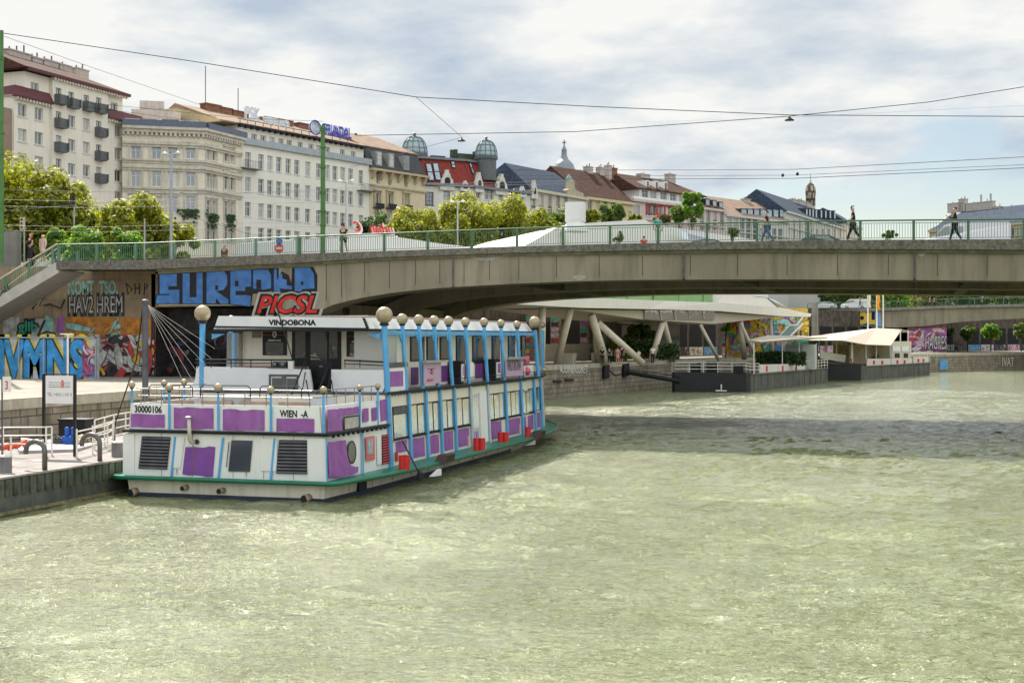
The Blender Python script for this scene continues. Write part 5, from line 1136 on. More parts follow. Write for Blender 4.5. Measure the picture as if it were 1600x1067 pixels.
# second front of the same building
qb = F2b; hb = []
for ys_, yo, hh in ((358, 0, 1.6), (543, 0, 2.0), (735, 0, 2.0), (905, 0, 1.9)):
    for x, o_ in ((737, 0), (776, 8), (860, 18), (901, 26)): px, py = p2([(x, ys_+o_*.5)])[0]; X_, Z_ = qb.loc(px, py); hb.append((round(X_-.5, 2), round(X_+.5, 2), round(Z_-hh/2, 2), round(Z_+hh/2, 2)))
Mloc = rootinv(r) @ (Matrix.Translation(qb.A) @ Matrix.Rotation(qb.rz, 4, 'Z')); Lb = qb.L
def lbx(name, m, fn):
    b = MB(); b.T = Mloc; fn(b); return b.build(name, m, r, local=True)
zcB = zcA; dzr = 0
lbx('wall', orn, lambda b: (block(b, 0.01, Lb, 12, 0, zcB-.004, hb), block(b, -.3, Lb, 10, zcB+.03, zA2-.004, [(2.4, 3.3, zA2-2.6, zA2-1.1), (4.6, 5.5, zA2-2.6, zA2-1.1)], y=.8)))
lbx('cornice', ornd, mould(0, Lb-.5, zcB-.005, zsA)); lbx('terrace_edge', MATS['terrace_blue_grey'], lambda b: b.box(.1, Lb, -.75, .1, zcB+.055, zcB+.75))
for h in hb:
    o = window(r, h, 'cross'); o.matrix_local = Mloc @ Matrix.Translation(((h[0]+h[1])/2, .2, h[2]))
lbx('window_surround', ornd, lambda b: [(b.box(h[0]-.2, h[0]-.06, -.1, -.004, h[2]-.2, h[3]+.2), b.box(h[1]+.06, h[1]+.2, -.1, -.004, h[2]-.2, h[3]+.2), b.box(h[0]-.25, h[1]+.25, -.2, -.004, h[3]+.202, h[3]+.4)) for h in hb])
def ivy(b, c, w_, h_, n, rd):
    for _ in range(n):
        x, z = rd.gauss(0, .5)*w_, -abs(rd.gauss(0, .5))*h_; a = rd.uniform(0, pi); s = .13; p = Vector((c[0]+x, c[1]-.15-rd.random()*.25, c[2]+z)); u = Vector((cos(a), rd.uniform(-.5, .5), sin(a)))*s; v = Vector((-sin(a), rd.uniform(-.5, .5), cos(a)))*s
        b.quad(p-u-v, p+u-v, p+u+v, p-u+v)
rdv = random.Random(5)
leafd = mat('leaf_dark', (.035, .075, .02), .6, var=.3, transl=.25, island=.3)
for k in range(0, 4, 2): lbx('window_plants', leafd, lambda b: ivy(b, ((hb[8+k][0]+hb[9+k][1])/2, 0, hb[8+k][2]+.3), 1.0, 1.5, 160, rdv))
lb(r, 'window_plants', leafd, lambda b: ivy(b, ((holesA[11][0]+holesA[11][1])/2, 0, holesA[11][2]+.3), 1.2, .9, 120, rdv))
lb(r, 'roof_structure', rend, lambda b: (b.box(-1, 5, 6, 11, zA2, zA2+2.0), b.box(0, 3, 6.5, 9, zA2+2.0, zA2+3.2)))
# ---- B3: long white hotel-like block with roof letters
F3 = Facade(379, 172, 577, 193); r = F3.root('long_white_building', 'long plain white block with many tall windows and large letters standing on its roof')
LB = F3.L; z3_ = F3.Z(379, 221)*.5+F3.Z(577, 256)*.5; ztop3 = (F3.Z(379, 197, .9)+F3.Z(572, 231, .9))/2
c3 = [387.5, 408, 422, 436, 450.5, 464, 481, 498, 511.5, 523.5, 535.5, 548, 564]
w3 = []
for (ra, ya), (rb, yb), hh, ww in (((408, 253), (535, 273), 1.95, 1.0), ((408, 292.5), (535, 307), 1.9, 1.0), ((408, 332), (535, 341), 1.85, 1.0), ((408, 371), (535, 375), 1.8, 1.0)):
    z = (F3.Z(ra, ya)+F3.Z(rb, yb))/2
    for c in c3: x = F3.X(c); w3.append((round(x-ww/2, 2), round(x+ww/2, 2), round(z-hh/2, 2), round(z+hh/2, 2)))
wa = []
za_ = (F3.Z(397, 216, .9)+F3.Z(552, 243, .9))/2
for c in (378, 397, 411, 425, 439, 452, 469, 486, 498, 512, 535, 552): x = F3.X(c, .9); wa.append((round(x-.5, 2), round(x+.5, 2), round(za_-.75, 2), round(za_+.55, 2)))
wa = [h for h in wa if h[0] > .3]
wwh = mat('facade_white', (.76, .73, .65), .9, var=.04, scale=.3, streak=.13)
def f(b): block(b, 0, LB, 14, 0, z3_-.3, w3); block(b, 0.003, LB-.2, 13, z3_-.29, ztop3, wa, y=.9)
lb(r, 'wall', wwh, f)
for h in w3: window(r, h, 'cross')
for h in wa: window(r, h, 'two', y=.9)
lb(r, 'terrace', mat('terrace_grey', (.33, .37, .40), .6), lambda b: (b.box(-.1, LB+.2, -.35, .88, z3_-.28, z3_-.1), b.box(-.1, LB+.2, -.35, -.25, z3_-.1, z3_+.55)))
def f(b):
    b.box(-.3, LB+.1, .2, .88, ztop3-.05, ztop3+.15)
    for x in np.arange(0, LB, 1.1): b.box(x, x+.4, .3, .886, ztop3-.3, ztop3-.054)
lb(r, 'eave', mat('eave_dark', (.05, .045, .05), .7), f)
lb(r, 'roof', mat('roof_pale_tile', (.30, .215, .16), .9, var=.2, scale=1, tile=(.35, .3, (.6, .6, .6), .02, .85)), lambda b: gable_roof(b, -3, LB, .9, 14, ztop3+.2, F3.Z(450, 195, 8.8)-ztop3-.2, .4, 0, 6, .6))
lb(r, 'gable_wall', mat('ochre_render', (.45, .36, .22), .9, var=.1), lambda b: b.prism([(-3.45, .5, ztop3), (-3.45, .5, ztop3+.2), (-3.45, 8.5, ztop3+2.4), (-3.45, 14, ztop3+2.4), (-3.45, 14, ztop3)], (.4, 0, 0)))
for px, wd, py in ((329, 2.6, 164), (349.5, 2.0, 169.5), (372, 2.9, 175), (419, 2.2, 184.5), (442, 2.9, 188.5), (472, 2.4, 194)):
    x = F3.X(px, 8); chimney(r, x, 8, ztop3+.4, wd, 1.2, max(F3.Z(px, py, 8)-ztop3-.5, .8), brick, 0)
def f(b):
    x0, x1 = F3.X(492, 1.2), F3.X(551, 1.2)
    for z in (ztop3+.9,): b.tube([(F3.X(372, 1.2), 1.3, z), (x1, 1.3, z)], .06, 4)
    for px in range(376, 552, 12): x = F3.X(px, 1.2); b.tube([(x, 1.3, ztop3+.1), (x, 1.3, ztop3+.9)], .05, 4)
lb(r, 'sign_frame', dsteel, f)
def roofword(s, px0, px1, ht, zb, m, name='roof_letters', y=1.1):
    x0, x1 = F3.X(px0, y), F3.X(px1, y); b = MB(); b.text(s, (x0, y, zb), (1, 0, 0), (0, 0, 1), x1-x0, ht, .05, .02); b.text(s, (x0, y+.25, zb), (1, 0, 0), (0, 0, 1), x1-x0, ht, .05, .02)
    return b.build(name, m, r, local=True)
bluel = mat('letter_blue', (.03, .06, .42), .4)
roofword('GRUNDAL', 504, 549, 1.45, ztop3+.95, bluel); roofword('PSK', 384, 406, 1.7, ztop3+.95, mat('letter_white', (.62, .64, .68), .4)); roofword('VERBUND', 412, 452, .85, ztop3+.9, MATS['letter_white'])
def f(b):
    x = F3.X(492, 1.2); n_ = 28
    b.prism([(x+1.05*cos(2*pi*k/n_), 1.2, ztop3+1.6+.9*sin(2*pi*k/n_)) for k in range(n_)], (0, .2, 0))
lb(r, 'round_sign', mat('sign_silver', (.45, .48, .52), .35, metal=.4, var=.5), f)
def f(b): x = F3.X(492, 1.2); b.tube([(x+1.1*cos(2*pi*k/24), 1.1, ztop3+1.6+.95*sin(2*pi*k/24)) for k in range(25)], .09, 6)
lb(r, 'sign_ring', bluel, f)
for px, z in ((387.5, 0), (569, 5)):
    x = F3.X(px); zz_ = w3[0][2]-.15 if z == 0 else w3[0][2]-.9
    def f(b):
        b.box(x-1.6, x+1.6, -.9, -.004, zz_-.12, zz_)
        for k in range(12): b.box(x-1.6+k*.29-.012, x-1.6+k*.29+.012, -.9, -.87, zz_, zz_+.9)
        b.box(x-1.6, x+1.6, -.92, -.86, zz_+.9, zz_+.94)
    lb(r, 'balcony', dsteel, f)
for px, hgt in ((321, 5.5), (372, 3.5)): lb(r, 'antenna', dsteel, lambda b: b.tube([(F3.X(px, 8), 8, ztop3+3), (F3.X(px, 8), 8, ztop3+3+hgt)], .06, 5))
for px in (447, 556): lb(r, 'flue', dsteel, lambda b: b.cyl((F3.X(px, 6), 6, ztop3+1), (F3.X(px, 6), 6, ztop3+3.0), .22, 8))
# ---- B4: ochre facade with grey mansard
F4 = Facade(577, 193, 664, 203); r = F4.root('mansard_building', 'ochre stucco building with grey slate mansard roof and arched top windows')
L4 = F4.L; z4 = (F4.Z(580, 263)+F4.Z(655, 276))/2; s4 = 4.444
w4 = []
for x, y, w_, h_ in ((137, 390, .8, 1.9), (219, 402, .8, 1.9), (331, 415, .8, 1.9), (131, 545, 1.0, 2.1), (217, 550, 1.0, 2.1), (330, 560, 1.0, 2.1), (131, 660, 1.0, 2.0), (217, 665, 1.0, 2.0), (330, 670, 1.0, 2.0)):
    X_, Z_ = F4.loc(560+x/s4, 190+y/s4); w4.append((round(X_-w_/2, 2), round(X_+w_/2, 2), round(Z_-h_/2, 2), round(Z_+h_/2, 2)))
och = mat('ochre_stucco', (.64, .55, .38), .85, var=.07, scale=.6, streak=.22, dirt=(.25, .2, .12))
lb(r, 'wall', och, lambda b: block(b, .05, L4, 13, 0, z4, w4))
for h in w4: window(r, h, 'two')
def f(b):
    b.box(-.1, L4+.3, -.9, -.004, z4-.25, z4+.05)
    for x in np.arange(.3, L4, 1.9): b.prism([(x, -.85, z4-.25), (x, -.004, z4-.25), (x, -.004, z4-1.5), (x, -.3, z4-1.2)], (.45, 0, 0))
    z = F4.Z(600, 292); b.box(.05, L4, -.25, -.004, z-.1, z+.15)
    for h in w4[3:6]: b.box(h[0]-.35, h[1]+.35, -.35, -.004, h[3]+.25, h[3]+.5); b.box(h[0]-.3, h[0]-.05, -.2, -.004, h[2], h[3]+.25); b.box(h[1]+.05, h[1]+.3, -.2, -.004, h[2], h[3]+.25)
lb(r, 'cornice', mat('ochre_trim', (.50, .42, .27), .85, var=.1, streak=.3), f)
for h in w4[3:6]: lb(r, 'balcony', black, lambda b: (b.box(h[0]-.4, h[1]+.4, -.6, -.004, h[2]-.2, h[2]-.1), b.box(h[0]-.4, h[1]+.4, -.62, -.58, h[2]-.098, h[2]+.55)))
hm = F4.Z(600, 233, 1.5)-z4
lb(r, 'roof', mat('slate_dull', (.08, .08, .085), .85, var=.2, tile=(.4, .35, (.7, .7, .7), .03, .88)), lambda b: b.add([(0, -.3, z4+.06), (L4, -.3, z4+.06), (L4, 1.6, z4+hm), (0, 1.6, z4+hm), (0, 12, z4+hm), (L4, 12, z4+hm), (L4, 13, z4), (0, 13, z4)], [(0, 1, 2, 3), (0, 3, 4, 7), (1, 6, 5, 2), (4, 5, 6, 7)]))
lb(r, 'roof', mat('roof_pale_tile', (.3, .2, .15)), lambda b: gable_roof(b, 0, L4, 1.6, 12, z4+hm+.05, 2.6, .2, 0, 3, .5))
for px, py in ((585, 238), (604, 243), (628, 249)):
    x = F4.X(px, .8); z = z4+hm*.45
    def f(b): b.box(x-.6, x+.6, -.15, 1.4, z-1.0, z+1.1)
    o = lb(r, 'dormer', mat('dormer_grey', (.3, .3, .29), .7), f); lb(o, 'pane', wingl, lambda b: b.box(x-.4, x+.4, -.17, -.15, z-.8, z+.9))
# ---- B5: art nouveau house, red mansard, two glass domes, curved gables
F5 = Facade(655, 203, 737, 207); F5b = Facade(737, 207, 828, 217); r = F5.root('domed_building', 'pale art nouveau building with red mansard roof, curved white gables and two glass domes', 'building')
L5 = F5.L; z5 = F5.Z(690, 292); M5 = rootinv(r) @ (Matrix.Translation(F5b.A) @ Matrix.Rotation(F5b.rz, 4, 'Z')); L5b = F5b.L
def l5(name, m, fn, second=False, par=None): b = MB(); b.T = M5 if second else None; fn(b); return b.build(name, m, par or r, local=True)
stu = mat('stucco_pale_grey', (.66, .65, .58), .85, var=.06, scale=.5, streak=.25, dirt=(.3, .28, .22)); redm = mat('mansard_red', (.26, .05, .04), .7, var=.2, scale=2, tile=(.25, .22, (.6, .5, .5), .03, .8))
def h5(Fx, l, w_=1.4, h_=2.4): return [(round(Fx.loc(560+x/s4, 190+y/s4)[0]-w_/2, 2), round(Fx.loc(560+x/s4, 190+y/s4)[0]+w_/2, 2), round(Fx.loc(560+x/s4, 190+y/s4)[1]-h_/2, 2), round(Fx.loc(560+x/s4, 190+y/s4)[1]+h_/2, 2)) for x, y in l]
ha = h5(F5, [(451, 530), (499, 535), (612, 530), (730, 500), (451, 660), (499, 660), (612, 660), (730, 660)], 1.1, 2.0); hb5 = h5(F5b, [(832, 505), (892, 510), (925, 512), (990, 520), (1060, 530), (1130, 540), (832, 640), (930, 640), (1060, 640)], 1.0, 1.5)
l5('wall', stu, lambda b: block(b, 0, L5, 12, 0, z5, ha)); l5('wall', stu, lambda b: block(b, 0.02, L5b, 12, 0, z5-.005, hb5), True)
for h in ha: window(r, h, 'grid', fm=mat('frame_dark_brown', (.06, .04, .035), .5))
for h in hb5: o = window(r, h, 'cross'); o.matrix_local = M5 @ Matrix.Translation(((h[0]+h[1])/2, .2, h[2]))
zr = F5.Z(700, 250, 1.9); zmn = F5.Z(690, 286)
def mans(b, L_, zb, zt_, a=0, c=0, in_=1.8):
    b.add([(0, 0, zb), (L_, 0, zb), (L_-c, in_, zt_), (a, in_, zt_), (a, 10, zt_), (L_-c, 10, zt_), (L_, 12, zb), (0, 12, zb)], [(0, 1, 2, 3), (0, 3, 4, 7), (1, 6, 5, 2), (4, 5, 6, 7), (3, 2, 5, 4)])
l5('roof', redm, lambda b: mans(b, L5, z5+.5, zr, 1, 0)); l5('roof', redm, lambda b: mans(b, L5b-8, z5+.505, zr-.01, 0, .5), True)
l5('gutter', mat('zinc_grey', (.17, .18, .20), .5, metal=.3, var=.2), lambda b: (b.box(-.2, L5+.2, -.5, 1.5, z5+.1, z5+.5), b.box(0, L5+.1, 1.4, 2.4, zr-.1, zr+.25)))
l5('gutter', MATS['zinc_grey'], lambda b: (b.box(.25, L5b, -.5, 1.5, z5+.1, z5+.5), b.box(.1, L5b-8, 1.4, 2.4, zr-.1, zr+.25)), True)
def roofwin(Fx, px, py, w_, h_, sec, zb=None):
    x, z = Fx.loc(px, py, 1.5); k = 1.8/(zr-z5-.5); yy = lambda z_: (z_-z5-.5)*k-.07
    f_ = l5('roof_window', black, lambda b: b.prism([(x-w_/2, yy(z-h_/2), z-h_/2), (x+w_/2, yy(z-h_/2), z-h_/2), (x+w_/2, yy(z+h_/2), z+h_/2), (x-w_/2, yy(z+h_/2), z+h_/2)], (0, -.08, 0)), sec)
    g = .12; l5('pane', mat('skylight_pane', (.35, .42, .48), .1, var=.3), lambda b: [b.prism([(x-w_/2+g, yy(a_)-.1, a_), (x+w_/2-g, yy(a_)-.1, a_), (x+w_/2-g, yy(c_)-.1, c_), (x-w_/2+g, yy(c_)-.1, c_)], (0, -.02, 0)) for a_, c_ in ((z-h_/2+g, z-.08), (z+.08, z+h_/2-g))], sec, f_)
roofwin(F5, 560+481/s4, 190+355/s4, 1.0, 2.8, False); roofwin(F5, 560+530/s4, 190+352/s4, 1.0, 2.8, False); roofwin(F5, 560+655/s4, 190+300/s4, .7, 1.1, False)
roofwin(F5b, 560+775/s4, 190+325/s4, .5, 1.8, True); roofwin(F5b, 560+865/s4, 190+350/s4, .6, 2.4, True)
def gable5(Fx, px, py_b, w_, h_, sec, wn=True):
    x = Fx.X(px); zb = z5-.5
    pr = [(-1, 0), (-1, .28), (-.82, .34), (-.74, .52), (-.5, .62), (-.36, .82), (-.22, .86), (-.2, 1), (.2, 1), (.22, .86), (.36, .82), (.5, .62), (.74, .52), (.82, .34), (1, .28), (1, 0)]
    g = l5('gable', mat('gable_white', (.62, .61, .55), .8, var=.1, streak=.3), lambda b: b.prism([(x+u*w_/2, -.35, zb+v*h_) for u, v in pr], (0, .6, 0)), sec)
    l5('gable_roof', MATS['zinc_grey'], lambda b: b.prism([(x+u*w_/2*.96, .26, zb+v*h_*.94) for u, v in pr], (0, 1.4, 0)), sec, g)
    if wn: l5('window', black, lambda b: b.prism([(x+.19*w_*cos(a), -.38, zb+h_*.48+(.19*w_*sin(a) if sin(a) > 0 else 0)) for a in [pi*k/10 for k in range(11)]]+[(x-.19*w_, -.38, zb+h_*.25), (x+.19*w_, -.38, zb+h_*.25)], (0, .02, 0)), sec, g)
gable5(F5, 560+612/s4, 0, 2.5, 3.1, False); gable5(F5, 726, 0, 1.8, 1.6, False, True); gable5(F5b, 560+832/s4, 0, 1.9, 3.1, True); gable5(F5b, 560+988/s4, 0, 3.0, 3.3, True); gable5(F5b, 560+1135/s4, 0, 1.5, 1.8, True); gable5(F5b, 560+1215/s4, 0, 1.6, 3.0, True)
def dome(px, py, t_, rr, hh, dr):
    c = rootinv(r) @ at(px, py, t_); d_ = empty('x', (0, 0, 0)); bpy.data.objects.remove(d_)
    o = l5('dome_drum', mat('drum_grey', (.10, .11, .12), .6, var=.2), lambda b: b.lathe((c.x, c.y, c.z-dr), [(rr*.92, 0), (rr*.92, dr-.3), (rr*1.06, dr-.25), (rr*1.06, dr)], 24))
    gl = glass('dome_glass', (.16, .27, .28), .08, .12)
    b = MB(); b.smooth = True; b.lathe(c, [(rr*cos(a)**.75 if a < 1.5 else .02, hh*sin(a)) for a in [pi/2*k/8 for k in range(9)]], 24); b.build('dome_glass', gl, o, local=True)
    b = MB()
    for k in range(12): q = 2*pi*k/12; b.tube([(c.x+(rr*1.01)*cos(a)**.75*cos(q), c.y+rr*1.01*cos(a)**.75*sin(q), c.z+hh*1.01*sin(a)) for a in [1.5*j/7 for j in range(8)]], .06, 4)
    for a in (.35, .75, 1.15): R_ = rr*1.01*cos(a)**.75; b.tube([(c.x+R_*cos(q), c.y+R_*sin(q), c.z+hh*1.01*sin(a)) for q in [2*pi*k/24 for k in range(25)]], .05, 4)
    b.lathe((c.x, c.y, c.z+hh), [(.5, -.15), (.3, .1), (.12, .3), (.3, .45), (.05, .6)], 10); b.build('dome_rib', dsteel, o, local=True)
dome(647.5, 243, 207, 2.0, 2.9, 3.2); dome(759.5, 247, 211, 1.75, 2.75, 3.6)
for px, py, w_, h_ in ((709, 242, .8, 1.6), (713, 242, .5, 1.7), (685, 246, 2.4, .5), (730, 243, 3, .5), (743, 242, .5, 1.0)):
    c = rootinv(r) @ at(px, py, 212); l5('roof_fitting', mat('roof_plant', (.06, .08, .05), .8, var=.4), lambda b: b.box(c.x-w_/2, c.x+w_/2, c.y, c.y+.6, c.z-1.5, c.z+h_/2))
l5('roof_terrace', MATS['zinc_grey'], lambda b: b.box(2, L5+4, 4, 10, zr, zr+.6))
# ---- generic helper for the farther houses
def house(name, label, pxA, tA, pxB, tB, eave, holes_px, wm_, hw, hh, roofm, rh, depth=12, ridge=.5, hip=(0, 0), chim=(), ws='two', trim=None, dormers=(), dm=None):
    Fx = Facade(pxA, tA, pxB, tB); r = Fx.root(name, label); z = Fx.Z(*eave)
    hs = []
    for l in holes_px:
        X_, Z_ = Fx.loc(*l); hs.append((round(X_-hw/2, 2), round(X_+hw/2, 2), round(Z_-hh/2, 2), round(Z_+hh/2, 2)))
    hs = [h for h in hs if h[0] > .05 and h[1] < Fx.L-.05 and h[3] < z and h[2] > 0]
    lb(r, 'wall', wm_, lambda b: block(b, 0, Fx.L, depth, 0, z, hs))
    for h in hs: window(r, h, ws)
    lb(r, 'cornice', trim or wm_, lambda b: (b.box(-.1, Fx.L+.1, -.5, -.004, z-.4, z+.05), b.box(-.1, Fx.L+.1, -.2, -.004, z-3.6, z-3.4)))
    if isinstance(rh, tuple): rh = Fx.Z(rh[0], rh[1], depth*ridge)-z-.06
    if roofm: lb(r, 'roof', roofm, lambda b: gable_roof(b, 0, Fx.L, 0, depth, z+.06, rh, .3, hip[0], hip[1], ridge))
    for px, py, w_, h_, m_ in chim:
        x, zc = Fx.loc(px, py, depth*ridge); chimney(r, x, depth*ridge, zc-h_, w_, 1.1, h_, m_, 2, m_)
    for px, py, w_, h_ in dormers:
        x, zc = Fx.loc(px, py, 1.6)
        o = lb(r, 'dormer', dm or slate, lambda b: b.box(x-w_/2, x+w_/2, .9, 4.5, zc-h_/2, zc+h_/2)); lb(o, 'pane', MATS['skylight_pane'], lambda b: b.box(x-w_/2+.18, x+w_/2-.18, .87, .896, zc-h_/2+.2, zc+h_/2-.2))
    return Fx, r, z
F6, r6, z6 = house('stone_building', 'pale stone building with steep blue-grey glazed roof beside the red mansard', 828, 217, 916, 232, (870, 302), [(px, y+(px-830)*.03) for px in (833, 846, 859, 872, 884, 897, 908) for y in (315, 332, 350)], mat('pale_stone', (.55, .51, .42), .85, var=.1, streak=.25), 1.3, 2.3, slateb, (868, 270), 12, .45, (1, 2))
for k in range(6):
    x = F6.X(842+k*10, 1.5); lb(r6, 'skylight', MATS['skylight_pane'], lambda b: b.prism([(x-.6, .7, z6+.55), (x+.6, .7, z6+.55), (x+.6, 2.6, z6+1.7), (x-.6, 2.6, z6+1.7)], (0, -.05, .12)))
lb(r6, 'gable', mat('ochre_gable', (.42, .38, .26), .8, var=.15), lambda b: b.prism([(F6.X(884)+a*.6, -.3, z6+c*.5) for a, c in ((0, -.6), (0, 1.6), (1.5, 2.2), (2.2, 5), (3, 5.6), (3.8, 5), (4.4, 2.2), (6, 1.8), (9.0, 1.4), (9, -.6))], (0, 1, 0)))
lb(r6, 'turret', mat('copper_green', (.20, .33, .30), .6), lambda b: (b.lathe((F6.X(893), .5, z6+2.7), [(.6, -.3), (.6, 0), (.4, .5), (.08, .9)], 12)))
wl7 = [(px, y+(px-920)*.02) for px in (922, 934, 946, 958, 970, 984) for y in (322, 337)]
F7, r7, z7 = house('brown_roof_building', 'yellow house with huge steep brown tiled roof and brick chimneys', 913, 236, 989, 247, (950, 312.5), wl7, mat('yellow_render', (.56, .49, .30), .9, var=.06), 1.2, 1.9, rooft, (950, 273), 15, .5, (0, 0), [(919, 262, 1.6, 2.4, rend), (937.5, 263, 1.2, 2.4, rend), (950, 260, 1.0, 2.6, rend), (957, 264, 1.6, 2.2, brick)])
for px in (918, 944, 951): x, z = F7.loc(px, 297, 3); lb(r7, 'skylight', MATS['skylight_pane'], lambda b: b.prism([(x-.5, 1.6, z7+1.1), (x+.5, 1.6, z7+1.1), (x+.5, 3.6, z7+2.6), (x-.5, 3.6, z7+2.6)], (0, -.15, .25)))
F8, r8, z8 = house('terrace_building', 'pinkish house with white roof terrace, red window surrounds and brown roof with three white dormers', 988, 247, 1092, 262, (1030, 316), [(995, 330), (1013, 328), (1021, 328), (1031, 328.5), (1048, 330), (1056, 330), (1075, 333)], mat('pink_render', (.55, .46, .44), .9, var=.06), 1.7, 2.2, None, 0)
lb(r8, 'red_band', mat('surround_red', (.42, .07, .06), .7), lambda b: (b.box(F8.X(1010), F8.X(1052), -.06, -.004, F8.Z(1030, 336), F8.Z(1030, 334)), b.box(F8.X(1010), F8.X(1052), -.06, -.004, F8.Z(1030, 322.5), F8.Z(1030, 320.5)), *[b.box(F8.X(p)-.25, F8.X(p)+.25, -.06, -.004, F8.Z(1030, 334), F8.Z(1030, 322.6)) for p in (1011, 1026, 1038.5, 1051)]))
zt8 = F8.Z(1030, 299, 2)
ht8 = [(round(F8.X(p, 2)-1, 2), round(F8.X(p, 2)+1, 2), z8+.3, z8+2.3) for p in (1008, 1021, 1037, 1052, 1066)]
lb(r8, 'terrace_storey', white, lambda b: (block(b, F8.X(999, 2), F8.X(1086, 2), 8, z8+.06, zt8, ht8, y=2), b.box(-.2, F8.L, -.5, .0, z8+.06, z8+.5)))
for h in ht8: window(r8, h, 'two', y=2)
lb(r8, 'balustrade', polegrey, lambda b: (b.box(-.1, F8.L, -.4, -.35, z8+1.3, z8+1.36), *[b.box(x, x+.05, -.4, -.35, z8+.5, z8+1.3) for x in np.arange(0, F8.L, .5)]))
lb(r8, 'roof', rooft, lambda b: gable_roof(b, F8.X(986, 3), F8.X(1092, 3), 1.6, 14, zt8+.05, F8.Z(1025, 280, 7.8)-zt8, .4, .5, 5, .5))
for px, py in ((1007, 290), (1021, 291), (1035, 292)):
    x, z = F8.loc(px, py, 3.0); o = lb(r8, 'dormer', white, lambda b: b.box(x-.5, x+.5, 2.2, 5, z-.8, z+.9)); lb(o, 'pane', wingl, lambda b: b.box(x-.33, x+.33, 2.17, 2.196, z-.6, z+.7))
for px, w_ in ((1005, 4), (1047, 3)): x = F8.X(px, 8); chimney(r8, x, 8, zt8+1, w_*.7, 1.2, F8.Z(px, 273.5, 8)-zt8-1, rend, 1)
F9, r9, z9 = house('grey_dormer_building', 'pale pink house with slate dormers behind the tall poplar', 1092, 264, 1132, 271, (1110, 326), [(1097, 336), (1107, 337), (1117, 338), (1128, 340), (1097, 352), (1107, 352), (1117, 352), (1128, 353)], mat('pink_render', (.5, .4, .4)), 1.4, 2.2, rooft, (1110, 303), 13, .5, (0, 3), dormers=[(1101, 318, 1.6, 1.8), (1112, 320, 1.6, 1.8), (1122, 322, 1.6, 1.6)])
F10, r10, z10 = house('low_tiled_building', 'long pale house with faded tiled roof and a row of blue slate dormers', 1134, 282, 1232, 300, (1185, 341), [(px, y) for px in range(1140, 1232, 10) for y in (350, 366)], mat('cool_white', (.55, .54, .50), .9, var=.05), 1.7, 2.4, mat('roof_pale_tile', (.3, .2, .15)), (1185, 317), 14, .5, (4, 0), [(1165, 312, 2.4, 1.8, rend), (1200, 313, 5, 1.2, dsteel)], dormers=[(px, 333.5+(px-1160)*.01, 2.2, 1.9) for px in range(1158, 1222, 10)], dm=slateb)
F11, r11, z11 = house('turret_building', 'far building with dark blue slate roof and small dormers below the stone tower', 1228, 300, 1322, 350, (1275, 344), [(px, y) for px in range(1232, 1320, 9) for y in (352, 366)], mat('cool_white', (.5, .5, .5)), 1.7, 2.4, slateb, (1262, 322), 14, .5, (1, 9), [(1240, 313, 5, 5, rend), (1250, 314, 5, 4, rend), (1262, 318, 4, 3, rend)], dormers=[(px, 333+(px-1254)*.07, 1.6, 2.2) for px in (1256, 1261, 1266, 1271, 1279, 1286, 1293, 1300)])
F12, r12, z12 = house('right_building', 'yellowish building with long ribbed blue-grey roof and chimneys at the right edge', 1452, 330, 1640, 300, (1530, 354), [(px, y) for px in range(1462, 1640, 13) for y in (365, 378)], mat('yellow_render', (.5, .4, .3)), 2.0, 2.6, slateb, (1530, 327), 16, .5, (4, 0), [(1495, 318, 5, 2.2, rend), (1505, 312, 2, 3, rend), (1532, 317, 8, 2.5, rend), (1559, 324, 2.5, 1.8, rend), (1575, 326, 4, 1.6, rend)])
for px in (1533, 1548): lb(r12, 'flue', polegrey, lambda b: b.cyl((F12.X(px, 8), 8, z12+5), (F12.X(px, 8), 8, z12+8.5), .25, 8))
lb(r12, 'gable_wall', mat('gable_grey', (.45, .43, .40), .9), lambda b: b.prism([(.5, -.05, z12), (.5, 8, z12+F12.Z(1530, 327, 8)-z12), (.5, 16, z12)], (-.5, 0, 0)))
# infill row standing behind the bridge so that the street never opens to nothing
F13, r13, z13 = house('far_row_building', 'distant pale row of houses low above the bridge railing', 1322, 352, 1345, 372, (1333, 352), [(1327, 362), (1335, 362)], mat('cool_white', (.5, .5, .5)), 1.8, 2.4, slateb, 4, 12)
# ---- church dome and far tower
def spire(name, label, px, py, t_, prof, m, extra=None, n=16):
    c = at(px, py, t_); z0 = GZ; r = empty(name, (c.x, c.y, z0), 0, label, 'church tower'); k = t_/F
    b = MB(); b.smooth = True; b.lathe((c.x, c.y, 0), [(a*k, CH+(HZ-y)*k) for a, y in prof], n); b.build('dome', m, r); b = MB(); a0, y0 = prof[0]; b.lathe((c.x, c.y, 0), [(a0*k*.95, z0), (a0*k*.95, CH+(HZ-y0)*k)], n); b.build('drum', rend, r)
    return c, r, k
c, r, k = spire('church_dome', 'grey church dome with lantern and cross rising behind the roofs', 881.5, 270, 300, [(19, 275), (19, 271), (18, 266), (15, 258), (10, 252), (8, 250.5), (6.5, 249), (4.5, 243), (4, 236), (4.6, 235), (3, 232), (2, 229.5), (1.4, 228), (.4, 226)], mat('lead_grey', (.21, .24, .27), .5, metal=.2, var=.15))
b = MB(); Z_ = lambda y: CH+(HZ-y)*k; b.box(c.x-.11, c.x+.11, c.y-.1, c.y+.1, Z_(227), Z_(219)); b.box(c.x-.5, c.x+.5, c.y-.1, c.y+.1, Z_(223.6), Z_(222.4)); b.build('cross', dsteel, r)
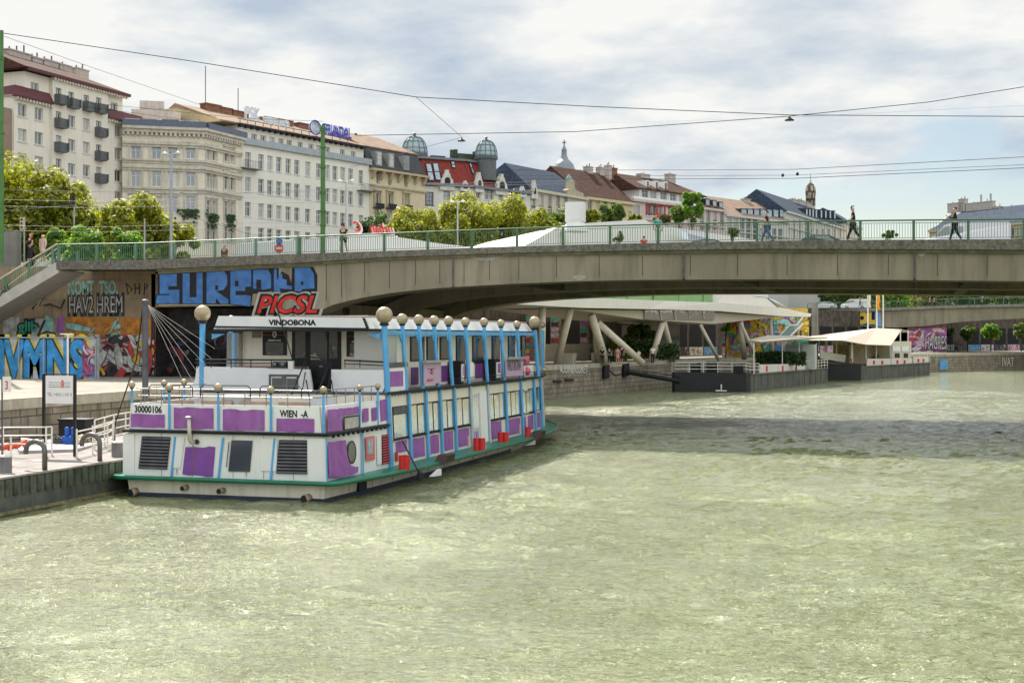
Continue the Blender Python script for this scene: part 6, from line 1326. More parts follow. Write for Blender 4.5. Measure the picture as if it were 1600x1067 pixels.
c, r, k = spire('stone_tower', 'slim pale stone tower with pointed openwork cap on the horizon', 1266.5, 320, 420, [(7.5, 322), (7.5, 306), (8.2, 305), (8, 300), (7.5, 294), (5.5, 289.5), (3, 287), (1.2, 284.5), (1.4, 283), (.5, 281), (.4, 277), (.1, 270)], mat('tower_stone', (.42, .37, .31), .9, var=.25, scale=1.2, tile=(1.6, 2.4, (.25, .22, .2), .35, .8)), n=8)
# ================================================================ ship terminal beyond the bridge
tw = mat('terminal_white', (.72, .68, .60), .55, var=.04, scale=.3, streak=.12); tcol = mat('column_cream', (.60, .53, .42), .6, var=.08)
tr_ = empty('ship_terminal', (-36, 130, PZ), 0, 'long white ship-like restaurant building on slanting columns with green glass band', 'building')
TD = [(640, 96), (700, 103), (800, 116), (912, 126), (1018, 138), (1120, 151), (1128, 152), (1222, 170), (1268, 178), (1300, 184)]
def td(px): return float(np.interp(px, [a for a, _ in TD], [b_ for _, b_ in TD]))
def tp(px, py, d=0.): p = at(px, py, td(px)); return p+Vector((-d*.93, d*.37, 0))
def strip(b, top, bot, d0=0., d1=10., n=1):
    """band between two measured pixel lines, given real depth behind"""
    vs = []; 
    for (x, y), (x2, y2) in zip(top, bot): vs += [tp(x2, y2, d0), tp(x, y, d0), tp(x, y, d0)+Vector((-(d1-d0)*.93, (d1-d0)*.37, 0)), tp(x2, y2, d0)+Vector((-(d1-d0)*.93, (d1-d0)*.37, 0))]
    fs = []; m = len(top)
    for i in range(m-1):
        for k in range(4): fs.append((i*4+k, (i+1)*4+k, (i+1)*4+(k+1) % 4, i*4+(k+1) % 4))
    fs += [(0, 1, 2, 3), (m*4-1, m*4-2, m*4-3, m*4-4)]; b.add(vs, fs)
b = MB(); strip(b, [(700, 478), (800, 470), (914, 465), (1040, 470), (1128, 473), (1222, 481), (1268, 490.5)], [(700, 482), (800, 475), (912, 481), (1016, 483), (1126, 486), (1222, 494), (1266, 495)], 0, 12); b.build('white_band', tw, tr_)
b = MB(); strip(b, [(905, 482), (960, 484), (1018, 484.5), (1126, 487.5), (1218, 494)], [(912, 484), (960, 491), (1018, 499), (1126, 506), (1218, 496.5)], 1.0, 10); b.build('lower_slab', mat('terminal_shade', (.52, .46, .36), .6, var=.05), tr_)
b = MB(); strip(b, [(1018, 484.2), (1060, 485), (1126, 486.5)], [(1018, 498), (1060, 500), (1126, 500)], .8, 1.0); gb_ = b.build('window_band', glass('terminal_glass', (.03, .04, .05), .05, .35, wav=.1), tr_)
for px in (1040, 1062, 1084, 1106): b = MB(); b.tube([tp(px, 485, .75), tp(px+3, 499, .75)], .09, 5); b.build('mullion', tcol, gb_)
ggl = mat('green_glass', (.16, .33, .10), .25, var=.12, scale=.4)
b = MB(); strip(b, [(905, 440), (1000, 430), (1128, 430)], [(914, 465.5), (1040, 470.5), (1128, 473.3)], 1.2, 11); gg = b.build('green_glass_band', ggl, tr_)
for px in (929, 953, 974, 994, 1035, 1074, 1112): b = MB(); b.tube([tp(px, 471, 1.12), tp(px+2, 440, 1.12)], .06, 4); b.build('mullion', dsteel, gg)
b = MB(); b.prism([tp(1129, 472.5, .6), tp(1141, 457.5, .6), tp(1205, 466, .6), tp(1222, 480.5, .6)], (-8, 3, 0)); b.build('roof_wing', tw, tr_)
b = MB(); b.prism([tp(1206, 466, .5), tp(1214, 468, .5), tp(1236, 481, .5), tp(1223, 480, .5)], (-6, 2, 0)); b.build('wing_glass', MATS['terminal_glass'], tr_)
b = MB(); b.prism([tp(1236, 484, 9), tp(1262, 448, 9), tp(1290, 440, 9), tp(1282, 470, 9), tp(1268, 489, 9)], (-.4, .2, 0)); b.build('end_wall', mat('weathered_green', (.20, .23, .19), .8, var=.3, streak=.4), tr_)
# slanting columns
for (x0, y0, x1, y1, r) in ((846, 571, 864, 480, .33), (870, 569, 908, 482, .33), (934, 561, 947, 506, .34), (947, 506, 940, 492, .4), (1004, 562, 950, 504, .34), (1017, 565, 1050, 505, .34), (1052, 563, 1052, 504, .34), (1123, 556, 1108, 506, .2), (1163, 555, 1171, 503, .35), (1183, 552, 1170, 503, .22), (1208, 550, 1217, 495, .22), (1237, 548, 1264, 495, .26)):
    zt = tp(x1, y1, 1.2); t0 = td(x1) if x1 < 1100 else td(x1); p0 = at(x0, y0, min((CH-PZ)*F/(y0-HZ), 190)); p0.z = PZ; 
    if abs(p0.y-zt.y) > 16: p0 = at(x0, y0, td(x1)+3); p0.z = PZ
    b = MB(); b.smooth = True; b.tube([p0, zt], r, 12); b.build('column', tcol, tr_)
# building core behind columns
def panel_t(name, x0, x1, y0, y1, d, m, par=tr_): b = MB(); p = [tp(x0, y1, d), tp(x1, y1, d), tp(x1, y0, d), tp(x0, y0, d)]; b.prism(p, (-.3, .12, 0)); return b.build(name, m, par)
panel_t('core_wall', 1056, 1080, 505, 562, 9, mat('core_green_grey', (.22, .27, .24), .7)); panel_t('core_wall', 1070, 1086, 505, 562, 7, tcol); panel_t('core_wall', 1086, 1113, 505, 560, 8, mat('core_taupe', (.28, .24, .19), .8, var=.1)); panel_t('core_wall', 980, 1056, 538, 566, 11, mat('core_beige', (.42, .38, .30), .8, var=.1))
# upper storeys and membranes seen over the bridge
def zt3(px, py, t): return at(px, py, t)
b = MB(); R_ = [(812, 389, 118), (868, 357, 122), (884, 352, 126), (912, 349, 130), (1008, 343, 142), (1016, 349, 144), (1055, 356, 148), (1200, 378, 168)]
vs = []
for px, py, t in R_: p = at(px, py, t); vs += [p, p+Vector((-9, 3.6, -1.2)), Vector((p.x-9, p.y+3.6, GZ)), Vector((p.x, p.y, 10.6))]
fs = []
for i in range(len(R_)-1):
    for k in range(4): fs.append((i*4+k, (i+1)*4+k, (i+1)*4+(k+1) % 4, i*4+(k+1) % 4))
b.add(vs, fs); mem = mat('membrane_white', (.70, .70, .69), .6, var=.03, scale=.2); b.build('membrane_roof', mem, tr_)
b = MB(); p = at(899, 352, 124); b.lathe((p.x, p.y, p.z-.6), [(1.25, 0), (1.05, .4), (.84, .8), (.84, 1.2)], 24); b.box(p.x-.86, p.x+.86, p.y-.5, p.y+.5, p.z+.3, p.z+2.1); b.build('roof_vent', mem, tr_)
b = MB(); b.prism([at(1064, 362, 146), at(1066, 373, 146), at(1140, 381, 157), at(1130, 377, 157)], (.05, -.12, 0)); b.build('window_band', MATS['terminal_glass'], tr_)
b = MB(); R_ = [(468, 374, 88), (520, 370, 92), (548, 369, 95), (612, 369, 99), (690, 381, 104), (735, 386, 108)]
vs = []
for px, py, t in R_: p = at(px, py, t+16); vs += [p, p+Vector((-7, 3, 0)), Vector((p.x-7, p.y+3, GZ)), Vector((p.x, p.y, GZ))]
fs = []
for i in range(len(R_)-1):
    for k in range(4): fs.append((i*4+k, (i+1)*4+k, (i+1)*4+(k+1) % 4, i*4+(k+1) % 4))
fs += [(0, 1, 2, 3), (23, 22, 21, 20)]
b.add(vs, fs); o = b.build('stair_pavilion', mem, label='low white walled pavilion carrying red script letters behind the bridge railing', cat='pavilion')
P0_ = at(552, 363, 113); P1_ = at(614, 366, 116)
rlt = empty('red_sign', P0_, 0, 'large red and white script letters seen from behind on the white pavilion', 'sign')
tx = 'auhru   D'
b = MB(); d_ = (P1_-P0_); d_.z = 0; b.text('urban   C', P1_+Vector((0, .35, -.1)), -d_, (0, 0, 1), d_.length, .95, .06, 0, .35); b.build('letter_case', wfr, rlt)
b = MB(); b.text('urban   C', P1_+Vector((0, -.02, 0)), -d_, (0, 0, 1), d_.length, .82, .03, 0, .35); b.build('letters', red, rlt)
b = MB(); b.prism([P0_+Vector((-.2, .1, -.5)), P1_+Vector((.2, .1, -.5)), P1_+Vector((.2, .1, -.1)), P0_+Vector((-.2, .1, -.1))], (0, .5, 0)); b.build('sign_base', wfr, rlt)
# graffiti pillars and dark arcade under the terminal
pil = mat('graffiti_pillar', (.32, .24, .18), .9, var=.5, scale=3, streak=.4)
ar = empty('arcade', (-44, 130, PZ), 0, 'dark glazed arcade with graffiti covered pillars under the ship terminal', 'arcade')
for x0, x1 in ((812, 832), (860, 875), (906, 919), (957, 962), (1000, 1006), (1128, 1134), (1160, 1172)):
    t = 150 if x0 < 1100 else 176; A = at(x0, 560, t); E = at(x1, 560, t); b = MB(); b.box(A.x, E.x, A.y, A.y+1, PZ, PZ+7.2); b.cur = 1
    for k in range(9): zz0 = PZ+.2+k*.6; b.cur = 1+(k*7+x0) % 8; b.box(A.x+.08, E.x-.1, A.y-.02, A.y-.004, zz0, zz0+.45)
    b.build('pillar', [pil]+cols[:9], ar)
b = MB(); A = at(800, 560, 156); E = at(1062, 560, 163); b.prism([Vector((A.x, A.y, PZ)), Vector((E.x, E.y, PZ)), Vector((E.x, E.y, 8.2)), Vector((A.x, A.y, 8.2))], (-.1, .3, 0)); b.build('dark_glazing', MATS['dark_glass'], ar)
b = MB(); A = at(795, 560, 151); E = at(1062, 560, 158); A.z = E.z = PZ; d_ = (E-A); d_.z = 0
b.prism([A+Vector((0, 0, 4.9)), E+Vector((0, 0, 4.6)), E+Vector((0, 0, 7.2)), A+Vector((0, 0, 8.8))], (-.3, .3, 0)); b.build('lintel', mat('brown_panels', (.30, .19, .13), .8, var=.25, tile=(2.2, 2.6, (.7, .6, .5), .06, .85)), ar)
b = MB(); A = at(1133, 556, 178); E = at(1262, 548, 188); A.z = E.z = PZ; b.cur = 3; b.prism([A, E, E+Vector((0, 0, 6.6)), A+Vector((0, 0, 6.6))], (-.3, .6, 0))
d_ = (E-A).normalized(); mural(b, A-Vector((0, .02, 0)), d_, (0, 0, 1), (E-A).length, 6.3, 90, 31, [0, 1, 2, 3, 4, 5, 7, 8, 9], .25, .8)
b.build('mural', cols, ar)
b = MB(); A = at(842, 558, 146); E = at(932, 556, 150); A.z = E.z = PZ; b.cur = 2; b.prism([A, E, E+Vector((0, 0, 1.3)), A+Vector((0, 0, 1.3))], (0, .3, 0)); mural(b, A-Vector((0, .02, 0)), (E-A).normalized(), (0, 0, 1), (E-A).length, 1.25, 40, 17, [1, 2, 4, 5, 7, 9], .5, 1.2); b.build('mural', cols, ar)
# steel stair at the right end
ss = empty('steel_stair', at(1213, 533, 176), 0, 'blue-green glass sided stair rising to the right end of the terminal', 'staircase')
b = MB(); q = [at(1213, 530, 172), at(1246, 500, 174), at(1253, 496, 175), at(1253, 505, 175), at(1226, 533, 173)]; b.prism(q, (-.1, .1, 0)); b.build('glass_side', mat('stair_glass', (.18, .30, .30), .2), ss)
b = MB(); b.tube([at(1213, 530, 171.8), at(1234, 508, 172.5), at(1245, 508, 173), at(1254, 496, 174)], .09, 5); b.tube([at(1226, 534, 171.8), at(1254, 506, 174)], .12, 5); b.build('handrail', rail_w, ss)
b = MB(); p = at(1273, 510, 180); b.box(p.x-.4, p.x+.4, p.y, p.y+1, PZ, at(1273, 473, 180).z); b.build('concrete_pillar', conc, label='tall square stained concrete pillar at the right end of the terminal', cat='pillar')
# ================================================================ second bridge
b2 = empty('second_bridge', at(1420, 500, 238), 0, 'second grey concrete bridge farther down the canal with yellow graffiti at its left end', 'bridge')
B2A, B2B = at(1262, HZ, 236), at(1800, HZ, 222); d2 = (B2B-B2A).normalized(); n2_ = Vector((-d2.y, d2.x, 0))
def b2p(px, py, off=0.):
    r = ray(px, py); A = B2A+n2_*off; den = r.x*d2.y-r.y*d2.x; t = (A.x*d2.y-A.y*d2.x)/den; return Vector((r.x*t, r.y*t, CH+r.z*t))
def b2band(b, top, bot, off, dep):
    vs = []
    for a, c in zip(top, bot): p, q = b2p(*a, off), b2p(*c, off); p.x, p.y = q.x, q.y; vs += [q, p, p+n2_*dep, q+n2_*dep]
    m = len(top); b.add(vs, [((i*4+k), (i+1)*4+k, (i+1)*4+(k+1) % 4, i*4+(k+1) % 4) for i in range(m-1) for k in range(4)]+[(0, 1, 2, 3), (m*4-1, m*4-2, m*4-3, m*4-4)])
X2 = [1262, 1340, 1400, 1450, 1500, 1550, 1600, 1700, 1800]
tp2 = [484, 482.5, 480.5, 478.5, 477, 475.8, 475, 474, 474]; bt2 = [506, 508.5, 512, 509, 503, 499.5, 497.5, 496, 498]
b = MB(); b2band(b, list(zip(X2, tp2)), list(zip(X2, [y+4 for y in tp2])), -.5, 1.2); b.build('kerb_beam', conc, b2)
b = MB(); b2band(b, list(zip(X2, [y+4 for y in tp2])), list(zip(X2, bt2)), 0, 1.6); b2band(b, list(zip(X2, [y+3 for y in tp2])), list(zip(X2, [y-3 for y in bt2])), 1.6, 20); b.build('girder', gm, b2)
b = MB(); A, E = b2p(1418, 530, 1), b2p(1479, 530, 1); b.prism([Vector((A.x, A.y, -1)), Vector((E.x, E.y, -1)), Vector((E.x, E.y, 8)), Vector((A.x, A.y, 8))], n2_*18); b.build('pier', mat('pier_mauve', (.26, .12, .13), .8, var=.3), b2)
b = MB(); A.z = E.z = PZ; mural(b, A-n2_*.01, d2, (0, 0, 1), (E-A).length, 4.2, 50, 77, [1, 7, 7, 4, 0], .3, 1.0); b.cur = 6; b.text('HAGRES', A+d2*2.9-n2_*.28+Vector((0, 0, .5)), d2, (0, 0, 1), 3.6, 2.4, .12, 0); b.cur = 0; b.text('HAGRES', A+d2*2.95-n2_*.3+Vector((0, 0, .55)), d2, (0, 0, 1), 3.5, 2.3, 0, 0); b.build('mural', cols, b2)
b = MB(); b.cur = 0; b.poly([b2p(x, y, -.02) for x, y in ((1300, 487.5), (1375, 485), (1378, 511), (1300, 507))])
b.cur = 1; b.poly([b2p(x, y, -.04) for x, y in ((1314, 488.5), (1367, 487), (1367, 509.5), (1314, 506))]); b.cur = 2
A = b2p(1317, 507, -.06); E = b2p(1366, 507, -.06); b.text('EBOL', A+Vector((0, 0, .25)), E-A-Vector((0, 0, E.z-A.z)), (0, 0, 1), (E-A).length, 1.75, .28, 0); b.build('graffiti', [mat('graffiti_sky2', (.16, .30, .5)), MATS['bridge_black'], mat('graffiti_gold', (.55, .38, .04), .6, var=.15)], b2)
b = MB(); A, E = at(1250, 540, 262), at(1420, 540, 250); b.prism([Vector((A.x, A.y, 2)), Vector((E.x, E.y, 2)), Vector((E.x, E.y, 8)), Vector((A.x, A.y, 8))], (-1, 2, 0)); b.build('back_wall', MATS['shade_dark_concrete'], b2)  # dark sheet painted as the shadow under the second bridge
b = MB(); b.poly([b2p(1262, 470, 1)*1, b2p(1800, 470, 1), b2p(1800, 470, 1)+n2_*19, b2p(1262, 470, 1)+n2_*19]); zd = 10.75
b.v = [(x, y, zd) for x, y, z in b.v]; b.build('deck', asphalt, b2)
P_ = []
for px, py in zip(X2, tp2): p = b2p(px, py, 0); P_.append(p)
railing('bridge_railing', P_, 'pale green railing of the second bridge in the distance', m=railp, h=1.15, sp=4.5, bar=.25, barr=.015)
# ================================================================ vegetation
def leafmat(name, c, tr=.38, isl=.5): return mat(name, c, .55, var=.25, scale=.5, transl=tr, island=isl)
ly = leafmat('leaf_yellow_green', (.20, .215, .018)); lg = leafmat('leaf_green', (.085, .135, .025)); ld = leafmat('leaf_deep_green', (.035, .07, .02), .3); lfr = leafmat('leaf_fresh_green', (.11, .20, .03), .5)
bark = mat('bark', (.10, .08, .06), .9, var=.3, scale=6)
def crown(b, c, rx, ry, rz_, n, leaf, rd, clumps=26, gap=.25):
    cl = []
    for _ in range(clumps):
        while True:
            v = Vector((rd.uniform(-1, 1), rd.uniform(-1, 1), rd.uniform(-1, 1)))
            if .35 < v.length < 1: break
        v *= rd.uniform(.75, 1.02)
        cl.append((Vector((c[0]+v.x*rx, c[1]+v.y*ry, c[2]+v.z*rz_)), rd.uniform(.22, .42)*min(rx, rz_)))
    vs = []; fs = []
    for i in range(n):
        cc, cr = cl[rd.randrange(clumps)]
        d = Vector((rd.gauss(0, 1), rd.gauss(0, 1), rd.gauss(0, 1))); d.normalize(); p = cc+d*cr*rd.uniform(.55, 1.12)
        nrm = (d+Vector((rd.uniform(-.7, .7), rd.uniform(-.7, .7), rd.uniform(-.2, 1)))).normalized(); u = nrm.orthogonal().normalized(); a = rd.uniform(0, 6.28); u = (u*cos(a)+nrm.cross(u)*sin(a)); v = nrm.cross(u); s = leaf*rd.uniform(.6, 1.25)
        k = len(vs); vs += [p-u*s, p-v*s*.55, p+u*s, p+v*s*.55+nrm*s*.2]; fs.append((k, k+1, k+2, k+3))
    b.add(vs, fs); return cl
def tree(name, px, t, pyb, pyt, wpx, m, label, n=5000, leaf=.2, zb=GZ, group=None, cat='tree', seed=0, trunk=True, ry=None, squash=1, clumps=30):
    rd = random.Random(seed or int(px*7+pyb)); p = at(px, HZ, t); k = t/F; zc0, zc1 = CH+(HZ-pyb)*k, CH+(HZ-pyt)*k; c = (p.x, p.y, (zc0+zc1)/2); rx = wpx*k/2; rz_ = (zc1-zc0)/2
    r = empty(name, (p.x, p.y, zb), 0, label, cat, group)
    b = MB(); cl = crown(b, c, rx*.86, (ry or rx)*.86, rz_*.86, n, leaf, rd, clumps); b.build('crown', m, r)
    if trunk:
        tb = MB(); tb.smooth = True; tr0 = max(.06, rx*.06); top = Vector((c[0], c[1], c[2]+rz_*.3)); base = Vector((p.x, p.y, zb))
        tb.tube([base, base.lerp(top, .4)+Vector((.05, 0, 0)), base.lerp(top, .75)+Vector((-.1, 0, 0)), top], [tr0*1.2, tr0, tr0*.7, tr0*.25], 9)
        for q, cr in cl[:9]: s_ = base.lerp(top, rd.uniform(.45, .85)); tb.tube([s_, s_.lerp(q, .55)+Vector((0, 0, .15)), q], [tr0*.45, tr0*.3, tr0*.1], 5)
        tb.build('trunk', bark, r)
    return r
tree('plane_tree', 46, 112, 425, 240, 195, ly, 'large yellow-green tree in front of the pale block at the left edge', 15000, .24, clumps=60, seed=1)
tree('plane_tree', 122, 114, 425, 275, 120, ly, 'yellow-green tree between the large left tree and the lamp post', 9000, .23, clumps=40, seed=2)
tree('plane_tree', 208, 112, 430, 298, 160, ly, 'broad yellow-green tree behind the grey street lamp', 12000, .23, clumps=50, seed=3)
tree('plane_tree', 272, 116, 430, 325, 85, ly, 'smaller yellow-green tree at the right end of the left tree group', 5000, .2, clumps=24, seed=4)
tree('young_tree', 128, 94, 425, 348, 72, lfr, 'bright green young tree right above the stair head behind the railing', 4500, .15, clumps=24, seed=5)
tree('young_tree', 195, 95, 425, 348, 62, lfr, 'bright green young tree behind the railing left of the lamp post', 4000, .15, clumps=22, seed=6)
tree('young_tree', 86, 97, 420, 352, 50, lfr, 'bright green bushy tree behind the two women', 2500, .15, clumps=16, seed=7)
mid = [(588, 172, 370, 328, 52, ld, 'dark green small tree left of the yellow street trees behind the red letters', 2600), (632, 166, 388, 322, 58, ly, 'leftmost yellow-green tree of the row below the ochre house', 4500), (672, 168, 390, 322, 66, ly, 'yellow-green tree of the row just left of the thin double lamp', 5000), (728, 170, 390, 302, 80, ly, 'tallest tree of the row standing right of the thin double lamp', 8000), (782, 174, 390, 303, 78, ly, 'tall tree of the row left of the second glass dome line', 8000), (835, 178, 388, 316, 70, ly, 'tree of the row below the stone building', 6000), (872, 180, 385, 322, 52, lg, 'greener last tree of the row beside the white roof vent', 4000)]
for px, t, yb, yt, wp, m, lab, n in mid: tree('street_tree', px, t, yb+22, yt-3, wp*1.5, m, lab, int(n*1.3), .23, group='street trees along the upper quay', clumps=36)
tree('street_tree', 925, 205, 352, 325, 40, ly, 'low tree right of the white roof vent below the yellow house', 2500, .25, group='street trees along the upper quay'); tree('street_tree', 958, 206, 352, 315, 56, lg, 'round green tree before the yellow house with brown roof', 4000, .25, group='street trees along the upper quay'); tree('street_tree', 993, 208, 350, 334, 30, ly, 'small low tree left of the red window surrounds', 1200, .25, group='street trees along the upper quay')
tree('poplar_tree', 1082, 190, 352, 290, 36, lfr, 'tall narrow green tree in front of the terrace house', 5000, .22, clumps=26); tree('street_tree', 1062, 192, 352, 318, 40, lg, 'green tree leaning against the left side of the tall narrow tree', 3000, .22); tree('street_tree', 1036, 188, 352, 333, 34, mat('leaf_russet', (.10, .075, .03), .6, var=.2, transl=.4, island=.4), 'small russet tinted tree below the red window surrounds', 1400, .22)
tree('planted_tree', 1145, 86, 372, 352, 26, mat('leaf_olive', (.09, .11, .05), .6, var=.2, transl=.4, island=.3), 'thin young olive-coloured tree behind the bridge railing', 420, .09, zb=10.4, clumps=10); tree('planted_tree', 1385, 100, 374, 358, 36, lg, 'low green bush-like tree behind the bridge railing near the van', 700, .12, clumps=10, zb=10.4); tree('planted_tree', 965, 110, 384, 356, 22, MATS['leaf_olive'], 'sparse small tree in front of the white membrane roof', 320, .1, clumps=8, zb=10.4)
# beyond the second bridge and on the far promenade
fx = [(1300, 300, 500, 440, 44, ld), (1330, 290, 500, 430, 50, lg), (1362, 296, 500, 425, 40, lfr), (1392, 288, 500, 425, 46, lfr), (1425, 300, 500, 422, 44, ly), (1452, 292, 500, 425, 36, mat('leaf_dry', (.14, .12, .05), .6, transl=.4, island=.3)), (1484, 306, 500, 420, 50, ld), (1530, 310, 500, 415, 50, ld), (1568, 300, 500, 420, 44, lg), (1604, 296, 500, 420, 44, lg), (1650, 296, 500, 410, 60, lg)]
wh = ['darkest tree left of the flag poles', 'green tree behind the white van', 'fresh green tree just behind the white flag', 'bright tree between the flags', 'yellow-green tree right of the flags', 'dry brownish tree', 'dark dense tree', 'dark tree before the tan facade', 'green tree right of the tan facade', 'green tree at the right picture edge', 'green tree outside the right picture edge']
for (px, t, yb, yt, wp, m), s in zip(fx, wh): tree('far_tree', px, t, yb+8, yt, wp*1.4, m, s+' behind the second bridge', 3000, .34, group='trees behind the second bridge', clumps=18)
for px, yb, yt, wp, s, n in ((1512, 532, 506, 28, 'left', 1600), (1548, 533, 503, 34, 'middle', 2200), (1596, 532, 502, 30, 'right', 2000), (1485, 530, 508, 18, 'leftmost slim', 700)): tree('promenade_tree', px, 252, yb, yt, wp, lg if s != 'middle' else lfr, s+' small tree on the quay beneath the second bridge', n, .22, zb=PZ, group='small trees on the far quay', clumps=16)
tree('plane_tree', 1000, 146, 545, 505, 62, lg, 'leafy green tree growing under the terminal between its slanting columns', 4500, .2, zb=PZ, clumps=24); tree('plane_tree', 942, 152, 520, 498, 30, lg, 'green branches left of the crossing columns under the terminal', 700, .2, zb=PZ, clumps=8); tree('plane_tree', 1134, 165, 520, 503, 22, lfr, 'small sunlit branches beside the orange pillar under the terminal', 500, .2, zb=PZ, clumps=8)
def hedge(name, x0, x1, yb, yt, t, m, label, n, leaf, cat='hedge'):
    A, E = at(x0, yb, t), at(x1, yb, t); k = t/F; h = (yb-yt)*k; rd = random.Random(int(x0)); b = MB(); vs = []; fs = []
    for i in range(n):
        p = A.lerp(E, rd.random()); s_ = rd.random()**.6; p = Vector((p.x, p.y+rd.uniform(-.5, .5), A.z+h*s_*rd.uniform(.85, 1.1))); nrm = Vector((rd.gauss(0, 1), rd.gauss(-.6, 1), rd.gauss(.4, 1))).normalized(); u = nrm.orthogonal().normalized()*leaf*rd.uniform(.6, 1.2); v = nrm.cross(u); kk = len(vs); vs += [p-u, p-v*.6, p+u, p+v*.6]; fs.append((kk, kk+1, kk+2, kk+3))
    b.add(vs, fs); b.build(name, m, label=label, cat=cat)
hedge('hedge', 927, 978, 566, 535, 142, lg, 'clipped hedge row behind the people on the quay left of the crossing column', 2600, .2); hedge('hedge', 984, 1030, 560, 533, 143, ld, 'hedge row right of the crossing column under the terminal', 2400, .2); hedge('hedge', 1030, 1060, 562, 538, 140, ld, 'dark bushy potted shrubs beside the first barge gangway', 900, .2)
# ================================================================ barges
def barge(name, pts, ztop, label, near=None):
    """pts: corners (px,py) of the water line going round, near-left, near-right, far-right; the fourth is inferred"""
    a, c, e = [onZ(x, y, 0) for x, y in pts]; f_ = a+(e-c); r = empty(name, a.lerp(e, .5), 0, label, 'barge'); return a, c, e, f_, r
a, c, e, f_, bg1 = barge('barge', [(1050, 612), (1172, 612.5), (1293, 598)], 1.85, 'long moored barge with black bow, grey hull side, dark hedge and white canopy')
b = MB(); b.prism([Vector((a.x, a.y, -.3)), Vector((a.x+.5, a.y-1.2, -.3)), Vector((c.x-.3, c.y-.8, -.3)), Vector((c.x, c.y, -.3)), c.lerp(f_, .25)+Vector((0, 0, -.3)), a.lerp(f_, .3)+Vector((0, 0, -.3))], (0, 0, 2.3)); b.build('bow', mat('barge_black', (.010, .011, .014), .6, var=.3), bg1)
b = MB(); hm_ = mat('barge_grey', (.115, .12, .10), .7, var=.25, scale=.8, streak=.6, dirt=(.07, .06, .05)); c2 = c.lerp(e, .02)
b.prism([Vector((q.x, q.y, -.3)) for q in (a.lerp(f_, .32), c+Vector((.02, .05, 0)), e, f_)], (0, 0, 2.12)); b.build('hull', hm_, bg1)
wmar = mat('barge_white', (.62, .60, .55), .5, var=.08, dirt=(.35, .3, .25), dirtamt=.3)
def on1(px, py): # point on barge 1's long side
    d = (e-c); r = ray(px, py); t = (c.x*d.y-c.y*d.x)/(r.x*d.y-r.y*d.x); return Vector((r.x*t, r.y*t, CH+r.z*t))
b = MB(); q = [on1(1188, 583), on1(1258, 579), on1(1258, 568), on1(1188, 569.5)]; b.prism(q, (-.15, .05, 0)); bn = b.build('white_banner', wmar, bg1)
for px in (1197, 1222, 1243): b = MB(); p = on1(px, 576)+Vector((.05, -.03, 0)); b.box(p.x-.12, p.x+.12, p.y-.02, p.y, p.z-.3, p.z+.3); b.build('red_mark', red, bn)
hedge('planter_hedge', 1182, 1259, 571, 551, 150, ld, 'dark hedge in planters along the deck edge of the first barge', 3200, .2)
q0, q1 = on1(1196, 537.5), on1(1285, 531)
cp = [q0+Vector((-.5, -1, .3)), on1(1230, 534)+Vector((.6, 0, .35)), q1+Vector((.6, 0, .3)), q1+Vector((-3, 2, .5)), on1(1235, 534)+Vector((-2.6, 1.6, .75)), q0+Vector((-2, 1, .4))]
b = MB(); b.prism(cp, (0, 0, -.14)); b.build('canopy', mat('canopy_cream', (.40, .37, .31), .7, var=.06), bg1)
for px in (1184, 1228, 1254, 1281): p = on1(px, 570)+Vector((-.4, 0, 0)); b = MB(); b.cyl((p.x, p.y, 1.8), (p.x, p.y, on1(px, 536).z), .06, 6); b.build('canopy_post', rail_w, bg1)
b = MB(); p = on1(1258, 578); p2_ = on1(1281, 578); b.box(p.x-2.5, p2_.x-.3, p.y+2, p.y+5, 1.8, on1(1270, 538).z); b.build('cabin', mat('cabin_grey', (.45, .47, .44), .6, var=.06), bg1)
b = MB(); b.box(p.x-2.52, p.x-.4, p.y+1.9, p.y+1.99, 1.9, on1(1270, 540).z); b.build('door', mat('door_grey', (.25, .29, .32), .5), bg1)
def brail(P, r, m=rail_w, h=1.0, parent=None, step=1.3):
    b = MB(); P = [Vector(p) for p in P]
    for z in (.35, .7, h): b.tube([p+Vector((0, 0, z)) for p in P], .03, 5)
    for i in range(len(P)-1):
        n = max(1, int((P[i+1]-P[i]).length/step))
        for k in range(n+1): p = P[i]+(P[i+1]-P[i])*(k/n); b.cyl(p, p+Vector((0, 0, h)), .035, 5)
    return b.build('railing', m, parent)
v3 = lambda p, z: Vector((p.x, p.y, z))
brail([v3(a, 2.0), v3(a, 2)+Vector((.5, -1.1, 0)), v3(c, 2)+Vector((-.3, -.7, 0)), v3(c, 1.9), on1(1186, 583)*1], 1, parent=bg1); brail([v3(on1(1259, 578), 1.83), v3(e, 1.83)], 1, parent=bg1)
b = MB(); b.box(a.x+3.5, a.x+4.6, a.y, a.y+1, 2, 3.1); b.box(a.x+6.2, a.x+7.2, a.y+.3, a.y+1.3, 2, 2.7); b.build('deck_box', black, bg1)
b = MB(); b.tube([c.lerp(a, .35)+Vector((0, -1.05, .8)), c.lerp(a, .35)+Vector((0, -1.05, .2)), c.lerp(a, .42)+Vector((0, -1.05, 0.15))], .08, 6); b.tube([c.lerp(a, .28)+Vector((0, -1.05, .15)), c.lerp(a, .42)+Vector((0, -1.05, .15))], .06, 6); b.build('anchor', rail_w, bg1)
g0, g1 = wall_at(976, 581), at(1062, 594, 136); b = MB(); b.tube([g0, g1+Vector((0, 0, -.1))], .22, 8); b.tube([g0+Vector((0, 0, .3)), g1+Vector((0, 0, .4))], .05, 5); b.build('mooring_boom', black, label='long black boom holding the first barge off the quay wall', cat='mooring boom')
b = MB(); g2 = wall_at(947, 577); b.tube([g2+Vector((0, 0, .2)), (g2+g0)*.5+Vector((0, 0, -.5)), g0+Vector((0, 0, -.1))], .05, 5); b.build('mooring_chain', black, label='drooping black chain between the two wall plates', cat='chain')
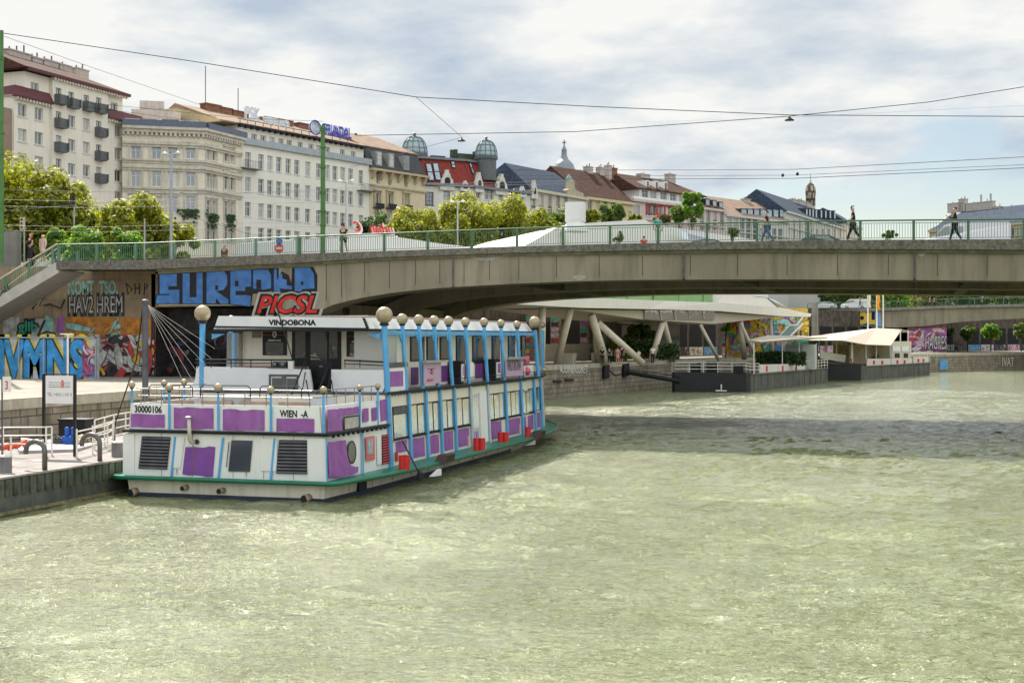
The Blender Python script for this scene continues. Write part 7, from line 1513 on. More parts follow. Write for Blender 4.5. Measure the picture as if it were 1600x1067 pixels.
def hull_trim(c, e, par):
    d_ = (e-c).normalized(); N = Vector((d_.y, -d_.x, 0))
    for k in np.linspace(.04, .97, 13):
        p = c.lerp(e, k); b = MB(); b.prism([p+Vector((0, 0, .05)), p+d_*.08+Vector((0, 0, .05)), p+d_*.08+Vector((0, 0, 1.78)), p+Vector((0, 0, 1.78))], N*.05); b.build('hull_rib', MATS['barge_grey'], par)
    b = MB(); b.prism([c+Vector((0, 0, 1.72)), e+Vector((0, 0, 1.72)), e+Vector((0, 0, 1.86)), c+Vector((0, 0, 1.86))], N*.12); b.build('rubbing_strake', dsteel, par)
hull_trim(c, e, bg1)
rd = random.Random(8)
for k in range(9):
    p = a.lerp(c, rd.uniform(.15, .85))+Vector((rd.uniform(-.3, .3), rd.uniform(-.2, 1.8), 0)); h_ = rd.uniform(.5, 1.1); w_ = rd.uniform(.15, .4); b = MB(); b.box(p.x-w_, p.x+w_, p.y, p.y+w_*1.5, 2.0, 2.0+h_); b.box(p.x-w_-.05, p.x+w_+.05, p.y-.05, p.y+w_*1.5+.05, 2.0+h_, 2.06+h_); b.build('deck_locker' if k % 2 else 'planter_box', [black, rend, MATS['bench_brown']][k % 3], bg1)
# second barge
a, c, e, f_, bg2 = barge('barge', [(1292, 594.5), (1345, 594.5), (1453, 585.5)], 1.85, 'second moored barge with two storeys of white rooms under a large cream tent roof')
on1b = lambda px, py, off=0: (lambda d, r: (lambda t: Vector((r.x*t, r.y*t, CH+r.z*t)))(((c.x-off)*d.y-c.y*d.x)/(r.x*d.y-r.y*d.x)))((e-c), ray(px, py))
b = MB(); b.prism([v3(q, -.3) for q in (a, c, c.lerp(f_, .1), f_.lerp(a, .8))], (0, 0, 2.4)); b.build('bow', MATS['barge_black'], bg2)
b = MB(); b.prism([v3(q, -.3) for q in (a.lerp(f_, .05), c+Vector((.05, .05, 0)), c.lerp(e, .93), e, e+Vector((-2, 2.5, 0)), f_)], (0, 0, 2.15)); b.build('hull', hm_, bg2)
for x0, x1, yb, yt in ((1355, 1392, 572, 560.5), (1393, 1425, 570.5, 560), (1428, 1451, 569, 557.5)):
    b = MB(); b.prism([on1b(x0, yb), on1b(x1, yb-.8), on1b(x1, yt-.3), on1b(x0, yt)], (-.15, .08, 0)); bn = b.build('white_banner', wmar, bg2)
    for k in (.25, .6): p = on1b(x0+(x1-x0)*k, (yb+yt)/2)+Vector((.05, -.03, 0)); b = MB(); b.box(p.x-.2, p.x+.2, p.y-.03, p.y, p.z-.25, p.z+.25); b.build('red_mark', red, bn)
def o2(px, py): return on1b(px, py, 1.5)
hull_trim(c, e, bg2)
wcr = mat('cabin_cream', (.60, .55, .43), .6, var=.1, streak=.15)
A, E = o2(1393, 566), o2(1424, 566); b = MB(); b.prism([v3(A, 1.85), v3(E, 1.85), v3(E, o2(1408, 533.5).z), v3(A, o2(1408, 533.5).z)], (-5, 2.5, 0)); cb2 = b.build('cabin', wcr, bg2)
for x0, x1 in ((1398, 1405), (1412, 1418)):
    b = MB(); b.prism([o2(x0, 558.5)+Vector((.05, -.02, 0)), o2(x1, 558.5)+Vector((.05, -.02, 0)), o2(x1, 552)+Vector((.05, -.02, 0)), o2(x0, 552)+Vector((.05, -.02, 0))], (.03, -.02, 0)); b.build('window', black, cb2)
for x0, x1 in ((1394, 1406), (1408, 1419)):
    b = MB(); b.prism([o2(x0, 549)+Vector((.05, -.02, 0)), o2(x1, 549)+Vector((.05, -.02, 0)), o2(x1, 541)+Vector((.05, -.02, 0)), o2(x0, 541)+Vector((.05, -.02, 0))], (.03, -.02, 0)); b.build('panel', white, cb2)
A, E = on1b(1327, 566, 4.5), on1b(1394, 566, 4.5); b = MB(); b.prism([v3(A, 1.85), v3(E, 1.85), v3(E, 4.5), v3(A, 4.5)], (-2, 1, 0)); b.build('cabin', mat('cabin_tan', (.42, .35, .24), .7, var=.2), bg2)
b = MB()
for k in range(8): p = on1b(1367+k*1.5, 560-k*2.2, 3.8); b.box(p.x-.35, p.x+.35, p.y-.4, p.y+.4, p.z-.05, p.z+.05)
b.build('stair', dsteel, bg2)
b = MB(); zt_ = lambda px, py, o=0: on1b(px, py, o)
P = [zt_(1316, 531.5, -.5), zt_(1335, 520, 2.5), zt_(1370, 512.5, 4), zt_(1409, 514.5, 4), zt_(1431, 518.5, 3), zt_(1392, 539.5, -.8), zt_(1352, 538, -.6)]
Pb = [p+Vector((-8, 4, 0)) for p in P]
b.add([P[0], P[1], P[2], P[3], P[4], P[5], P[6], Pb[0], Pb[5], Pb[4]], [(0, 6, 2, 1), (6, 5, 3, 2), (5, 4, 3)][:2]+[(3, 5, 4)][:0]+[(0, 1, 7), (1, 2, 7), (2, 3, 9, 7), ])
b.add([P[3]+Vector((0, 0, .0)), P[3]+Vector((-.4, .2, -.5)), P[4], P[4]+Vector((-6, 3, 0)), P[3]+Vector((-6, 3, 0))], [(0, 1, 2), (0, 2, 3, 4)])
sol = b.build('tent_roof', mat('tent_cream', (.56, .50, .42), .8, var=.03, transl=.08), bg2); mdf = sol.modifiers.new('thick', 'SOLIDIFY'); mdf.thickness = .06
for px, yb, yt in ((1391, 566, 538), (1353, 566, 538), (1369, 560, 538), (1407, 534, 515), (1419, 534, 516), (1332, 566, 527)):
    p = on1b(px, yb, .5); b = MB(); q = on1b(px, yt, .5); b.cyl((p.x, p.y, max(1.85, p.z)), (p.x, p.y, q.z), .07, 6); b.build('tent_post', rail_w, bg2)
brail([v3(on1b(1427, 566), 1.85), v3(e, 1.85)], 1, parent=bg2, h=1.6)
gw = empty('gangway', at(1315, 560, 175), 0, 'white panelled gangway under an awning between the two barges', 'gangway')
b = MB(); t_ = 176; b.prism([at(1282, 560, 170), at(1320, 566, 176), at(1322, 555, 176), at(1282, 549, 170)], (-.1, .1, 0)); b.build('side_panel', wmar, gw)
b = MB(); b.prism([at(1280, 529, 170), at(1348, 538, 178), at(1352, 536, 180), at(1284, 526.5, 174)], (0, 0, .15)); b.build('awning', MATS['canopy_cream'], gw)
for px, yy, y2 in ((1292, 552, 530), (1307, 556, 533), (1290, 552, 528), (1330, 560, 535)): b = MB(); b.cyl(at(px, y2, 174), at(px, yy, 174), .07, 6); b.build('post', rail_w, gw)
b = MB(); A = at(1283, 563, 171); E = at(1322, 569, 177); b.prism([A, E, E+Vector((-2, 1, 0)), A+Vector((-2, 1, 0))], (0, 0, -.25)); b.build('walkway', dsteel, gw)
b = MB(); p = at(1310, 534, 186); b.box(p.x-.7, p.x+.7, p.y, p.y+1, PZ, at(1310, 526, 186).z); b.build('white_kiosk', wfr, label='small white box-like kiosk behind the awning left of the cream tent', cat='kiosk')
# flag poles
for px, m, lab in ((1356, mat('flag_white', (.62, .58, .56), .7), 'left pole with a furled white flag'), (1370, mat('flag_orange', (.75, .30, .03), .7, var=.3), 'middle pole with a furled orange and yellow flag'), (1380, wfr, 'right bare white pole')):
    p = at(px, 540, 205); r = empty('flag_pole', (p.x, p.y, PZ), 0, lab+' behind the cream tent', 'flag pole', 'poles beside the second barge'); zt = at(px, 425, 205).z
    b = MB(); b.cyl((p.x, p.y, PZ-1), (p.x, p.y, zt), .1, 8); b.build('pole', rail_w, r)
    if px != 1380:
        b = MB(); b.smooth = True; z1, z0 = zt-.2, at(px, 481 if px == 1356 else 484, 205).z; n = 14; rr = []; pts = []
        for k in range(n): pts.append((p.x+.22+.06*sin(k), p.y, z1+(z0-z1)*k/(n-1))); rr.append(.12+.14*k/n+.03*sin(k*2.1))
        b.tube(pts, rr, 10); b.build('flag', m, r)
# ================================================================ poles, lamps, signals, wires
def pole(name, px, t, pyt, r, m, label, cat='pole', zb=GZ, collars=(), h=None):
    p = at(px, 400, t); z = at(px, pyt, t).z; o = empty(name, (p.x, p.y, zb), 0, label, cat); b = MB(); b.tube([(p.x, p.y, zb), (p.x, p.y, z)], [r*1.1, r*.9], 14); b.build('shaft', m, o)
    for y in collars: b = MB(); zz_ = at(px, y, t).z; b.cyl((p.x, p.y, zz_-.06), (p.x, p.y, zz_+.06), r*1.35, 14); b.build('collar', m, o)
    return o, Vector((p.x, p.y, z))
pole('overhead_wire_pole', 2.5, 84, 48, .13, poleg, 'tall green overhead wire pole at the left picture edge', collars=(92, 208, 240))
pole('overhead_wire_pole', 504.5, 88, 197, .155, poleg, 'tall green overhead wire pole at the bridge end in front of the long white building', collars=(200, 204, 230, 262, 300, 302, 330, 352))
def lamp2(px, t, pyt, label, zb=GZ, w_=.9, r=.08):
    o, top = pole('street_lamp', px, t, pyt, r, polegrey, label, 'street lamp', zb)
    for s in (-1, 1):
        b = MB(); b.tube([top, top+Vector((s*.35*w_, 0, .06)), top+Vector((s*w_*.6, 0, .1))], .035, 6); b.build('arm', polegrey, o)
        b = MB(); b.smooth = True; b.tube([top+Vector((s*w_*.45, 0, .1)), top+Vector((s*w_*.8, 0, .14)), top+Vector((s*w_*1.15, 0, .13))], [.06, .13, .04], 8); b.build('lamp_head', wfr, o)
lamp2(267.5, 90, 243, 'tall grey double-armed street lamp in front of the corner building', w_=.62, r=.10); lamp2(541, 125, 285, 'grey double-armed street lamp right of the green pole', w_=.75); lamp2(715, 130, 317, 'thin grey double-armed street lamp in front of the street trees', w_=.7)
pole('grey_pole', 226, 90, 342, .06, polegrey, 'plain grey pole left of the double street lamp'); pole('grey_pole', 981 if 0 else 212, 96, 372, .07, polegrey, 'short grey pole among the left bushes')
for px, t, y, lab in ((116, 100, 303, 'traffic signal with dark heads before the left tree'), (38, 96, 340, 'traffic signal with pale box left of the two women')):
    o, top = pole('traffic_signal', px, t, y, .055, polegrey, lab, 'traffic light'); b = MB(); b.box(top.x-.16, top.x+.16, top.y-.3, top.y-.1, top.z-.9, top.z); h_ = b.build('signal_head', black if px == 116 else mat('signal_box', (.5, .45, .3), .6), o)
    b = MB()
    for k in range(3): b.cyl((top.x, top.y-.33, top.z-.18-.27*k), (top.x, top.y-.3, top.z-.18-.27*k), .09, 10)
    b.build('lens', mat('lens_dark', (.08, .02, .01), .3), h_)
o, top = pole('no_entry_sign', 437, 92, 372, .035, polegrey, 'round red no entry sign below a blue round sign behind the pale railing', 'road sign')
def disc(par, px, py, t, r, m, name): p = at(px, py, t-.2); b = MB(); b.cyl((p.x, p.y, p.z), (p.x, p.y+.03, p.z), r, 24); return b.build(name, m, par)
d_ = disc(o, 436, 388, 92, .33, red, 'red_disc'); p = at(436, 388, 91.8); b = MB(); b.box(p.x-.24, p.x+.24, p.y-.02, p.y-.004, p.z-.06, p.z+.06); b.build('white_bar', wfr, d_); disc(o, 436, 377, 92, .24, mat('sign_blue', (.03, .12, .5), .4), 'blue_disc')
def wire(pts, label, r=.02, m=black, sag=0., name='overhead_wire'):
    P = [at(*p) for p in pts]; b = MB(); Q = []
    for i in range(len(P)-1):
        for k in range(10): s = k/10; Q.append(P[i].lerp(P[i+1], s)-Vector((0, 0, sag*4*s*(1-s))))
    Q.append(P[-1]); b.tube(Q, r*.78, 5); b.build(name, m, label=label, cat='overhead wire', group='overhead wires across the sky')
wire([(3, 52, 84), (300, 96, 84), (650, 152, 85), (930, 167, 86), (1232, 180, 86), (1700, 183, 86)], 'long dark wire running from the left pole across the whole sky to the hanging lamp', .03)
wire([(3, 56, 84), (150, 108, 100), (310, 163, 120)], 'thin wire falling from the left pole toward the corner building', .018)
wire([(560, 212, 92), (900, 206, 90), (1232, 182, 86), (1450, 160, 84), (1700, 120, 82)], 'dark wire rising to the right past the hanging lamp', .028)
wire([(650, 152, 85), (722, 215, 90), (545, 262, 120)], 'thin wire from the long wire down to the small lamp above the domes', .018)
wire([(840, 196, 120), (1230, 184, 86), (1700, 160, 90)], 'faint thin wire between the two main dark wires', .010, polegrey)
for i, (y0, y1, r, lab) in enumerate(((263, 243, .022, 'highest of the three low tram wires above the right roofs'), (272, 256, .016, 'middle of the three low tram wires above the right roofs'), (277, 261, .024, 'lowest of the three low tram wires above the right roofs'))): wire([(790, y0+3, 110), (1040, y0+3, 100), (1240, y0+2, 92), (1700, y1-3, 84)], lab, r)
wire([(0, 150, 100), (505, 215, 88), (640, 258, 110)], 'wire from the left edge over the pale block to the green pole', .014); wire([(160, 163, 100), (380, 185, 96), (505, 190, 88)], 'double thin wire above the corner building roof', .016)
for y0, y1, y2, lab in ((296, 303, 300, 'upper pale span wire in front of the long white building'), (330, 307, 296, 'lower pale span wire in front of the long white building')): wire([(0, y0, 92), (280, y1, 90), (504, y2, 88), (655, y2-8, 100), (900, y2-13, 120)], lab, .016, polegrey)
for y0, lab in ((312, 'first'), (322, 'second'), (352, 'third'), (360, 'fourth')): wire([(3, y0, 84), (140, y0+3, 88), (300, y0-1, 92), (504, y0-6, 88)], lab+' thin tram wire from the top in front of the left trees', .012, polegrey)
wire([(280, 333, 92), (390, 366, 98), (470, 376, 104)], 'dark wire sloping down to the right in front of the corner building windows', .014)
for px, py, t, lab in ((1233.5, 184, 86, 'hanging street lamp where two wires meet in the right half of the sky'), (721, 217, 90, 'small hanging street lamp above the red mansard roof')):
    p = at(px, py, t); k = .25 if px > 1000 else .22; o = empty('hanging_lamp', p, 0, lab, 'street lamp'); b = MB(); b.smooth = True; b.lathe((p.x, p.y, p.z-k*.8), [(k*1.2, 0), (k*1.25, k*.15), (k*.7, k*.5), (k*.35, k*.75), (k*.2, k*1.2)], 16); b.build('shade', black, o); b = MB(); b.lathe((p.x, p.y, p.z-k*.95), [(k*.5, 0), (k*.8, k*.14)], 12); b.build('bulb_glass', wfr, o)
for px, py, t in ((1223, 274, 93), (1246, 272, 92)): p = at(px, py, t); b = MB(); b.lathe(p, [(.04, -.12), (.1, -.05), (.1, .05), (.04, .12)], 8); b.build('wire_insulator', black, label='small dark insulator on the tram wires, '+('left' if px == 1223 else 'right')+' of a pair', cat='insulator')
# ================================================================ vehicles
def car(name, px, Y, col, label, cat='car', L_=4.4, H_=1.45, face=1, prof=None, win=None, van=False):
    x = onY(px, 400, Y).x; zb = ft(x)-.12; r = empty(name, (x, Y, zb), 0, label, cat); wd = 1.75 if not van else 1.95; paint = mat('paint_'+name+str(px), col, .3, var=.03, spec=.6)
    if van: pr = [(-2.5, .3), (-2.55, .8), (-2.2, 1.05), (-1.75, 1.15), (-1.1, 1.85), (-.7, 1.98), (2.45, 1.98), (2.55, 1.8), (2.55, .3)]
    else: pr = [(-2.2, .25), (-2.22, .6), (-2.0, .8), (-1.1, .9), (-.55, 1.32), (.1, H_), (.9, H_-.02), (1.6, 1.1), (2.1, .98), (2.22, .6), (2.2, .25)]
    pr = [(a*face, z) for a, z in pr]
    b = MB(); n = len(pr); vs = []
    for yy, ins in ((0, .09), (.12, 0), (wd-.12, 0), (wd, .09)):
        for a, z in pr: k = 1-.10*(z > 1.0); vs.append((x+a*(1 if ins == 0 else .985), Y+(yy if z <= 1.0 else (yy*.8+wd*.1)), zb+z))
    fs = [tuple(range(n)), tuple(range(4*n-1, 3*n-1, -1))]+[(j*n+i, (j+1)*n+i, (j+1)*n+(i+1) % n, j*n+(i+1) % n) for j in range(3) for i in range(n)]
    b.add(vs, fs); b.build('body', paint, r)
    gl = glass('car_glass', (.03, .04, .045), .05, .3)
    w_ = [[(-1.72, 1.18), (-1.12, 1.75), (-.85, 1.75), (-.85, 1.15)], [(-.78, 1.15), (-.78, 1.75), (-.1, 1.75), (-.1, 1.15)]] if van else [[(-1.0, .93), (-.52, 1.27), (-.02, 1.36), (-.02, .93)], [(.05, .93), (.05, 1.37), (.85, 1.37), (1.35, 1.0), (1.3, .93)]]
    for q in w_:
        for sy in (0, 1):
            b = MB(); P = [(x+a*face, Y+wd*.1-.04 if sy == 0 else Y+wd*.9+.04, zb+z) for a, z in q]; b.prism(P, (0, .07 if sy == 0 else -.07, 0)); b.build('side_window', gl, r)
    b = MB(); q = ([(-1.77, 1.14), (-1.13, 1.84)] if van else [(-1.12, .92), (-.58, 1.33)]); b.prism([((x+q[0][0]*face-.03*face), Y+.25, zb+q[0][1]+.02), ((x+q[0][0]*face-.03*face), Y+wd-.25, zb+q[0][1]+.02), ((x+q[1][0]*face-.03*face), Y+wd-.3, zb+q[1][1]+.02), ((x+q[1][0]*face-.03*face), Y+.3, zb+q[1][1]+.02)], (.03*face, 0, -.02)); b.build('windscreen', gl, r)
    for a in (-1.4, 1.4):
        for yy in (0, wd-.2):
            b = MB(); b.cyl((x+a*face, Y+yy-.01, zb+.32), (x+a*face, Y+yy+.21, zb+.32), .32, 18); o = b.build('wheel', black, r); b = MB(); b.cyl((x+a*face, Y+yy-.02, zb+.32), (x+a*face, Y+yy+.22, zb+.32), .18, 12); b.build('rim', steel, o)
    for a, m, nm in ((-1, wfr, 'headlight'), (1, red, 'taillight')):
        for yy in (.1, wd-.4): b = MB(); xx = x+a*face*(2.2 if not van else 2.53); b.box(xx-.03, xx+.03, Y+yy, Y+yy+.3, zb+.62, zb+.78); b.build(nm, m, r)
    return r
car('parked_car', 872, 92, (.02, .025, .04), 'dark blue car behind the railing in front of the white membrane')
car('parked_car', 1095, 88, (.05, .08, .11), 'bluish car roof behind the railing right of the woman in teal')
car('parked_car', 1272, 86, (.015, .02, .02), 'black car behind the railing left of the man in black cap')
car('delivery_van', 1508, 84, (.72, .72, .75), 'white delivery van driving behind the man in dark jacket', 'van', van=True)
car('parked_car', 712, 95, (.6, .6, .6), 'white car whose roof just shows above the bridge kerb below the street trees')
car('parked_car', 396, 90, (.65, .63, .6), 'pale car just visible behind the pale railing near the no entry sign')
for px, t, col, lab in ((1335, 252, (.7, .7, .7), 'white van parked on the street above the second bridge'), (1288, 250, (.6, .6, .6), 'pale car at the left end of the second bridge')):
    p = at(px, 470, t); sft = ft; ft = lambda x: 10.95; car('far_vehicle', px, p.y, col, lab, 'van' if px == 1335 else 'car', van=px == 1335); ft = sft
# ================================================================ people
skinm = mat('skin', (.50, .31, .22), .6, var=.05)
def skinmesh(name, nodes, edges, m, parent, base, rz, k, sub=1):
    """nodes: (x, y, z, radius); grown into one continuous surface"""
    me = bpy.data.meshes.new(name); me.from_pydata([n[:3] for n in nodes], edges, []); o = bpy.data.objects.new(name, me); COL.objects.link(o)
    o.modifiers.new('s', 'SKIN')
    for i, n in enumerate(nodes): r = n[3]; me.skin_vertices[0].data[i].radius = r if isinstance(r, tuple) else (r, r); me.skin_vertices[0].data[i].use_root = (i == 0)
    sb = o.modifiers.new('u', 'SUBSURF'); sb.levels = sub; sb.render_levels = sub
    ob = o.evaluated_get(bpy.context.evaluated_depsgraph_get()); me2 = bpy.data.meshes.new_from_object(ob); bpy.data.objects.remove(o)
    M_ = Matrix.Rotation(rz, 4, 'Z') @ Matrix.Diagonal((k*1.12, k*1.12, k, 1)); me2.transform(M_)
    for p in me2.polygons: p.use_smooth = True
    me2.materials.clear(); me2.materials.append(m); o2_ = bpy.data.objects.new(name, me2); COL.objects.link(o2_); o2_.parent = parent; return o2_
def person(pos, rz, label, top=(.02, .02, .022), legs=(.02, .02, .025), hair=(.05, .03, .02), h=1.75, stride=0., arms=(0.2, -.2), elbow=.25, shorts=False, dress=False, cap=False, long=False, sit=False, bag=None, skirt=None, group=None, bare_arms=True, longhair=False, lift=None):
    k = h/1.75; r = empty('person', pos, 0, label, 'person', group); nodes = []; edges = []
    def nn(x, y, z, rr, par=None): nodes.append((x, y, z, rr)); i = len(nodes)-1; (edges.append((par, i)) if par is not None else None); return i
    pel = nn(0, 0, .95, (.125, .10)); wa_ = nn(0, 0, 1.12, (.115, .09), pel); ch = nn(0, .01, 1.33, (.15, .105), wa_); nk = nn(0, 0, 1.48, .052, ch); jw = nn(0, .02, 1.55, (.065, .07), nk); hd = nn(0, .015, 1.64, (.078, .092), jw); tp_ = nn(0, 0, 1.72, (.06, .07), hd); nn(0, .115, 1.625, .014, hd)
    for s in (-1, 1): nn(s*.085, 0, 1.63, .015, hd)
    J = {}
    for s, sw in ((-1, arms[0]), (1, arms[1])):
        sh = nn(s*.175, 0, 1.42, .052, ch); ex_, ey, ez = s*.22, sin(sw)*.28, 1.42-cos(sw)*.28; el = nn(ex_, ey, ez, .038, sh); a2 = sw+elbow+(1.6 if (lift == s) else 0); wx, wy, wz = s*(.22-(.1 if lift == s else 0)), ey+sin(a2)*.25, ez-cos(a2)*.25; wr2 = nn(wx, wy, wz, .026, el); hx, hy, hz_ = wx, wy+sin(a2)*.08, wz-cos(a2)*.08; ha_ = nn(hx, hy, hz_, (.035, .022), wr2)
        for q in range(4): o_ = (q-1.5)*.018; L2 = (.06, .075, .07, .055)[q]; kn = nn(hx+s*.0, hy+sin(a2)*.03+o_, hz_-cos(a2)*.03, .009, ha_); nn(hx-s*.012, hy+o_+sin(a2+.4)*L2, hz_-cos(a2+.4)*L2, .008, kn)
        nn(hx-s*.01, hy+.045, hz_-.01, .010, ha_)
        J[s] = (ex_, ey, ez, wx, wy, wz)
    Lg = {}
    for s in (-1, 1):
        a = stride*s; hp_ = nn(s*.09, 0, .88, .088, pel)
        if sit: kn = nn(s*.11, .42, .88, .06, hp_); an_ = nn(s*.11, .45, .46, .038, kn); kp = (s*.11, .42, .88); ap = (s*.11, .45, .46)
        else:
            kp = (s*.095, sin(a)*.42+.02, .88-cos(a)*.42); b2_ = a-abs(stride)*(.9 if s*stride < 0 else .15); ap = (s*.095, kp[1]+sin(b2_)*.40, kp[2]-cos(b2_)*.40); kn = nn(*kp, .057, hp_); an_ = nn(*ap, .036, kn)
        Lg[s] = (kp, ap); he = nn(ap[0], ap[1]-.03, ap[2]-.03, .032, an_); nn(ap[0], ap[1]+.15, ap[2]-.045, (.035, .022), an_)
    skinmesh('body', nodes, edges, skinm, r, pos, rz, k)
    # top
    tn = [(0, 0, .93, (.15, .12)), (0, 0, 1.12, (.135, .11)), (0, .01, 1.33, (.175, .125)), (0, 0, 1.455, (.075, .07))]; te = [(0, 1), (1, 2), (2, 3)]
    for s in (-1, 1):
        i = len(tn); ex_, ey, ez, wx, wy, wz = J[s]; tn.append((s*.175, 0, 1.42, .068)); te.append((2, i)); f_ = .55 if bare_arms else 1
        tn.append((s*.175+(ex_-s*.175)*f_, ey*f_, 1.42+(ez-1.42)*f_, .056)); te.append((i, i+1))
        if not bare_arms: tn.append((wx, wy, wz, .04)); te.append((i+1, i+2))
    if dress: tn += [(0, 0, .75, (.2, .17)), (0, 0, .5, (.22, .2))]; te += [(0, len(tn)-2), (len(tn)-2, len(tn)-1)]
    cm = lambda n_, c_: mat('%s_%.2f_%.2f_%.2f' % (n_, *c_), c_, .8, var=.15, scale=8)
    skinmesh('top', tn, te, cm('cloth', top), r, pos, rz, k)
    if not dress:
        ln = [(0, 0, .95, (.145, .12))]; le = []
        for s in (-1, 1):
            kp, ap = Lg[s]; i = len(ln); f_ = .6 if shorts else 1
            hpv = (s*.09, 0, .88); ln.append((*hpv, .105)); le.append((0, i)); ln.append((hpv[0]+(kp[0]-hpv[0])*f_, (kp[1])*f_, .88+(kp[2]-.88)*f_, .082 if shorts else .07)); le.append((i, i+1))
            if not shorts: ln.append((*ap, .055)); le.append((i+1, i+2))
        skinmesh('trousers' if not shorts else 'shorts', ln, le, cm('cloth', legs), r, pos, rz, k)
    for s in (-1, 1): ap = Lg[s][1]; skinmesh('shoe', [(ap[0], ap[1]-.04, ap[2]-.035, .045), (ap[0], ap[1]+.08, ap[2]-.05, (.045, .035)), (ap[0], ap[1]+.18, ap[2]-.055, (.038, .025))], [(0, 1), (1, 2)], mat('shoe_dark', (.03, .03, .03), .6), r, pos, rz, k)
    hn = [(0, -.025, 1.62, (.085, .085)), (0, -.02, 1.70, (.09, .098)), (0, 0, 1.755, (.055, .06))]; he_ = [(0, 1), (1, 2)]
    if longhair: hn += [(0, -.06, 1.5, (.085, .05)), (0, -.07, 1.38, (.06, .03))]; he_ += [(0, 3), (3, 4)]
    skinmesh('hair' if not cap else 'cap', hn if not cap else [(0, -.01, 1.70, (.092, .1)), (0, 0, 1.76, (.06, .065)), (0, .13, 1.70, (.06, .015))], he_ if not cap else [(0, 1), (0, 2)], cm('hair', hair), r, pos, rz, k)
    for s in (-1, 1):
        b = MB(); b.sphere((s*.032, .105, 1.645), .012, 8); o = b.build('eye', black, r, local=True); o.data.transform(Matrix.Rotation(rz, 4, 'Z') @ Matrix.Scale(k, 4))
    if bag:
        bb = empty('shoulder_bag', pos, 0, 'shoulder bag carried by the '+bag[1], 'bag'); M_ = Matrix.Translation(pos) @ Matrix.Rotation(rz, 4, 'Z') @ Matrix.Scale(k, 4); q = MB(); q.T = M_; q.box(.2, .3, -.2, .12, .72, 1.02); q.build('pouch', mat('bag_%s' % bag[1].split()[0], bag[0], .7), bb)
        q = MB(); q.T = M_; q.tube([(.25, -.18, 1.0), (.2, -.08, 1.46), (.25, .1, 1.0)], .012, 5); q.build('strap', mat('bag_%s' % bag[1].split()[0], bag[0], .7), bb)
    return r
def onbr(px, Y=None): Y = Y or BY+1.2; p = onY(px, 400, Y); return Vector((p.x, Y, ft(p.x)))
R90 = pi/2
person(onbr(537, 73.4), pi, 'man in cap with black T-shirt and black shorts walking towards the camera on the bridge', hair=(.10, .05, .03), cap=True, shorts=True, stride=.25)
person(onbr(1028, 73.6), 0.4, 'woman with red hair, teal top and white trousers on the bridge', top=(.03, .30, .25), legs=(.6, .6, .55), hair=(.35, .10, .02), h=1.62, stride=.2)
person(onbr(1198, 73.6), R90, 'dark-haired woman in black top and blue jeans walking left on the bridge', top=(.02, .02, .022), legs=(.08, .14, .25), hair=(.06, .03, .02), h=1.72, stride=.32, bag=((.01, .01, .012), 'woman in blue jeans'))
person(onbr(1333, 73.4), R90, 'man in black cap, T-shirt and trousers striding left on the bridge', cap=True, hair=(.01, .01, .01), h=1.84, stride=.32, elbow=.9)
person(onbr(1492, 73.8), R90, 'man in dark jacket lifting a cup to his mouth in front of the van', bare_arms=False, hair=(.04, .025, .02), h=1.78, stride=.26, lift=-1, top=(.02, .022, .03))
person(onbr(1006, 86), .3, 'person in bright red shirt half hidden behind the bridge railing', top=(.6, .03, .03), h=1.45, sit=False)
person(onbr(351, 84), pi, 'person in dark red jacket behind the pale railing', top=(.18, .02, .02), bare_arms=False, h=1.7)
def onground(px, t, z): p = at(px, HZ, t); return Vector((p.x, p.y, z))
person(onground(48, 84, GZ+.15), pi-.3, 'red-haired woman in black top at the head of the stairs', hair=(.40, .09, .02), longhair=True, h=1.68, legs=(.03, .03, .04)); person(onground(67, 84.5, GZ+.15), pi+.2, 'blonde woman in pale dress beside the red-haired woman', top=(.55, .42, .36), dress=True, hair=(.62, .48, .26), longhair=True, h=1.62, bare_arms=False)
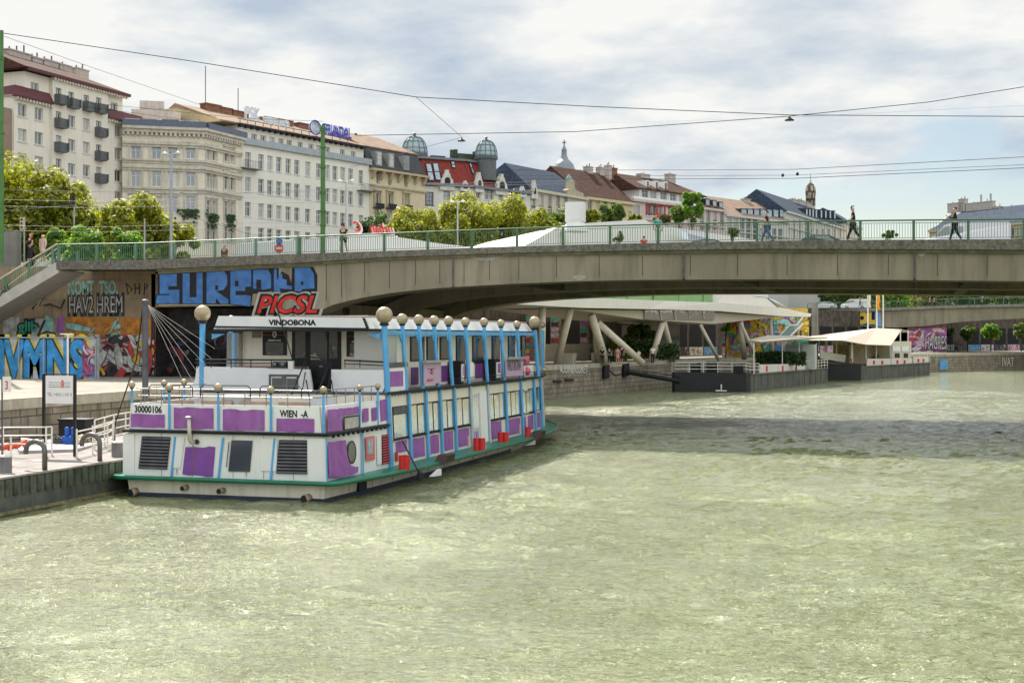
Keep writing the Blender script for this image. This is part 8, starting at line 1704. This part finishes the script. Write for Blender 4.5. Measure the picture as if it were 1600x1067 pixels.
for px, t, kw, lab in ((965, 127, dict(top=(.5, .22, .22), dress=True, h=1.62), 'woman in pink dress on the quay'), (971, 128, dict(dress=True, h=1.72), 'woman in black dress on the quay beside the woman in pink'), (1020, 131, dict(top=(.65, .65, .62), h=1.72), 'man in white shirt and dark shorts on the quay near the barge'), (998, 133, dict(top=(.6, .6, .6), h=1.3), 'person with striped pale top behind the crossing column'), (941, 128, dict(h=1.6), 'dark clothed person standing left on the quay before the hedge'), (952, 129, dict(h=1.55, top=(.05, .05, .06)), 'dark clothed person right of the first one before the hedge')):
    person(onground(px, t, PZ+.02), .5, lab, **kw)
for px, lab, kw in ((1494, 'left walker in dark clothes on the far quay', {}), (1500.5, 'right walker in dark top on the far quay', dict(legs=(.2, .3, .4)))): person(onground(px, 240, PZ+.02), R90, lab, stride=.35, **kw)
for px, c_, lab in ((1404, (.02, .02, .03), 'dark clothed walker on the second bridge beside the flags'), (1453, (.5, .25, .3), 'person in pink on the second bridge'), (1460, (.3, .2, .12), 'person in brown on the second bridge'), (1535, (.05, .03, .05), 'cyclist-like dark figure on the second bridge'), (1344, (.45, .05, .08), 'person in red at the left end of the second bridge')): p = b2p(px, 470, 1.2); person(Vector((p.x, p.y, 10.75 if px > 1350 else 10.9)), R90, lab, top=c_, stride=.2)
# small things along the quay
for px, t, m, s, lab in ((887, 132, mat('bench_cream', (.55, .50, .40), .7), (1.1, .5), 'cream square planter on the quay left of the people'), (936, 134, MATS['bench_cream'] if 'bench_cream' in MATS else white, (1.0, .5), 'cream square planter at the foot of the second slanting column')):
    p = onground(px, t, PZ); b = MB(); w2 = s[0]; b.lathe((p.x, p.y, PZ), [(w2*.85, 0), (w2*.95, .9), (w2*.95, 1.0), (w2*.85, 1.0), (w2*.8, .9)], 4, pi/4); b.build('planter', m, label=lab, cat='planter')

house('tan_building', 'long tan building seen through the gap above the second bridge', 1270, 345, 1760, 330, (1500, 405), [(px, y) for px in range(1285, 1750, 16) for y in (432, 452, 470)], mat('tan_render', (.48, .33, .22), .9, var=.08), 1.5, 2.0, None, 0)
